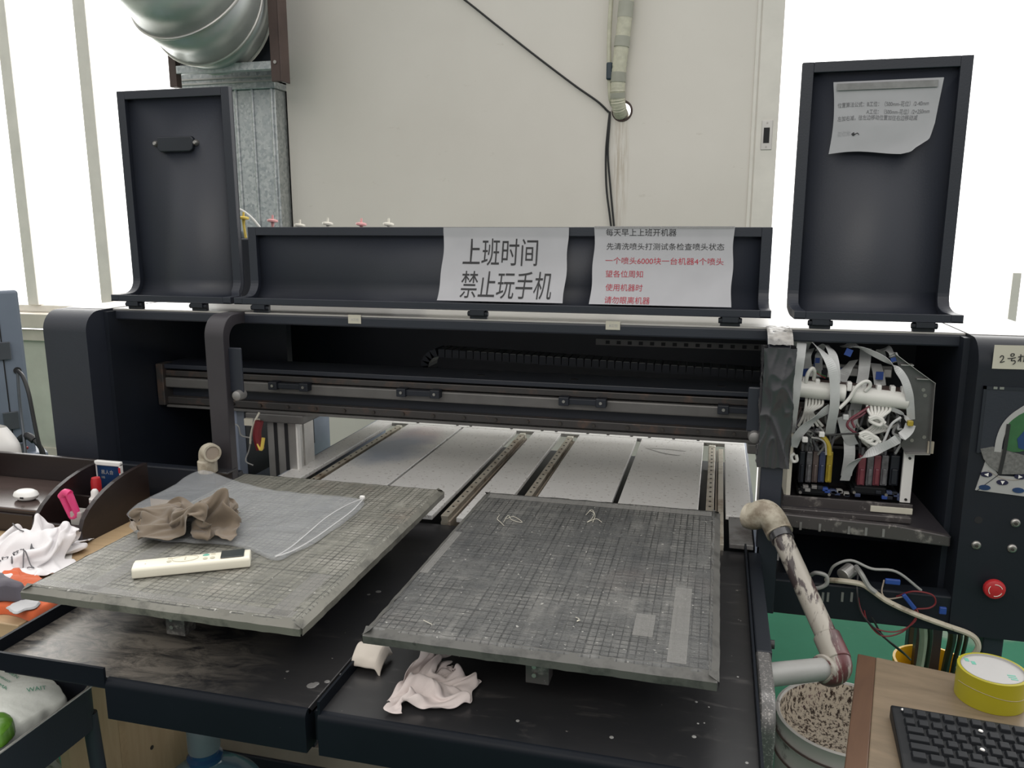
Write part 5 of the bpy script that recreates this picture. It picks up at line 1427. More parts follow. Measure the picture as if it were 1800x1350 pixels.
# folded cloth shapes: 32 x 32 points of two crumpled sheets, x y z in half millimetres
FOLD_A = [
-69,-198,10,-46,-190,20,-29,-180,17,-21,-164,15,-3,-154,15,3,-169,38,4,-194,73,7,-214,97,13,-214,111,8,-214,116,16,-216,125,23,-217,109,21,-234,127,58,-223,90,79,-244,94,101,-239,73,112,-215,69,110,-193,53,102,-216,34,102,-250,29,92,-261,14,80,-256,9,93,-250,18,98,-242,8,106,-230,14,116,-235,20,123,-239,32,115,-257,29,133,-272,34,144,-275,15,167,-289,21,177,-310,13,
-110,-176,21,-80,-169,18,-53,-160,16,-32,-146,16,-3,-134,19,1,-147,45,2,-170,73,8,-187,93,11,-194,105,21,-200,105,17,-198,117,30,-210,125,48,-236,119,66,-209,96,81,-234,82,91,-238,59,101,-214,62,95,-189,52,93,-216,30,86,-248,32,79,-265,30,75,-256,20,73,-243,16,80,-232,15,92,-215,15,112,-209,16,115,-208,33,128,-225,39,133,-243,27,149,-258,23,166,-276,16,189,-291,11,
-153,-155,24,-115,-149,16,-73,-145,13,-37,-135,16,-7,-120,29,2,-131,59,2,-157,74,2,-170,96,13,-177,106,25,-186,102,37,-196,106,49,-210,125,69,-228,112,72,-199,97,80,-228,77,73,-228,56,85,-206,53,86,-192,29,83,-226,38,68,-261,43,52,-260,29,51,-247,16,57,-241,28,64,-216,23,83,-189,9,107,-182,25,131,-182,25,140,-195,33,138,-218,19,156,-242,13,180,-261,15,203,-274,21,
-187,-137,29,-147,-133,18,-97,-129,13,-45,-123,13,-14,-113,31,-9,-138,54,0,-153,83,-1,-161,102,9,-166,117,22,-175,113,40,-188,110,59,-201,121,81,-221,122,78,-199,101,79,-212,73,57,-224,62,63,-194,48,76,-203,32,65,-222,45,46,-250,46,37,-247,35,28,-252,29,36,-231,24,50,-202,16,77,-167,27,114,-150,28,141,-152,31,149,-173,18,151,-203,23,174,-227,12,200,-247,15,215,-261,20,
-202,-135,18,-170,-125,27,-120,-121,24,-59,-115,22,-19,-106,33,-13,-140,60,-12,-153,89,8,-155,106,19,-158,126,18,-169,130,26,-188,125,51,-195,127,76,-198,127,96,-201,113,96,-192,84,59,-205,73,44,-193,58,70,-179,45,56,-197,34,42,-220,51,32,-238,42,30,-234,32,21,-211,18,46,-173,15,86,-136,15,123,-125,21,150,-125,21,160,-156,16,169,-190,29,188,-220,20,212,-233,20,204,-244,30,
-194,-129,8,-177,-127,21,-143,-113,28,-86,-107,29,-33,-95,25,-15,-119,59,-20,-146,80,-1,-143,106,21,-147,124,29,-159,131,25,-178,136,34,-193,145,59,-196,150,87,-203,144,103,-195,119,79,-177,90,37,-190,85,41,-174,63,47,-164,40,31,-184,34,15,-198,37,21,-196,32,30,-170,19,58,-133,11,101,-117,36,134,-117,49,160,-119,43,181,-138,21,187,-170,27,192,-201,19,201,-217,36,219,-218,39,
-203,-106,18,-182,-120,16,-155,-113,13,-113,-101,28,-60,-89,16,-23,-92,39,-29,-132,60,-16,-142,84,6,-140,103,21,-147,111,28,-166,119,36,-176,135,47,-173,155,73,-177,156,104,-183,145,105,-179,117,64,-173,99,30,-167,75,29,-155,56,30,-153,37,19,-164,23,30,-155,16,49,-135,28,83,-116,40,121,-122,72,154,-127,82,170,-143,74,195,-134,51,199,-149,29,213,-166,21,225,-184,18,231,-178,30,
-198,-94,44,-187,-100,20,-162,-105,10,-126,-96,17,-86,-80,20,-37,-77,20,-36,-106,48,-39,-131,66,-25,-132,87,-3,-132,95,15,-152,100,33,-168,114,38,-161,141,60,-165,145,85,-167,144,112,-163,129,95,-162,97,59,-154,74,25,-143,63,31,-136,44,23,-141,29,34,-123,19,69,-108,34,102,-105,71,147,-114,91,163,-133,106,175,-154,104,202,-150,82,219,-149,57,215,-135,33,225,-149,25,234,-148,35,
-188,-70,22,-172,-87,29,-157,-87,19,-130,-81,15,-93,-68,21,-48,-62,14,-43,-84,39,-51,-111,49,-50,-117,67,-31,-118,76,-4,-130,83,20,-151,93,41,-154,115,54,-165,122,75,-167,123,98,-162,127,107,-148,116,79,-143,96,44,-134,82,22,-125,52,28,-118,38,49,-103,37,91,-92,50,130,-94,81,158,-109,110,161,-134,124,184,-144,119,211,-140,95,233,-140,71,231,-141,42,233,-131,25,226,-132,29,
-200,-42,35,-170,-62,43,-141,-73,32,-122,-59,19,-90,-51,15,-51,-48,15,-54,-70,34,-64,-92,38,-67,-98,51,-54,-100,58,-27,-110,66,3,-128,75,29,-148,89,47,-154,99,65,-154,111,77,-151,127,90,-148,128,97,-132,124,71,-128,103,49,-126,71,50,-113,52,69,-90,54,111,-89,74,149,-88,100,162,-113,123,167,-128,132,183,-136,107,208,-130,77,228,-122,52,248,-124,44,240,-130,37,246,-130,26,
-206,-18,47,-171,-35,46,-133,-54,48,-106,-49,35,-81,-46,27,-61,-35,20,-66,-59,27,-71,-70,39,-65,-72,47,-62,-80,53,-45,-90,63,-11,-107,77,20,-128,85,36,-134,95,51,-137,109,54,-150,123,62,-142,134,78,-130,124,89,-119,122,64,-109,108,65,-100,85,95,-100,85,134,-93,107,159,-96,132,178,-113,142,178,-125,127,181,-125,84,219,-107,61,243,-96,44,226,-102,38,235,-108,24,236,-117,30,
-207,-30,24,-168,-36,28,-129,-37,36,-97,-35,32,-77,-27,35,-58,-26,34,-47,-30,27,-45,-42,39,-54,-39,47,-49,-59,55,-59,-86,72,-28,-110,88,4,-125,99,24,-117,101,31,-131,107,42,-134,117,57,-127,125,68,-121,134,88,-110,130,97,-101,115,100,-94,101,129,-96,115,151,-100,144,177,-93,161,191,-110,156,187,-123,118,186,-110,66,224,-89,41,232,-81,26,214,-87,21,229,-90,13,238,-97,18,
-196,-17,11,-154,-21,23,-116,-26,43,-94,-11,30,-74,-14,24,-68,-8,15,-56,-1,18,-40,-2,30,-36,-9,43,-43,-36,62,-60,-70,82,-42,-102,100,-16,-117,113,2,-118,118,14,-110,128,31,-105,130,46,-96,127,65,-96,127,87,-95,129,93,-85,116,118,-93,129,143,-82,151,163,-90,180,194,-91,181,198,-101,151,189,-112,104,193,-92,54,226,-73,39,227,-65,21,212,-69,21,218,-74,11,232,-79,9,
-190,2,20,-149,2,26,-119,1,45,-89,0,46,-75,0,35,-74,16,27,-69,20,27,-60,18,37,-45,11,49,-46,-15,66,-51,-50,90,-36,-76,90,-21,-83,85,-6,-84,82,8,-78,81,24,-79,78,40,-79,83,60,-84,99,79,-81,117,100,-79,123,123,-75,138,141,-75,169,173,-73,177,195,-79,164,189,-98,134,197,-103,91,197,-78,44,222,-64,34,231,-54,32,224,-54,20,216,-58,15,225,-63,7,
-191,26,18,-156,30,18,-125,34,31,-102,34,38,-90,17,40,-67,26,45,-71,36,35,-59,37,40,-45,26,57,-39,-2,71,-37,-27,92,-19,-39,90,-8,-37,75,-7,-31,61,5,-26,52,21,-29,48,41,-39,57,48,-50,92,77,-54,111,104,-56,115,117,-54,142,144,-69,151,173,-75,149,179,-81,138,178,-99,107,205,-81,70,202,-62,36,216,-53,29,222,-47,34,228,-39,30,218,-42,13,225,-47,17,
-193,60,22,-177,49,44,-156,63,52,-134,70,45,-112,54,26,-89,46,47,-71,44,59,-59,43,60,-49,34,69,-45,11,82,-26,-1,84,-8,7,87,4,23,78,3,31,64,12,28,57,29,15,45,53,-7,52,56,-21,97,91,-27,115,112,-35,120,125,-59,121,141,-73,119,149,-67,119,166,-74,104,173,-85,71,197,-61,45,200,-37,27,209,-30,24,212,-29,18,217,-14,26,225,-14,14,230,-18,30,
-179,81,42,-187,74,55,-182,85,71,-164,100,65,-145,91,35,-107,81,26,-80,69,55,-59,58,74,-44,46,78,-36,36,78,-18,34,78,-9,46,59,-20,50,52,-13,58,45,11,58,46,38,51,49,66,22,54,69,4,108,113,-15,127,127,-42,133,143,-44,117,136,-51,106,148,-55,90,153,-64,76,165,-66,52,182,-55,30,187,-34,20,192,-19,22,195,-8,12,209,12,15,224,12,19,233,10,20,
-185,84,28,-197,95,43,-182,105,59,-194,119,60,-171,128,48,-138,105,47,-94,99,39,-64,76,74,-35,61,80,-21,62,58,-36,50,38,-39,23,43,-31,13,27,-16,26,24,0,35,37,38,48,35,73,54,46,75,37,100,119,-1,108,141,-24,137,155,-32,122,151,-42,104,137,-37,85,141,-45,68,150,-53,52,166,-45,41,165,-45,27,167,-29,17,173,0,13,198,30,21,233,34,11,246,34,26,
-200,95,35,-188,109,32,-183,119,41,-199,120,55,-201,137,60,-175,124,67,-120,122,42,-73,99,69,-33,77,77,-41,56,54,-57,34,27,-53,19,17,-46,27,18,-30,36,18,-8,43,13,23,42,22,57,65,23,63,72,66,111,35,89,140,4,134,160,-21,123,165,-35,113,151,-25,97,151,-33,82,151,-46,80,158,-49,72,164,-42,60,149,-34,37,157,5,21,195,45,15,230,50,20,253,53,11,
-199,83,20,-197,105,20,-202,124,38,-211,108,49,-229,121,63,-211,142,77,-151,142,52,-81,123,55,-37,95,75,-50,69,46,-71,45,23,-62,39,10,-50,47,23,-29,58,17,-16,50,18,2,56,24,25,59,34,54,80,17,89,74,67,126,35,124,158,-2,123,170,-18,114,159,-21,114,158,-19,96,158,-30,98,164,-35,93,170,-46,88,149,-30,64,150,14,31,191,59,14,219,66,23,242,77,7,
-218,89,16,-213,106,19,-218,118,32,-227,108,35,-246,126,46,-237,148,61,-178,158,57,-101,150,47,-52,123,78,-40,88,49,-66,70,30,-62,63,20,-47,68,9,-35,71,17,-21,69,12,-14,64,30,2,70,17,29,75,32,81,91,37,109,61,108,145,20,113,154,-3,110,155,-8,106,164,-5,100,167,-15,101,169,-27,102,173,-36,95,162,-30,60,158,18,37,187,72,17,227,71,22,243,82,21,
-222,77,43,-216,93,26,-220,107,29,-233,123,35,-249,137,35,-233,160,50,-178,169,60,-109,168,52,-58,147,74,-36,110,53,-63,95,36,-69,89,19,-55,88,18,-41,84,20,-23,89,18,-28,78,29,-3,84,17,7,76,37,65,97,36,92,77,88,131,48,101,142,21,104,153,13,102,162,5,107,172,-8,107,176,-17,104,167,-26,93,168,-20,58,172,16,33,187,70,34,214,89,18,225,103,25,
-240,80,42,-228,94,41,-228,107,23,-229,127,28,-224,151,41,-201,179,42,-150,182,53,-95,184,60,-55,163,64,-28,131,45,-54,122,38,-62,115,24,-52,109,19,-44,103,26,-35,93,20,-26,93,38,-11,95,25,8,90,40,58,109,41,82,89,84,117,68,90,136,46,95,150,33,102,164,17,110,172,-4,119,179,-20,114,171,-17,92,175,-16,57,183,9,34,198,48,37,203,74,36,204,96,30,
-233,80,37,-239,104,37,-234,122,25,-215,137,41,-188,163,46,-153,187,30,-108,192,45,-69,183,46,-41,173,50,-19,153,42,-42,146,33,-52,132,22,-43,124,26,-35,117,19,-26,109,13,-22,112,31,-11,109,29,24,108,35,73,123,45,96,96,82,116,79,91,134,62,92,150,44,106,161,14,120,168,-11,134,181,-27,127,181,-27,97,182,-26,55,190,-2,33,203,24,30,224,45,32,229,73,33,
-230,90,25,-243,115,22,-235,138,29,-202,153,45,-152,166,35,-108,190,25,-73,203,43,-49,192,54,-32,185,44,-12,172,38,-29,165,28,-35,145,14,-32,129,12,-22,132,21,-11,128,11,-1,125,20,13,124,25,42,129,44,94,119,56,110,83,76,122,85,93,135,68,103,144,40,117,162,8,135,179,-13,151,193,-21,134,192,-30,96,187,-22,53,198,-5,36,203,17,39,227,27,38,242,55,34,
-224,117,19,-229,130,14,-211,141,32,-182,163,32,-132,171,22,-87,185,28,-54,197,38,-40,204,52,-26,198,53,-12,187,47,-12,180,29,-14,164,15,-11,149,20,8,148,27,21,148,16,31,140,17,43,134,27,64,141,53,94,113,72,125,92,74,136,79,90,145,63,108,154,40,127,167,11,145,187,-2,148,197,-11,123,187,-17,85,200,-13,50,212,9,45,216,31,47,234,43,45,244,65,42,
-208,148,15,-210,159,26,-190,161,23,-157,172,11,-114,191,13,-75,201,27,-48,206,25,-34,217,38,-21,214,51,-8,203,45,-3,190,28,-1,177,20,5,164,29,26,164,29,40,159,37,52,150,36,68,151,38,89,136,53,112,109,82,143,94,87,150,73,95,156,63,112,165,40,123,178,19,132,178,7,119,180,-5,88,187,-5,49,210,11,59,224,37,61,237,56,62,247,74,47,239,92,27,
-213,182,17,-190,190,15,-170,195,13,-142,201,16,-105,214,22,-69,220,18,-43,228,20,-26,230,21,-17,221,35,-3,215,34,5,198,25,9,181,17,14,173,28,41,174,36,55,161,55,65,149,62,80,144,63,104,129,69,133,108,82,155,88,102,170,76,99,168,62,106,167,42,109,185,39,105,185,25,84,180,22,55,196,31,63,213,54,54,225,75,48,235,97,49,234,110,46,238,118,45,
-197,216,19,-170,223,24,-148,225,27,-125,227,27,-95,236,17,-63,248,27,-36,260,21,-20,256,14,-13,240,31,-5,225,29,4,208,16,19,191,12,24,169,15,58,172,31,79,156,52,92,149,67,101,139,76,120,125,77,151,112,91,168,89,88,180,76,77,165,61,81,162,45,98,182,56,74,165,49,52,187,55,57,209,70,64,218,88,50,218,112,40,214,128,47,221,133,60,226,134,60,
-176,250,17,-149,256,31,-128,255,32,-111,255,30,-88,260,24,-54,272,16,-26,287,20,-8,279,19,-14,260,32,4,242,31,14,221,21,23,196,25,42,178,10,80,167,30,106,156,49,123,143,60,135,135,69,145,135,84,169,117,80,170,89,57,156,85,61,157,82,77,150,50,85,172,57,69,166,67,32,186,79,55,205,89,47,208,101,58,209,107,47,210,118,52,211,119,64,210,116,66,
-153,281,22,-131,276,16,-113,274,13,-102,280,23,-87,285,21,-57,294,19,-29,300,27,-16,294,32,-4,276,36,17,259,23,33,235,20,42,210,20,62,192,20,103,175,38,131,164,55,143,152,64,158,149,68,171,138,66,177,118,53,150,107,48,135,94,43,132,89,63,148,59,72,154,42,68,151,70,45,178,88,37,190,101,42,196,101,59,195,109,63,189,114,60,184,111,75,185,103,96,
-140,304,11,-120,301,16,-114,298,25,-102,303,25,-81,307,21,-64,293,42,-37,305,49,-16,305,52,14,295,36,36,277,17,49,252,17,52,225,18,72,200,13,112,189,30,138,167,38,151,150,40,163,142,45,177,148,45,167,131,42,140,126,33,132,121,48,138,104,68,131,62,63,136,47,59,164,67,63,174,81,41,178,91,51,181,91,68,191,89,79,194,92,94,199,91,111,215,110,122]
FOLD_B = [
130,252,10,131,261,36,82,254,52,36,224,17,-10,183,32,-41,148,67,-66,125,95,-79,110,108,-78,98,107,-89,93,100,-106,75,108,-120,43,99,-148,29,77,-158,0,58,-161,-29,50,-179,-50,53,-191,-75,46,-206,-100,25,-227,-133,17,-242,-164,18,-237,-170,25,-233,-171,32,-221,-184,30,-215,-185,14,-229,-199,42,-246,-225,33,-253,-241,33,-245,-253,26,-225,-263,24,-206,-274,21,-179,-276,17,-146,-269,17,
133,243,18,120,264,28,67,255,46,0,207,21,-40,150,63,-44,111,128,-60,99,166,-74,104,168,-77,96,138,-84,84,105,-124,59,98,-146,45,73,-154,28,45,-158,-1,46,-157,-27,47,-169,-45,63,-187,-67,69,-202,-92,53,-209,-119,26,-222,-147,10,-220,-160,15,-214,-157,30,-203,-163,33,-197,-164,21,-203,-192,27,-212,-206,25,-213,-219,21,-210,-228,29,-205,-240,19,-197,-256,19,-180,-265,28,-158,-263,15,
126,253,43,101,260,33,50,231,29,-30,194,39,-54,141,102,-38,112,172,-50,92,200,-63,86,188,-69,83,134,-92,59,104,-134,54,74,-154,46,30,-149,31,18,-149,6,22,-158,-17,31,-154,-43,50,-173,-63,65,-187,-88,64,-199,-113,45,-200,-135,23,-194,-146,13,-189,-150,22,-184,-143,32,-177,-153,36,-186,-175,21,-193,-187,12,-187,-202,10,-194,-204,25,-195,-218,25,-191,-238,11,-178,-248,22,-156,-250,30,
106,253,49,82,243,30,31,217,35,-37,177,53,-42,139,125,-31,121,187,-31,92,190,-42,74,171,-59,64,114,-111,67,78,-144,67,34,-138,55,27,-130,39,39,-134,15,39,-139,-8,38,-151,-32,30,-157,-57,46,-167,-83,51,-177,-106,46,-183,-130,48,-174,-127,33,-163,-132,27,-156,-140,31,-152,-150,35,-161,-167,18,-164,-177,14,-161,-190,21,-168,-194,36,-182,-204,41,-184,-224,28,-173,-228,17,-157,-229,27,
98,244,34,68,224,29,8,207,35,-35,160,66,-22,137,132,-15,115,181,-24,100,167,-22,74,146,-65,75,91,-123,90,46,-125,51,28,-114,38,53,-108,34,59,-122,29,64,-136,11,62,-142,-12,58,-142,-39,52,-148,-66,55,-156,-93,60,-169,-116,67,-160,-129,57,-149,-134,46,-139,-141,35,-133,-147,25,-135,-159,17,-133,-170,28,-136,-175,47,-143,-182,53,-160,-193,51,-177,-211,49,-169,-219,33,-162,-210,29,
75,237,42,44,212,39,-15,195,40,-32,153,80,-17,147,138,0,115,173,-10,95,167,-22,90,134,-81,93,87,-113,87,23,-108,40,44,-119,0,41,-114,-8,54,-115,6,62,-107,7,78,-116,7,92,-127,-8,102,-133,-34,102,-142,-68,99,-144,-109,88,-141,-126,70,-136,-126,50,-129,-132,37,-121,-145,36,-115,-150,31,-109,-164,54,-115,-163,75,-120,-175,71,-141,-184,64,-164,-198,65,-168,-213,54,-160,-216,43,
41,232,52,10,214,45,-22,180,49,-25,146,88,-6,147,133,8,117,162,-8,111,159,-30,95,135,-75,108,70,-91,77,24,-104,7,33,-117,-40,34,-121,-44,47,-124,-36,58,-124,-42,74,-109,-53,76,-96,-57,73,-81,-45,84,-95,-43,103,-110,-83,104,-120,-109,80,-119,-121,57,-114,-128,38,-110,-137,30,-110,-150,49,-115,-153,78,-129,-166,96,-121,-177,88,-133,-184,74,-154,-198,72,-159,-209,56,-153,-213,44,
10,206,64,-16,205,59,-34,170,63,-35,138,96,-9,139,131,8,111,143,-6,108,148,-25,100,114,-72,122,59,-85,63,12,-98,-17,31,-101,-65,55,-96,-86,55,-85,-77,65,-78,-82,66,-80,-95,52,-79,-110,47,-68,-88,50,-76,-37,75,-83,-46,116,-98,-79,88,-100,-103,70,-96,-121,51,-98,-134,31,-98,-151,46,-108,-151,85,-119,-159,105,-112,-179,93,-131,-195,74,-150,-208,64,-152,-200,44,-150,-198,44,
3,186,36,-8,178,52,-27,169,67,-23,141,87,-14,139,112,5,126,126,-9,118,130,-19,109,99,-61,127,48,-70,61,13,-83,-24,33,-91,-74,46,-95,-74,33,-98,-84,32,-102,-95,29,-117,-104,24,-117,-112,30,-84,-105,28,-70,-59,53,-60,-27,96,-68,-63,103,-70,-88,88,-70,-102,64,-73,-122,45,-86,-144,27,-95,-157,59,-108,-163,82,-104,-175,81,-118,-194,69,-135,-210,57,-138,-207,46,-139,-199,41,
-4,166,41,-18,167,43,-30,154,52,-22,154,67,-15,150,89,-4,155,113,-5,136,112,-5,121,87,-43,135,46,-51,74,14,-72,-4,37,-89,-57,55,-82,-73,35,-100,-91,31,-118,-108,32,-133,-107,33,-127,-105,20,-92,-96,17,-65,-75,51,-57,-33,68,-47,-44,96,-43,-71,101,-46,-88,78,-52,-107,59,-64,-122,36,-80,-154,30,-92,-169,55,-98,-177,68,-104,-188,63,-118,-204,65,-123,-206,53,-131,-207,42,
-12,174,27,-21,163,27,-36,160,36,-30,153,45,-15,159,66,-20,164,98,-3,150,94,6,133,81,-23,143,49,-32,90,17,-61,27,35,-94,-21,48,-100,-61,58,-90,-74,32,-110,-96,32,-126,-96,30,-121,-96,14,-94,-84,14,-65,-76,39,-54,-65,58,-51,-41,65,-34,-49,91,-29,-77,90,-36,-93,63,-44,-118,48,-62,-138,30,-74,-165,31,-83,-174,61,-89,-192,70,-98,-204,80,-103,-212,63,-115,-211,30,
-10,182,12,-12,169,21,-13,158,28,-11,158,38,-13,167,53,-13,178,84,1,163,89,11,151,76,-12,156,50,-19,104,25,-49,55,37,-85,21,37,-101,-14,48,-91,-55,55,-86,-95,31,-110,-100,19,-109,-102,11,-91,-92,12,-74,-82,18,-60,-88,27,-55,-69,47,-38,-44,73,-17,-70,93,-19,-98,66,-31,-120,56,-45,-133,38,-57,-154,22,-66,-171,50,-73,-189,77,-77,-208,84,-84,-224,61,-95,-225,24,
4,182,9,1,180,18,9,171,21,3,171,29,0,182,43,7,181,72,9,184,86,23,174,76,-3,164,52,-9,108,37,-42,74,43,-77,51,38,-91,18,48,-96,-26,64,-74,-76,44,-100,-106,24,-103,-109,14,-95,-104,5,-83,-107,8,-85,-106,18,-62,-91,32,-42,-51,62,-5,-74,95,-1,-114,63,-7,-127,42,-24,-137,34,-38,-151,22,-47,-171,38,-52,-193,60,-56,-214,67,-67,-220,42,-72,-236,16,
29,183,17,15,187,15,11,189,24,14,186,39,11,200,50,5,197,64,7,194,64,15,193,69,11,151,56,-12,115,49,-41,89,46,-74,67,47,-87,33,60,-88,-17,61,-73,-68,41,-95,-106,27,-102,-115,17,-95,-113,14,-89,-120,15,-84,-130,23,-63,-106,23,-42,-54,50,0,-68,89,5,-126,65,5,-149,48,-3,-150,35,-16,-155,22,-25,-173,22,-31,-196,27,-35,-219,30,-43,-229,20,-46,-249,19,
47,163,18,34,170,15,27,180,29,36,198,36,31,204,57,23,202,63,32,194,63,36,175,65,8,161,57,-12,130,56,-33,104,56,-62,84,63,-76,48,53,-81,-8,52,-78,-62,33,-88,-103,29,-98,-115,27,-96,-123,27,-92,-129,17,-88,-138,9,-64,-118,25,-38,-62,44,2,-60,86,17,-130,61,10,-168,56,9,-173,40,9,-162,26,-2,-180,20,-7,-201,19,-11,-223,27,-14,-239,21,-18,-258,37,
20,140,10,25,153,18,24,161,26,33,180,38,20,186,42,25,178,44,31,166,44,27,163,53,26,158,62,10,141,67,-5,118,74,-40,100,83,-57,68,58,-72,7,50,-85,-59,40,-73,-92,28,-78,-107,24,-78,-111,29,-75,-117,18,-71,-129,11,-58,-118,30,-38,-73,49,10,-56,81,27,-130,68,27,-173,55,29,-190,45,33,-189,29,32,-185,16,27,-208,19,20,-228,29,12,-248,18,7,-254,43,
-11,122,10,14,130,17,23,143,28,17,151,39,10,148,31,6,135,40,11,133,49,20,143,60,35,144,66,22,139,84,13,138,101,-7,109,105,-37,88,74,-57,24,61,-77,-36,39,-86,-66,22,-82,-83,16,-74,-88,10,-63,-98,13,-56,-118,14,-47,-112,30,-25,-84,39,7,-48,66,36,-115,64,41,-160,49,46,-183,42,64,-193,41,75,-189,27,77,-200,24,67,-217,38,48,-242,16,32,-258,39,
-16,105,13,4,108,23,26,117,32,12,120,32,15,106,43,10,98,49,5,104,52,14,129,69,37,137,64,31,147,89,29,147,111,18,119,109,-17,106,83,-39,48,60,-53,-12,43,-69,-39,24,-77,-56,18,-66,-69,18,-56,-88,15,-43,-112,15,-36,-116,24,-11,-91,34,15,-46,50,36,-99,58,35,-145,38,58,-172,29,84,-173,44,105,-177,47,119,-185,42,114,-202,47,91,-230,20,65,-262,25,
3,93,13,5,100,22,14,97,34,1,92,37,-5,81,31,1,73,33,2,82,49,6,108,74,29,125,70,40,131,84,40,125,99,24,115,103,-4,89,97,-22,48,71,-50,7,52,-53,-12,24,-55,-35,17,-59,-55,30,-58,-72,26,-50,-98,22,-33,-102,17,-18,-82,17,2,-41,38,35,-70,48,34,-111,29,62,-150,32,101,-167,34,126,-161,59,149,-173,65,158,-191,58,140,-217,36,117,-247,16,
13,105,18,22,89,24,9,83,31,-3,66,27,-18,63,12,-25,62,24,-16,74,36,-7,91,61,16,98,72,21,92,74,17,87,87,12,74,91,12,56,97,-20,34,91,-31,11,66,-31,0,42,-44,-8,37,-52,-27,33,-55,-49,47,-42,-71,28,-38,-89,14,-32,-80,16,-15,-56,40,13,-32,46,35,-65,26,60,-117,34,98,-159,18,139,-159,48,171,-161,67,188,-181,65,179,-196,41,150,-211,31,
24,101,38,24,91,49,19,81,41,-2,69,24,-17,48,15,-23,47,25,-18,56,37,-12,74,51,-3,72,64,-4,64,59,4,50,51,9,39,55,3,34,61,-11,22,67,-13,3,73,-10,-2,65,-13,-3,51,-26,-18,54,-37,-26,43,-48,-42,28,-49,-72,20,-43,-73,20,-35,-60,35,-15,-28,43,23,-32,44,55,-75,37,89,-123,22,131,-158,23,162,-167,44,186,-179,51,193,-196,38,175,-206,19,
24,107,42,29,99,67,26,77,61,6,68,30,-7,49,15,-11,41,27,-12,51,36,-4,59,47,-1,54,43,-9,35,52,-26,30,48,-27,15,42,-10,7,41,5,13,48,8,7,55,13,8,63,18,-1,63,3,-7,55,-19,-18,50,-40,-20,19,-44,-53,21,-29,-64,14,-27,-60,30,-29,-36,31,7,-26,34,51,-42,39,79,-90,42,114,-120,27,144,-140,24,169,-159,34,184,-182,24,187,-203,11,
24,117,55,51,107,75,43,86,75,14,67,49,3,54,20,2,47,22,-2,52,28,6,53,35,7,52,35,-4,34,38,-26,32,28,-27,18,22,-5,12,20,19,15,25,31,9,27,37,16,37,40,17,48,32,-4,49,5,-10,50,-30,-3,23,-42,-37,15,-35,-53,16,-19,-53,12,-7,-31,24,20,-39,28,51,-53,24,80,-68,39,100,-88,47,124,-101,37,153,-116,25,172,-153,14,199,-185,16,
41,126,67,75,118,70,69,100,77,40,82,64,16,75,41,17,70,26,22,69,30,20,64,34,19,57,39,11,44,38,-1,35,25,-3,29,19,16,29,7,38,28,18,47,26,17,52,27,13,53,23,28,43,4,44,22,-10,41,-11,0,19,-30,-20,19,-25,-29,11,-12,-31,22,16,-41,15,41,-49,15,62,-60,16,80,-65,19,90,-66,31,102,-72,33,118,-89,17,164,-116,18,198,-156,21,
62,128,56,91,129,65,90,112,72,73,89,70,47,86,66,32,88,60,33,85,52,33,77,51,30,65,53,25,53,37,28,35,31,22,44,16,29,34,21,47,43,13,55,42,20,57,35,19,63,23,13,55,10,35,42,-9,36,17,-3,17,-4,-12,20,-7,-17,38,11,-23,22,39,-39,9,64,-53,9,78,-54,21,86,-54,23,91,-59,11,94,-66,19,112,-63,23,149,-95,26,197,-129,24,
64,127,47,95,127,57,98,114,67,87,97,64,72,88,64,58,83,60,52,86,54,44,79,50,41,69,54,43,56,44,40,59,28,39,54,26,51,40,30,64,51,19,71,40,16,68,41,24,60,31,27,66,19,25,66,5,26,66,-9,21,55,-20,11,47,-22,23,55,-30,30,71,-45,26,92,-43,21,107,-37,24,117,-41,32,115,-44,24,112,-46,16,123,-58,24,157,-83,34,200,-108,26,
43,116,49,72,115,58,77,112,56,73,106,62,61,104,58,68,97,60,65,84,52,51,83,41,57,72,55,55,65,50,62,56,37,71,59,22,76,60,32,77,47,38,84,35,31,83,27,30,79,25,41,80,20,55,96,3,52,101,12,55,109,-4,47,110,-19,35,103,-28,47,106,-35,41,123,-26,40,148,-16,35,168,-19,36,169,-25,44,163,-36,39,167,-48,28,188,-70,36,209,-88,20,
55,129,28,46,127,50,46,110,63,47,99,61,52,92,62,56,93,58,63,92,54,66,81,48,68,77,44,73,69,46,88,59,36,99,57,33,104,50,42,102,32,49,107,31,46,110,25,45,111,25,57,120,15,69,120,15,90,126,19,101,136,17,90,140,5,73,139,-1,52,141,-13,51,160,-17,52,188,-10,57,209,-1,60,217,-11,61,212,-25,60,210,-37,46,216,-57,38,218,-69,18,
46,129,15,37,115,38,33,100,50,42,90,48,54,90,44,67,91,46,72,90,43,79,87,45,73,78,39,77,71,31,98,73,35,108,60,49,109,39,49,105,28,63,104,31,66,114,35,68,118,30,76,112,23,90,113,27,100,117,37,109,134,36,98,146,26,80,151,11,61,160,3,48,176,-1,39,199,3,54,218,10,67,228,1,67,225,-14,62,226,-30,51,228,-46,37,226,-51,13,
45,111,9,37,102,32,49,98,51,63,97,44,75,96,38,87,89,34,92,83,47,86,79,55,79,75,43,82,70,23,102,70,30,112,65,47,106,35,59,91,23,77,97,12,79,105,15,77,102,22,82,104,24,90,107,36,94,115,39,86,131,38,74,145,34,61,159,27,54,160,22,38,166,14,25,183,13,36,200,16,43,215,10,45,220,-4,42,218,-21,36,239,-27,27,231,-27,11,
40,95,10,55,102,36,76,105,51,94,96,49,96,87,51,98,72,54,103,64,59,102,62,55,88,77,37,87,66,19,100,52,23,111,61,31,118,56,53,103,37,74,95,26,82,100,21,77,106,27,78,112,42,80,130,40,67,135,23,57,128,15,52,135,8,40,140,18,30,138,30,29,141,29,17,155,32,21,173,31,25,192,22,21,199,4,23,211,-7,18,237,-6,20,251,-20,22,
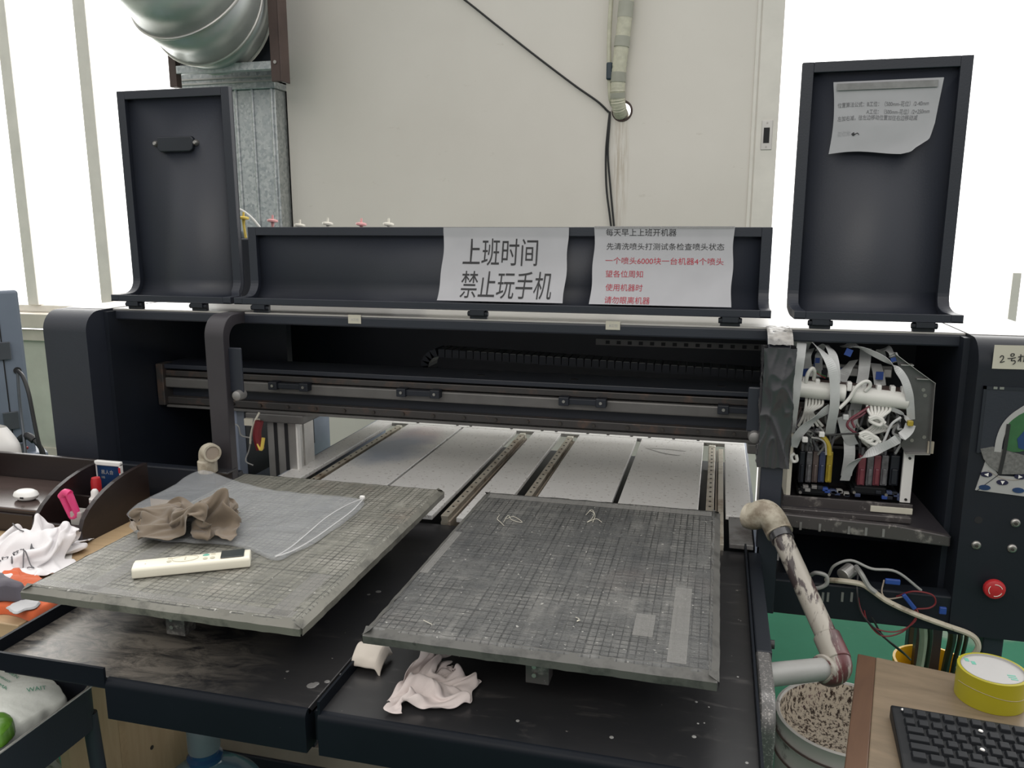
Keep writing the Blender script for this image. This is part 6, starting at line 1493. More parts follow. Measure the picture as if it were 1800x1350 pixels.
55,89,9,70,111,34,89,93,43,104,74,62,100,61,75,86,52,83,85,42,77,95,41,64,94,70,48,89,68,18,87,39,19,90,40,12,113,46,24,121,65,43,113,64,61,111,58,69,111,50,64,126,49,54,130,33,36,108,11,26,107,-7,31,115,-2,14,121,18,17,122,32,19,126,44,20,132,44,12,152,47,16,169,30,12,185,13,12,208,12,12,232,4,30,251,-9,16]
def fold_points(code):
    return [(code[k]/2000, code[k+1]/2000, code[k+2]/2000) for k in range(0, len(code), 3)], 32
def folded(name, code, c, rz, sc, scz, m, label, cat):
    """crumpled cloth sheet lying at c"""
    pts, n = fold_points(code)
    zmin = min(p[2] for p in pts)
    a, b = math.cos(rz), math.sin(rz)
    vs = [Vector((c[0] + sc*(p[0]*a - p[1]*b), c[1] + sc*(p[0]*b + p[1]*a), c[2] + 0.0012 + scz*(p[2]-zmin))) for p in pts]
    fs = [(j*n+i, j*n+i+1, (j+1)*n+i+1, (j+1)*n+i) for j in range(n-1) for i in range(n-1)]
    o = MB().add(vs, fs).build(name, m, loc=c, smooth=False, recalc=False, solid=0.0016, sub=2)
    for p in o.data.polygons: p.use_smooth = True
    tag(o, label, cat)
    return o, BVHTree.FromPolygons(vs, fs)

def zl(pts, z): return [tuple(atz(px, py, z)[:2]) for px, py in pts]
# clear zip bag
bo = zl([(222, 905), (240, 888), (290, 862), (352, 828), (400, 842), (470, 862), (560, 872), (640, 882), (612, 915), (560, 950), (520, 972), (484, 986), (440, 968), (395, 958), (330, 955), (270, 950), (232, 932)], ZP)
bag, bbv = heap('zip_bag', bo, 0.007, M['bag'], ZP, 11, 'clear zip-lock plastic bag lying flat on the left platen', 'bag', folds=14, amp=0.6, edge=0.97, flat=0.9)
zp = [atz(640, 882, ZP), atz(612, 893, ZP), atz(575, 915, ZP), atz(540, 945, ZP), atz(510, 970, ZP), atz(484, 986, ZP)]
zq = [atz(640, 882, ZP), atz(618, 905, ZP), atz(585, 930, ZP), atz(550, 955, ZP), atz(515, 975, ZP), atz(484, 986, ZP)]
MB().tube([p + Vector((0,0,0.008)) for p in zp], 0.0013, n=8).build('zip_track', M['bagzip'], bag, smooth=True)
MB().tube([p + Vector((0,0,0.008)) for p in zq], 0.0013, n=8).build('zip_track', M['bagzip'], bag, smooth=True)
p = atz(637, 881, ZP)
MB().box(p.x-0.006, p.x+0.006, p.y-0.004, p.y+0.004, ZP+0.004, ZP+0.013).build('zip_slider', M['whiteplastic'], bag, bevel=0.003)
# brown garment on the bag
bc = atz(326, 925, ZP+0.008)
folded('brown_cloth', FOLD_A, (bc.x, bc.y, ZP+0.009), R(37), 0.86, 0.95, M['brownfab'], 'crumpled brown fabric heaped on the clear zip bag', 'cloth')
# remote control
def remote():
    a, b = atz(240, 1010, ZP), atz(437, 990, ZP)
    c = (a + b)/2
    ang = math.atan2(b.y-a.y, b.x-a.x)
    t = thing('remote_control', 'cream air conditioner remote control lying on the left platen', 'remote control', (c.x, c.y, ZP), ang)
    L, W_ = (b-a).length/2 + 0.004, 0.021
    pr_ = [(-W_, 0.003), (-W_*0.92, 0.0), (W_*0.92, 0.0), (W_, 0.003), (W_, 0.016), (W_*0.85, 0.0195), (0, 0.0215), (-W_*0.85, 0.0195), (-W_, 0.016)]
    MB().prism(pr_, 'x', -L, L).build('case', M['cream'], t, local=True, bevel=0.0035, smooth=True, seg=3)
    MB().box(L-0.050, L-0.010, -0.0155, 0.0165, 0.0205, 0.0222).build('display', M['lcd'], t, local=True, bevel=0.0008)
    zz = 0.0216
    n = 40
    for sg in (1,):
        P = [Vector((-0.012 + 0.022*math.cos(2*math.pi*i/n), 0.0125*math.sin(2*math.pi*i/n), zz-0.0004*(abs(math.sin(2*math.pi*i/n))))) for i in range(n+1)]
        MB().tube(P, 0.0004, n=6, sub=0).build('button_ring', M['markgrey'], t, local=True)
    for x, y in ((-0.038, 0.006), (-0.038, -0.006), (0.022, -0.008), (0.034, -0.008), (0.034, 0.008)):
        MB().lathe([(0.0042, 0), (0.004, 0.0008), (0, 0.0009)], (x, y, zz-0.0010), (0,0,1), 18).build('button', M['markgrey'], t, local=True)
    MB().lathe([(0.0062, 0), (0.0055, 0.0008), (0, 0.0009)], (0.022, 0.006, zz-0.0010), (0,0,1), 18).build('button', M['tealmark'], t, local=True)
    MB().box(-0.013, -0.011, -0.006, 0.006, zz-0.0008, zz).box(-L+0.02, -L+0.022, -0.008, 0.006, zz-0.002, zz-0.0006).build('marking', M['markgrey'], t, local=True)
remote()
# loose threads and small bits on the right platen
TH = [([(878, 905), (874, 912), (880, 918), (886, 924)], 0), ([(885, 918), (893, 906), (900, 914), (918, 918), (903, 908), (890, 912)], 1), ([(1036, 897), (1044, 902), (1040, 912), (1032, 918), (1048, 912), (1058, 918)], 2), ([(1030, 905), (1040, 896), (1046, 906), (1042, 918)], 3), ([(744, 1090), (760, 1098)], 4), ([(1012, 1085), (1018, 1088), (1014, 1092), (1020, 1090)], 5)]
LB = ['pale thread curl near the back left of the right platen', 'tangled pale thread in front of the right platen back edge, left', 'knotted pale thread near the middle of the right platen back edge', 'looped pale thread just left of the knotted thread', 'short straight white thread near the front left of the right platen', 'tiny curled thread at the right platen front middle']
for pts, i in TH:
    P = [atz(a, b, 0.9022) for a, b in pts]
    tag(MB().tube(P, 0.00045, n=6, sub=6).build('thread', M['ivory'], loc=P[0], smooth=True), LB[i], 'thread')

# rags on the right tray
ZT2 = 0.7815
rc_ = atz(764, 1192, ZT2+0.012)
folded('printed_rag', FOLD_B, (rc_.x, rc_.y, ZT2), R(18), 0.60, 0.60, M['ragfab'], 'crumpled pinkish white rag with red spots on the right tray', 'cloth')
def folded_rag():
    c = atz(648, 1150, 0.80)
    o = MB()
    a, b, d = atz(640, 1122, 0.81), atz(688, 1130, 0.81), atz(617, 1160, 0.80)
    def f(u, v):
        p = a + (b-a)*u + (d-a)*v
        z = 0.802 + 0.009*math.sin(math.pi*min(1, v*1.15)) + 0.003*noise.noise(Vector((u*3, v*3, 2)))
        if v > 0.9: z -= (v-0.9)*0.12
        if u > 0.85: z -= (u-0.85)*0.10
        return Vector((p.x, p.y, z))
    o.grid(f, 24, 24)
    x = o.build('folded_rag', M['ragplain'], loc=(c.x, c.y, 0.79), smooth=True, solid=0.007, sub=1)
    tag(x, 'small folded cream cloth draped over the gap between the two front trays', 'cloth')
folded_rag()

# ------------------------------------------------------------------ pipe fittings
t = thing('pipe_elbow', 'short cream pipe elbow standing at the left arch leg', 'pipe fitting', (-1.253, 1.745, 0.876))
c = Vector((-1.253, 1.742, 0.877))
MB().lathe([(0.022, 0), (0.0245, 0.002), (0.0245, 0.030), (0.021, 0.034)], c, (0,0,1), 26).build('lower_socket', M['pvc'], t, smooth=True)
MB().tube([c + Vector((0,0,0.028)), c + Vector((0,0,0.045)), c + Vector((0.008,-0.006,0.057)), c + Vector((0.022,-0.016,0.060))], 0.0205, n=22).build('bend', M['pvc'], t, smooth=True)
MB().lathe([(0.0, 0.004), (0.017, 0.004), (0.0175, 0.026), (0.0225, 0.026), (0.0225, 0.002), (0.0205, 0)], c + Vector((0.016,-0.012,0.060)), (0.80,-0.60,0.02), 26).build('open_socket', M['pvc'], t, smooth=True)
MB().lathe([(0.0, 0), (0.0172, 0)], c + Vector((0.016+0.018,-0.012-0.0135,0.0605)), (0.80,-0.60,0.02), 26).build('bore', M['tan'], t)

t = thing('drain_pipe', 'ink-stained drain pipe slanting from the right arch leg to the drum', 'pipe', (0.15, 1.6, 0.6))
e0, e1, e2 = at(1326, 908, 1.735), at(1352, 905, 1.72), at(1366, 928, 1.715)
MB().tube([at(1316, 906, 1.745), e0, at(1343, 901, 1.722), at(1356, 910, 1.716), e2, at(1371, 938, 1.705)], 0.0285, n=24).build('top_elbow', M['pvc'], t, smooth=True)
lo = at(1472, 1160, 1.47)
tp = at(1372, 940, 1.70)
MB().tube([tp, (tp+lo)/2, lo], 0.0205, n=24, sub=4).build('long_pipe', M['pvcdirty'], t, smooth=True)
d = (lo-tp).normalized()
MB().cyl(lo - d*0.05, lo + d*0.002, 0.0255, n=24).build('collar', M['pvcdirty'], t, bevel=0.002, smooth=True)
le = at(1355, 1186, 1.36)
le2 = at(1448, 1176, 1.455)
MB().tube([lo - d*0.01, lo + Vector((0.001, -0.004, -0.012)), lo + Vector((-0.012, -0.010, -0.022)), le2], 0.0255, n=24).build('lower_elbow', M['pvcdirty'], t, smooth=True)
MB().tube([le2 + (le2-le)*0.1, (le+le2)/2, le + (le-le2)*0.35], 0.0205, n=24, sub=3).build('cross_pipe', M['tubegrey'], t, smooth=True)
MB().cyl(le2 - (le2-le).normalized()*0.006, le2 + (le2-le).normalized()*0.014, 0.0262, n=24).build('collar', M['pvcdirty'], t, bevel=0.002, smooth=True)
MB().cyl(tp - d*0.004, tp + d*0.014, 0.024, n=24).build('tape_band', M['tapeblk'], t, smooth=True)

# ------------------------------------------------------------------ drum under the pipe
def drum():
    c = Vector((0.312, 1.70, 0)); Rr = 0.142; H = 0.46
    t = thing('waste_ink_drum', 'white round drum splattered with waste ink under the drain pipe', 'drum', c)
    MB().lathe([(0.0, 0.002), (Rr*0.94, 0.002), (Rr*0.96, 0.02), (Rr*0.99, H-0.10), (Rr, H-0.095), (Rr+0.004, H-0.088), (Rr, H-0.080), (Rr, H-0.045), (Rr+0.005, H-0.038), (Rr, H-0.03), (Rr, H-0.004), (Rr+0.003, H), (Rr-0.003, H+0.002), (Rr-0.006, H-0.002)], c, (0,0,1), 72).build('drum_wall', M['drum'], t, smooth=True)
    MB().lathe([(Rr-0.006, H-0.002), (Rr-0.007, H-0.05), (Rr-0.02, H-0.075), (Rr*0.5, H-0.09), (0.0, H-0.095)], c, (0,0,1), 72).build('ink_crust', M['drumin'], t, smooth=True)
    for z in (H-0.034, H-0.084):
        P = [c + Vector(((Rr+0.0052)*math.cos(2*math.pi*i/60), (Rr+0.0052)*math.sin(2*math.pi*i/60), z)) for i in range(61)]
        MB().tube(P, 0.0022, n=6, sub=0).build('stained_band', M['rustbrown'], t, smooth=True)
drum()
t = thing('yellow_bucket', 'yellow bucket with cables on the floor behind the wooden desk', 'bucket', (0.64, 2.32, 0))
MB().lathe([(0.0, 0.0), (0.075, 0.0), (0.098, 0.27), (0.103, 0.272), (0.103, 0.285), (0.096, 0.285), (0.074, 0.02), (0, 0.02)], (0.64, 2.32, 0), (0,0,1), 40).build('bucket_wall', M['yellow'], t, smooth=True)

# ------------------------------------------------------------------ right desk with keyboard and tape
DZ = 0.75
ca = atz(1508, 1148, DZ)
TR = R(-11.5)
desk = thing('wooden_desk', 'scuffed plywood desk corner with brown edge strip at lower right', 'desk', (ca.x, ca.y, 0), TR)
MB().box(0.030, 0.75, -0.62, 0.0, DZ-0.028, DZ).build('desk_top', M['tabletop'], desk, local=True, bevel=0.002)
MB().box(0.0, 0.030, -0.62, 0.0, DZ-0.028, DZ-0.0006).build('edge_strip', M['tableedge'], desk, local=True, bevel=0.002)
for x, y in ((0.06, -0.06), (0.70, -0.06), (0.06, -0.58), (0.70, -0.58)):
    MB().box(x-0.02, x+0.02, y-0.02, y+0.02, 0, DZ-0.028).build('leg', M['tableedge'], desk, local=True, bevel=0.002)
def keyboard():
    a, b, c = atz(1565, 1240, DZ+0.02), atz(1800, 1279, DZ+0.02), atz(1588, 1350, DZ+0.02)
    ang = math.atan2(b.y-a.y, b.x-a.x)
    t = thing('keyboard', 'black computer keyboard on the wooden desk at the right edge', 'keyboard', (a.x, a.y, DZ), ang)
    Wk, Dk = 0.44, 0.150
    prof_ = [(0, 0.0), (0, 0.022), (-0.012, 0.024), (-0.115, 0.016), (-Dk, 0.010), (-Dk, 0.0)]
    MB().prism(prof_, 'x', 0, Wk).build('keyboard_case', M['keybase'], t, local=True, bevel=0.003)
    rows = [(-0.020, [1]*13), (-0.043, [1]*13+[2]), (-0.0615, [1.5]+[1]*12+[1.5]), (-0.080, [1.75]+[1]*11+[2.25]), (-0.0985, [2.25]+[1]*10+[2.75]), (-0.117, [1.25]*3+[6.25]+[1.25]*4)]
    meshes = {}
    u = 0.0185
    for y, ws in rows:
        x = 0.012
        z = 0.0235 - (0.012 - (-y))*0 - max(0, (-y-0.012))*0.078
        for w_ in ws:
            if w_ not in meshes:
                hw_, hd = w_*u/2-0.0011, 0.0080
                mb = MB().add([(-hw_,-hd,0),(hw_,-hd,0),(hw_,hd,0),(-hw_,hd,0),(-hw_+.0022,-hd+.0016,.007),(hw_-.0022,-hd+.0016,.007),(hw_-.0022,hd-.003,.0075),(-hw_+.0022,hd-.003,.0075)],
                              [(0,3,2,1),(4,5,6,7),(0,1,5,4),(1,2,6,5),(2,3,7,6),(3,0,4,7)])
                k = mb.build('key', M['key'], t, local=True, bevel=0.0008)
                meshes[w_] = k
            else:
                k = meshes[w_].copy(); COL.objects.link(k); k.parent = t
            k.location = (x + w_*u/2, y, z - 0.0015)
            k.rotation_euler = (R(4.5), 0, 0)
            x += w_*u
keyboard()
def tape():
    c = atz(1743, 1208, DZ+0.022)
    t = thing('tape_roll', 'wide yellow tape roll standing on the wooden desk behind the keyboard', 'tape roll', (c.x, c.y+0.005, DZ))
    ro, ri, h = 0.0505, 0.0455, 0.052
    MB().lathe([(ri, 0.0), (ro, 0.0), (ro, h), (ri, h), (ri, 0.0)], (c.x, c.y+0.005, DZ), (0,0,1), 60).build('tape_winding', M['yellowtape'], t, smooth=True, bevel=0.0006)
    MB().lathe([(0.0, h-0.003), (ri-0.0004, h-0.003), (ri-0.0002, h+0.0004), (ri-0.0004, 0.001), (0.0, 0.001)], (c.x, c.y+0.005, DZ), (0,0,1), 60).build('core_disc', M['tapecore'], t, smooth=True)
    tb = MB()
    zt = DZ + h - 0.0022
    for x0, y0, w_, h_ in ((-0.034, 0.020, 0.006, 0.010), (-0.026, 0.012, 0.006, 0.010), (0.018, -0.012, 0.012, 0.003), (0.018, -0.018, 0.012, 0.003), (0.02, -0.024, 0.010, 0.003)):
        MB().box(c.x+x0, c.x+x0+w_, c.y+0.005+y0, c.y+0.005+y0+h_, zt-0.0008, zt-0.0004).build('core_print', M['tealmark'], t)
    P = [Vector((c.x + 0.0508*math.cos(a), c.y+0.005 + 0.0508*math.sin(a), DZ + 0.028 + 0.004*math.sin(a*2))) for a in [R(190+i*8) for i in range(20)]]
    MB().tube(P, 0.0004, n=5, sub=0).build('tape_end', M['tan'], t)
tape()
# small white scraps
for i, (px_, py_, zz, lab) in enumerate(((1588, 1248, DZ+0.026, 'white crumb on the keyboard top left corner'), (1724, 1285, DZ+0.028, 'white crumb among the upper keyboard keys'), (1727, 1318, DZ+0.024, 'white crumb lower down among the keyboard keys'))):
    c = atz(px_, py_, zz)
    tag(MB().lathe([(0, -0.002), (0.003, -0.001), (0.0035, 0.0005), (0.002, 0.002), (0, 0.0022)], c, (0.2, 0.3, 1), 8).build('paper_scrap', M['whiteplastic'], loc=c), lab, 'scrap')

# ------------------------------------------------------------------ left desk, organizer and what lies there
SZ = 0.78
ld = thing('side_desk', 'pale wooden desk at the left edge carrying the dark organizer', 'desk', (-1.75, 1.4, 0))
MB().box(-2.40, -1.216, 1.101, 1.77, SZ-0.030, SZ).build('desk_top', M['deskwood'], ld, bevel=0.002)
MB().box(-1.262, -1.236, 1.20, 1.585, 0.0, SZ-0.03).build('side_panel', M['lightwood'], ld, bevel=0.002)
MB().box(-1.236, -1.2355, 1.335, 1.355, 0.02, SZ-0.03).build('panel_joint', M['deskwood'], ld)
MB().cyl((-1.2365, 1.43, 0.30), (-1.2345, 1.43, 0.30), 0.005).build('screw', M['dirtbolt'], ld)
MB().box(-2.38, -2.355, 1.12, 1.75, 0.0, SZ-0.03).build('side_panel', M['lightwood'], ld, bevel=0.002)

def organizer():
    t = thing('desk_organizer', 'dark wooden desk organizer with drawer shelf and open pen bin', 'organizer', (-1.62, 1.58, SZ))
    y0, y1 = 1.475, 1.685
    x0, xm, x1 = -1.96, -1.528, -1.388
    W = M['organizer']
    def side(x, yf, zf, name='side_panel'):
        p = [(yf, SZ)]
        p.append((yf, SZ+0.035))
        for i in range(9):
            q = i/8
            p.append((yf + (y1-yf)*(q**1.5)*0.98 + 0.004*q, SZ + 0.035 + (zf-0.035)*math.sin(q*math.pi/2)**0.9))
        p += [(y1, SZ+zf), (y1, SZ)]
        return MB().prism(p, 'x', x, x+0.012).build(name, W, t, bevel=0.002)
    side(x1-0.012, 1.452, 0.128); side(xm, 1.452, 0.128); side(x0, y0-0.01, 0.128)
    MB().box(xm+0.012, x1-0.012, 1.458, 1.468, SZ, SZ+0.040).build('front_panel', W, t, bevel=0.002)
    MB().box(xm+0.012, x1-0.012, y1-0.012, y1, SZ, SZ+0.10).build('back_panel', W, t, bevel=0.002)
    MB().box(xm+0.012, x1-0.012, 1.57, 1.578, SZ, SZ+0.070).build('divider', W, t, bevel=0.001)
    MB().box(xm+0.012, x1-0.012, 1.468, y1-0.012, SZ, SZ+0.008).build('bin_floor', W, t)
    MB().box(x0+0.012, xm, y0, y1, SZ, SZ+0.056).build('drawer_block', W, t, bevel=0.002)
    MB().box(x0+0.012, xm, y0-0.003, y1-0.012, SZ+0.056, SZ+0.063).build('shelf', M['orgtop'], t, bevel=0.003)
    MB().box(x0+0.012, xm, y1-0.012, y1, SZ+0.056, SZ+0.128).build('back_panel', W, t, bevel=0.002)
    MB().box(x0+0.03, xm-0.012, y0-0.006, y0, SZ+0.008, SZ+0.050).build('drawer', W, t, bevel=0.002)
organizer()
# earbud case
c = at(36, 841, 1.52)
tag(MB().lathe([(0, -0.012), (0.02, -0.0115), (0.028, -0.007), (0.031, 0), (0.028, 0.007), (0.02, 0.0115), (0, 0.012)], (c.x, 1.53, SZ+0.0757), (0, 0, 1), 32).rot(0, (0,0,0)).build('earbud_case', M['whiteplastic'], smooth=True, loc=(c.x, 1.53, SZ+0.0637)),
    'glossy white earbud case on the organizer shelf', 'earbud case')
ec = bpy.data.objects['earbud_case']
ec.scale = (1.05, 0.72, 1.0)
MB().box(0.004, 0.012, -0.0318, -0.029, 0.009, 0.013).build('port', M['darkgap'], ec, local=True)
# items in the organizer bin
def upright(name, label, cat, loc, prof_, m, tilt=(0,0), cap=None):
    ax = Vector((tilt[0], tilt[1], 1)).normalized()
    t = thing(name, label, cat, loc)
    MB().lathe(prof_, loc, ax, 24).build('bottle_body', m, t, smooth=True)
    if cap: MB().lathe(cap[0], loc, ax, 24).build('bottle_cap', cap[1], t, smooth=True)
zb = SZ+0.009
upright('glue_bottle', 'red-capped bottle in the organizer bin, left and taller', 'bottle', (-1.478, 1.605, zb), [(0, 0), (0.013, 0), (0.013, 0.06), (0.010, 0.068)], M['whiteplastic'], (0.02, 0), ([(0.0122, 0.060), (0.0122, 0.088), (0.0100, 0.098), (0, 0.100)], M['red']))
upright('glue_bottle', 'red-capped bottle half hidden by the organizer side panel', 'bottle', (-1.428, 1.622, zb), [(0, 0), (0.013, 0), (0.013, 0.055), (0.010, 0.062)], M['whiteplastic'], (0, 0), ([(0.0122, 0.055), (0.0122, 0.076), (0.0100, 0.086), (0, 0.088)], M['red']))
upright('glue_bottle', 'small bottle with rounded white cap over a red collar in the organizer', 'bottle', (-1.432, 1.545, zb), [(0, 0), (0.012, 0), (0.012, 0.045), (0.0135, 0.046), (0.0135, 0.058)], M['red'], (0.05, 0), ([(0.0130, 0.058), (0.0135, 0.068), (0.0085, 0.074), (0.0085, 0.086), (0.005, 0.091), (0, 0.092)], M['whiteplastic']))
# clear pot
tag(MB().box(-1.437, -1.405, 1.472, 1.502, zb, zb+0.060).build('clear_pot', M['clearbox'], bevel=0.003, loc=(-1.42, 1.488, zb)), 'cloudy clear plastic pot in the front of the organizer bin', 'pot')
# pink clothes peg shape
pk_ = thing('pink_clip', 'pink plastic clip leaning in the organizer bin', 'clip', (-1.492, 1.492, zb))
a, b = at(112, 873, 1.475), at(133, 905, 1.475)
for k, (pa, pb) in enumerate(((at(110, 872, 1.476), at(126, 908, 1.480)), (at(121, 868, 1.474), at(137, 905, 1.478)))):
    MB().tube([pa, (pa+pb)/2, pb], lambda q: 0.0088 - 0.0016*q, n=12, sub=4).build('clip_jaw', M['pink'], pk_, smooth=True)
MB().tube([at(108, 873, 1.476), at(115, 866, 1.475), at(123, 869, 1.474)], 0.0092, n=12).build('clip_back', M['pink'], pk_, smooth=True)
MB().tube([at(126, 908, 1.480), at(132, 909, 1.479), at(137, 905, 1.478)], 0.0078, n=12).build('clip_tip', M['pink'], pk_, smooth=True)
# framed card
fr = thing('white_framed_card', 'dark blue card in a white rounded frame behind the organizer bin', 'card', (-1.44, 1.66, zb))
a, b = at(166, 809, 1.655), at(216, 862, 1.655)
w_ = b.x-a.x
MB().box(a.x, b.x, 1.652, 1.664, a.z-0.012, a.z).box(a.x, a.x+0.005, 1.652, 1.664, zb, a.z-0.004).box(b.x-0.005, b.x, 1.652, 1.664, zb, a.z-0.004).build('white_frame', M['whiteplastic'], fr, bevel=0.004, seg=3)
MB().box(a.x+0.004, b.x-0.004, 1.656, 1.662, zb, a.z-0.010).build('card', M['blueprint'], fr)
tb = MB()
for body, zz, sz in (('黑人合', a.z-0.034, 0.0125), ('IIIB', a.z-0.046, 0.008)):
    write(tb, body, 0, 0, sz, lambda u, v: Vector((a.x+0.016+u, 1.6552, zz+v)))
tb.build('lettering', M['tapecore'], fr)
MB().box(b.x-0.0052, b.x+0.0004, 1.6515, 1.6525, a.z-0.028, a.z-0.014).build('red_tab', M['red'], fr)

# shirt heap, paper, orange cloth
sc_ = atz(38, 978, SZ+0.03)
sh, sbv = folded('white_shirt', FOLD_A, (sc_.x, sc_.y, SZ+0.001), R(140), 1.0, 1.05, M['whitefab'], 'crumpled white printed shirt in front of the dark organizer', 'shirt')
tb = MB()
vs_, fs_, wd_ = text2d('fudjesta', 0.042)
A_, B_ = atz(-18, 968, SZ+0.07), atz(62, 940, SZ+0.07)
ex = (B_-A_); ex.z = 0; el = ex.length; ex.normalize(); ey = Vector((-ex.y, ex.x, 0))
pts_ = []
for x, y in vs_:
    q = A_ + ex*(x*el/wd_ + y*0.4) + ey*y*1.0
    hit = sbv.ray_cast(Vector((q.x, q.y, 2)), Vector((0,0,-1)))
    pts_.append((hit[0] + Vector((0, -0.002, 0.0045))) if hit[0] else Vector((q.x, q.y, SZ+0.04)))
tb.add(pts_, fs_); tb.build('shirt_print', M['inkgrey'], sh, recalc=False)
def drape(px): 
    q = atz(px[0], px[1], SZ+0.05); h = sbv.ray_cast(Vector((q.x, q.y, 2)), Vector((0,0,-1)))
    return (h[0] + Vector((0,-0.002,0.004))) if h[0] else q
MB().tube([drape(p) for p in ((38, 971), (44, 966), (52, 968), (58, 974), (50, 976), (46, 970))], 0.0012, n=6).build('shirt_print', M['inkgrey'], sh)
MB().tube([drape(p) for p in ((26, 941), (34, 942), (44, 946))], 0.0014, n=6).build('shirt_print', M['inkgrey'], sh)
pa_ = zl([(58, 1006), (125, 992), (128, 955), (62, 950)], SZ+0.004)
tag(MB().prism(pa_, 'z', SZ+0.0004, SZ+0.0034).build('paper_sheet', M['whiteplastic'], loc=(pa_[0][0], pa_[0][1], SZ)), 'plain white card lying under the white shirt beside the left platen', 'paper')
og, _ = heap('orange_cloth', zl([(-70, 1000), (-10, 998), (30, 996), (42, 1012), (70, 1018), (110, 1040), (104, 1055), (92, 1066), (70, 1080), (50, 1085), (20, 1074), (-70, 1060)], SZ+0.01), 0.022, M['orangefab'], SZ+0.0005, 21, 'orange printed cloth lying under the dark fabric at the left edge', 'cloth', folds=12, amp=0.5, edge=0.94, flat=0.6, dirn=(0.9, 0.2))
heap('pale_patch', zl([(10, 1064), (28, 1055), (52, 1050), (70, 1054), (62, 1064), (44, 1068), (26, 1074)], SZ+0.028), 0.005, M['silverfab'], SZ+0.0215, 23, None, None, folds=16, amp=0.5, flat=0.8)
sp0 = bpy.data.objects['pale_patch']; tag(sp0, 'pale grey patch with black marks on the orange cloth', 'cloth')
gf, _ = heap('dark_fabric', zl([(-60, 1030), (0, 1016), (12, 1020), (32, 1034), (52, 1044), (40, 1052), (0, 1050), (-60, 1060)], SZ+0.03), 0.034, M['greyfab'], SZ+0.022, 25, 'dark grey fabric roll on the orange cloth at the left edge', 'cloth', folds=8, amp=0.35, flat=0.4, edge=0.8, dirn=(0.9, -0.4))
# white curved plastic at the left edge
def cover(u, v):
    a = R(-180 + 360*u)
    z = SZ + 0.001 + 0.178*v
    k = 0.80 + 0.32*math.sin(v*2.6) - 0.75*max(0, v-0.72)**1.3
    return Vector((-1.985 + 0.135*k*math.cos(a), 1.735 + 0.034*k*math.sin(a), z))
tag(MB().grid(cover, 40, 24).build('plastic_cover', M['whiteplastic'], smooth=True, loc=(-1.985, 1.735, SZ)), 'white curved plastic cover at the far left edge behind the organizer', 'cover')

# ------------------------------------------------------------------ grey cabinet with cables
cb = thing('electrical_cabinet', 'blue-grey steel cabinet at the left edge behind the organizer', 'cabinet', (-2.665, 2.60, 0), R(54))
MB().box(-0.85, 0.0, 0.0, 0.5, 0.03, 1.254).build('cabinet_body', M['cabinet'], cb, local=True, bevel=0.012, seg=3)
MB().box(-0.80, -0.079, -0.006, 0.0, 0.10, 1.14).build('cabinet_door', M['cabinet'], cb, local=True, bevel=0.003)
MB().box(-0.079, -0.0745, -0.003, 0.0005, 0.10, 1.143).build('door_gap', M['darkgap'], cb, local=True)
for z0, z1 in ((0.985, 1.055), (0.705, 0.775)):
    MB().box(-0.103, -0.050, -0.016, -0.005, z0, z1).build('hinge', M['hinge'], cb, local=True, bevel=0.002)
MB().cyl((-0.034, -0.002, 0.936), (-0.034, 0.003, 0.936), 0.014).build('cable_hole', M['darkgap'], cb, local=True)
MB().box(-0.85, 0.035, -0.04, 0.5, 0.0, 0.60).build('cabinet_plinth', M['cabinet'], cb, local=True, bevel=0.01)
tag(MB().tube([at(31, 652, 2.52), at(40, 662, 2.50), at(50, 690, 2.48), at(58, 730, 2.47), at(66, 770, 2.46), at(74, 800, 2.46), at(80, 840, 2.46), at(84, 880, 2.46)], 0.0075, n=10).build('cabinet_cable', M['rubber'], smooth=True), 'black cable curving down from the cabinet hole', 'cable')
tag(MB().tube([at(31, 654, 2.52), at(33, 690, 2.51), at(37, 730, 2.50), at(42, 770, 2.48), at(45, 805, 2.46), at(46, 860, 2.46)], 0.0055, n=10).build('cabinet_cable', M['hinge'], smooth=True), 'grey cable hanging straight down the cabinet front', 'cable')
pg = thing('power_plug', 'black plug with cord in front of the grey cabinet base', 'plug', tuple(at(48, 768, 2.5)))
MB().tube([at(36, 772, 2.50), at(48, 766, 2.49), at(60, 774, 2.49)], 0.014, n=12).build('plug_body', M['rubber'], pg, smooth=True)
MB().tube([at(60, 774, 2.49), at(70, 785, 2.49), at(76, 800, 2.49), at(80, 840, 2.49)], 0.009, n=10).build('plug_cord', M['rubber'], pg, smooth=True)
MB().cyl(at(48, 787, 2.49), at(48, 787, 2.49)+Vector((0,-0.008,0)), 0.006).build('red_light', M['red'], pg)
MB().tube([at(38, 780, 2.50), at(41, 800, 2.50), at(43, 850, 2.50)], 0.014, n=10).build('adapter', M['hinge'], pg, smooth=True)

# ------------------------------------------------------------------ trolley cart lower left with bags
CZ = 0.645
ct = thing('utility_cart', 'black metal cart tray with rounded corner at lower left', 'cart', (-1.35, 0.95, 0))
rim = []
cx1, cy1, cr = -1.112, 1.172, 0.045
x0c, y0c = -1.75, 0.55
def rr(off=0):
    pts = [(x0c, y0c), (cx1-off, y0c)]
    for i in range(9):
        a = R(i*90/8); pts.append((cx1-off-cr + cr*math.cos(a), cy1-off-cr + cr*math.sin(a)))
    pts.append((x0c, cy1-off)); return pts
a_, b_ = rr(0), rr(0.004)
n = len(a_)
vs = [(p[0], p[1], CZ-0.085) for p in a_] + [(p[0], p[1], CZ) for p in a_] + [(p[0], p[1], CZ) for p in b_] + [(p[0], p[1], CZ-0.080) for p in b_]
fs = []
for k in range(3):
    for i in range(n-1): fs.append((k*n+i, k*n+i+1, (k+1)*n+i+1, (k+1)*n+i))
MB().add(vs, fs).build('tray_wall', M['black'], ct, smooth=True)
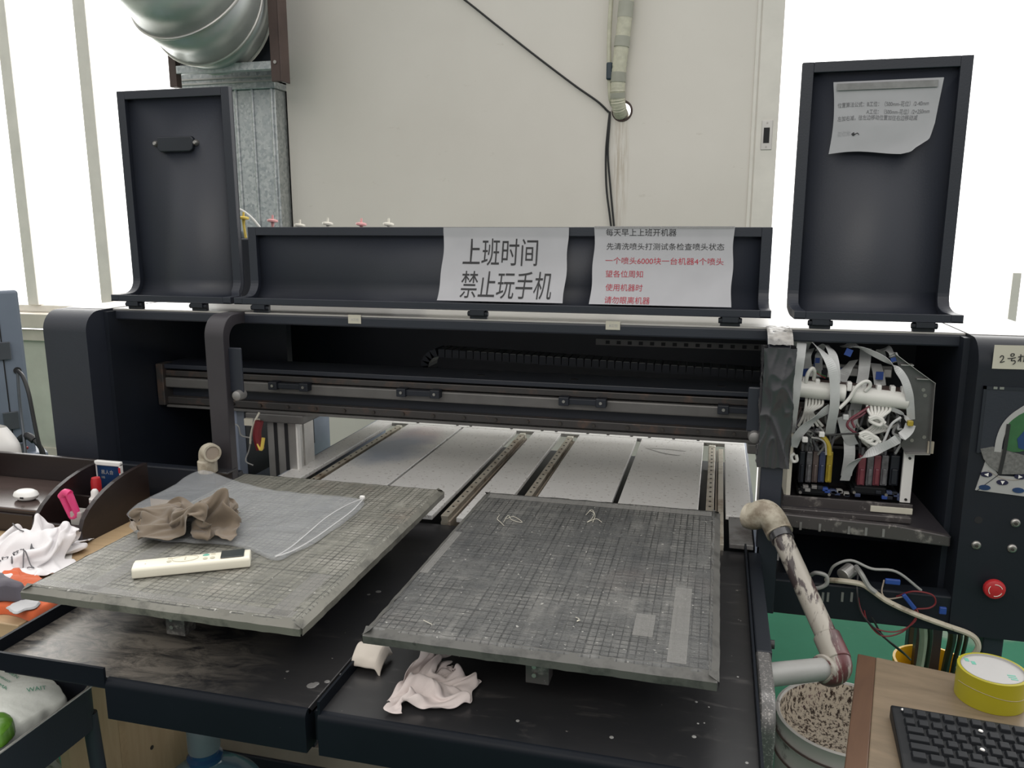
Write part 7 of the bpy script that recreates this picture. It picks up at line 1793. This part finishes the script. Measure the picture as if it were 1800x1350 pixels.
MB().prism(b_, 'z', CZ-0.085, CZ-0.080).build('tray_floor', M['black'], ct)
MB().tube([(p[0]-0.002, p[1]-0.002, CZ) for p in a_[1:]], 0.0024, n=8, sub=3).build('tray_rim', M['alu'], ct, smooth=True)  # bright metal tone paints the light caught by the black rim
for (x, y) in ((-1.128, 1.150), (-1.128, 0.575)):
    MB().tube([(x, y, CZ-0.06), (x+0.02, y-0.006, 0.35), (x+0.05, y-0.02, 0.02)], 0.014, n=14, sub=3).build('leg', M['black'], ct, smooth=True)
MB().box(-1.72, -1.13, 0.60, 1.13, 0.22, 0.232).build('lower_shelf', M['black'], ct)
sbo, sb2 = heap('carrier_bag', zl([(-90, 1175), (0, 1163), (40, 1166), (76, 1172), (90, 1190), (122, 1228), (90, 1250), (40, 1280), (-10, 1305), (-90, 1310)], CZ+0.0), 0.100, M['shopbag'], CZ-0.079, 31, 'translucent carrier bag with green print in the black cart', 'bag', folds=4, amp=0.22, edge=0.93, flat=0.8, dirn=(0.8, 0.5))
tb = MB()
def onbag(px_, py_):
    q = atz(px_, py_, CZ-0.02); h = sb2.ray_cast(Vector((q.x, q.y, 2)), Vector((0,0,-1)))
    return (h[0] + Vector((0,0,0.002))) if h[0] else Vector((q.x, q.y, CZ))
for body, pa, pb, hg in (('NGBEN', (6, 1207), (34, 1228), 10), ('COMPANY', (-6, 1221), (22, 1238), 7), ('BEMA', (-8, 1238), (16, 1252), 9), ('WAIT', (52, 1252), (86, 1243), 9)):
    v2, f2, wd2 = text2d(body, 1.0)
    dx, dy = pb[0]-pa[0], pb[1]-pa[1]
    L_ = math.hypot(dx, dy); ux, uy = dx/L_, dy/L_
    tb.add([onbag(pa[0] + x*L_/wd2*ux + y*hg*uy*1.0, pa[1] + x*L_/wd2*uy - y*hg*ux) for x, y in v2], f2)
tb.build('green_print', M['shopprint'], sbo, recalc=False)
heap('green_packet', zl([(-40, 1262), (0, 1255), (14, 1258), (26, 1270), (20, 1285), (0, 1302), (-40, 1310)], CZ+0.01), 0.03, M['leafgreen'], CZ-0.004, 33, 'shiny green packet on the carrier bag at the left edge', 'packet', folds=8, amp=0.3, flat=0.5)
heap('plastic_bag', zl([(40, 1350), (60, 1328), (90, 1318), (108, 1330), (106, 1352), (80, 1370), (40, 1372)], 0.33), 0.10, M['shopbag'], 0.233, 35, 'crumpled white plastic bag on the cart lower shelf', 'bag', folds=16, amp=0.6, flat=0.4)

# ------------------------------------------------------------------ water bottle
def bottle():
    c = Vector((-0.998, 1.305, 0))
    t = thing('water_bottle', 'large blue water cooler bottle standing under the front tray', 'water bottle', c)
    MB().lathe([(0, 0.0), (0.12, 0.0), (0.132, 0.012), (0.132, 0.10), (0.127, 0.11), (0.132, 0.12), (0.132, 0.27), (0.128, 0.30), (0.105, 0.34), (0.065, 0.375), (0.036, 0.392), (0.031, 0.40), (0.031, 0.405)], c, (0,0,1), 60).build('bottle_body', M['bottle'], t, smooth=True)
    MB().lathe([(0.0312, 0.40), (0.036, 0.402), (0.036, 0.410), (0.029, 0.415), (0.029, 0.43)], c, (0,0,1), 40).build('bottle_neck', M['bottleneck'], t, smooth=True)
    MB().lathe([(0.0315, 0.425), (0.0325, 0.43), (0.0325, 0.475), (0.029, 0.482), (0, 0.483)], c, (0,0,1), 40).build('bottle_cap', M['capgrey'], t, smooth=True)
bottle()

S.render.film_transparent = False
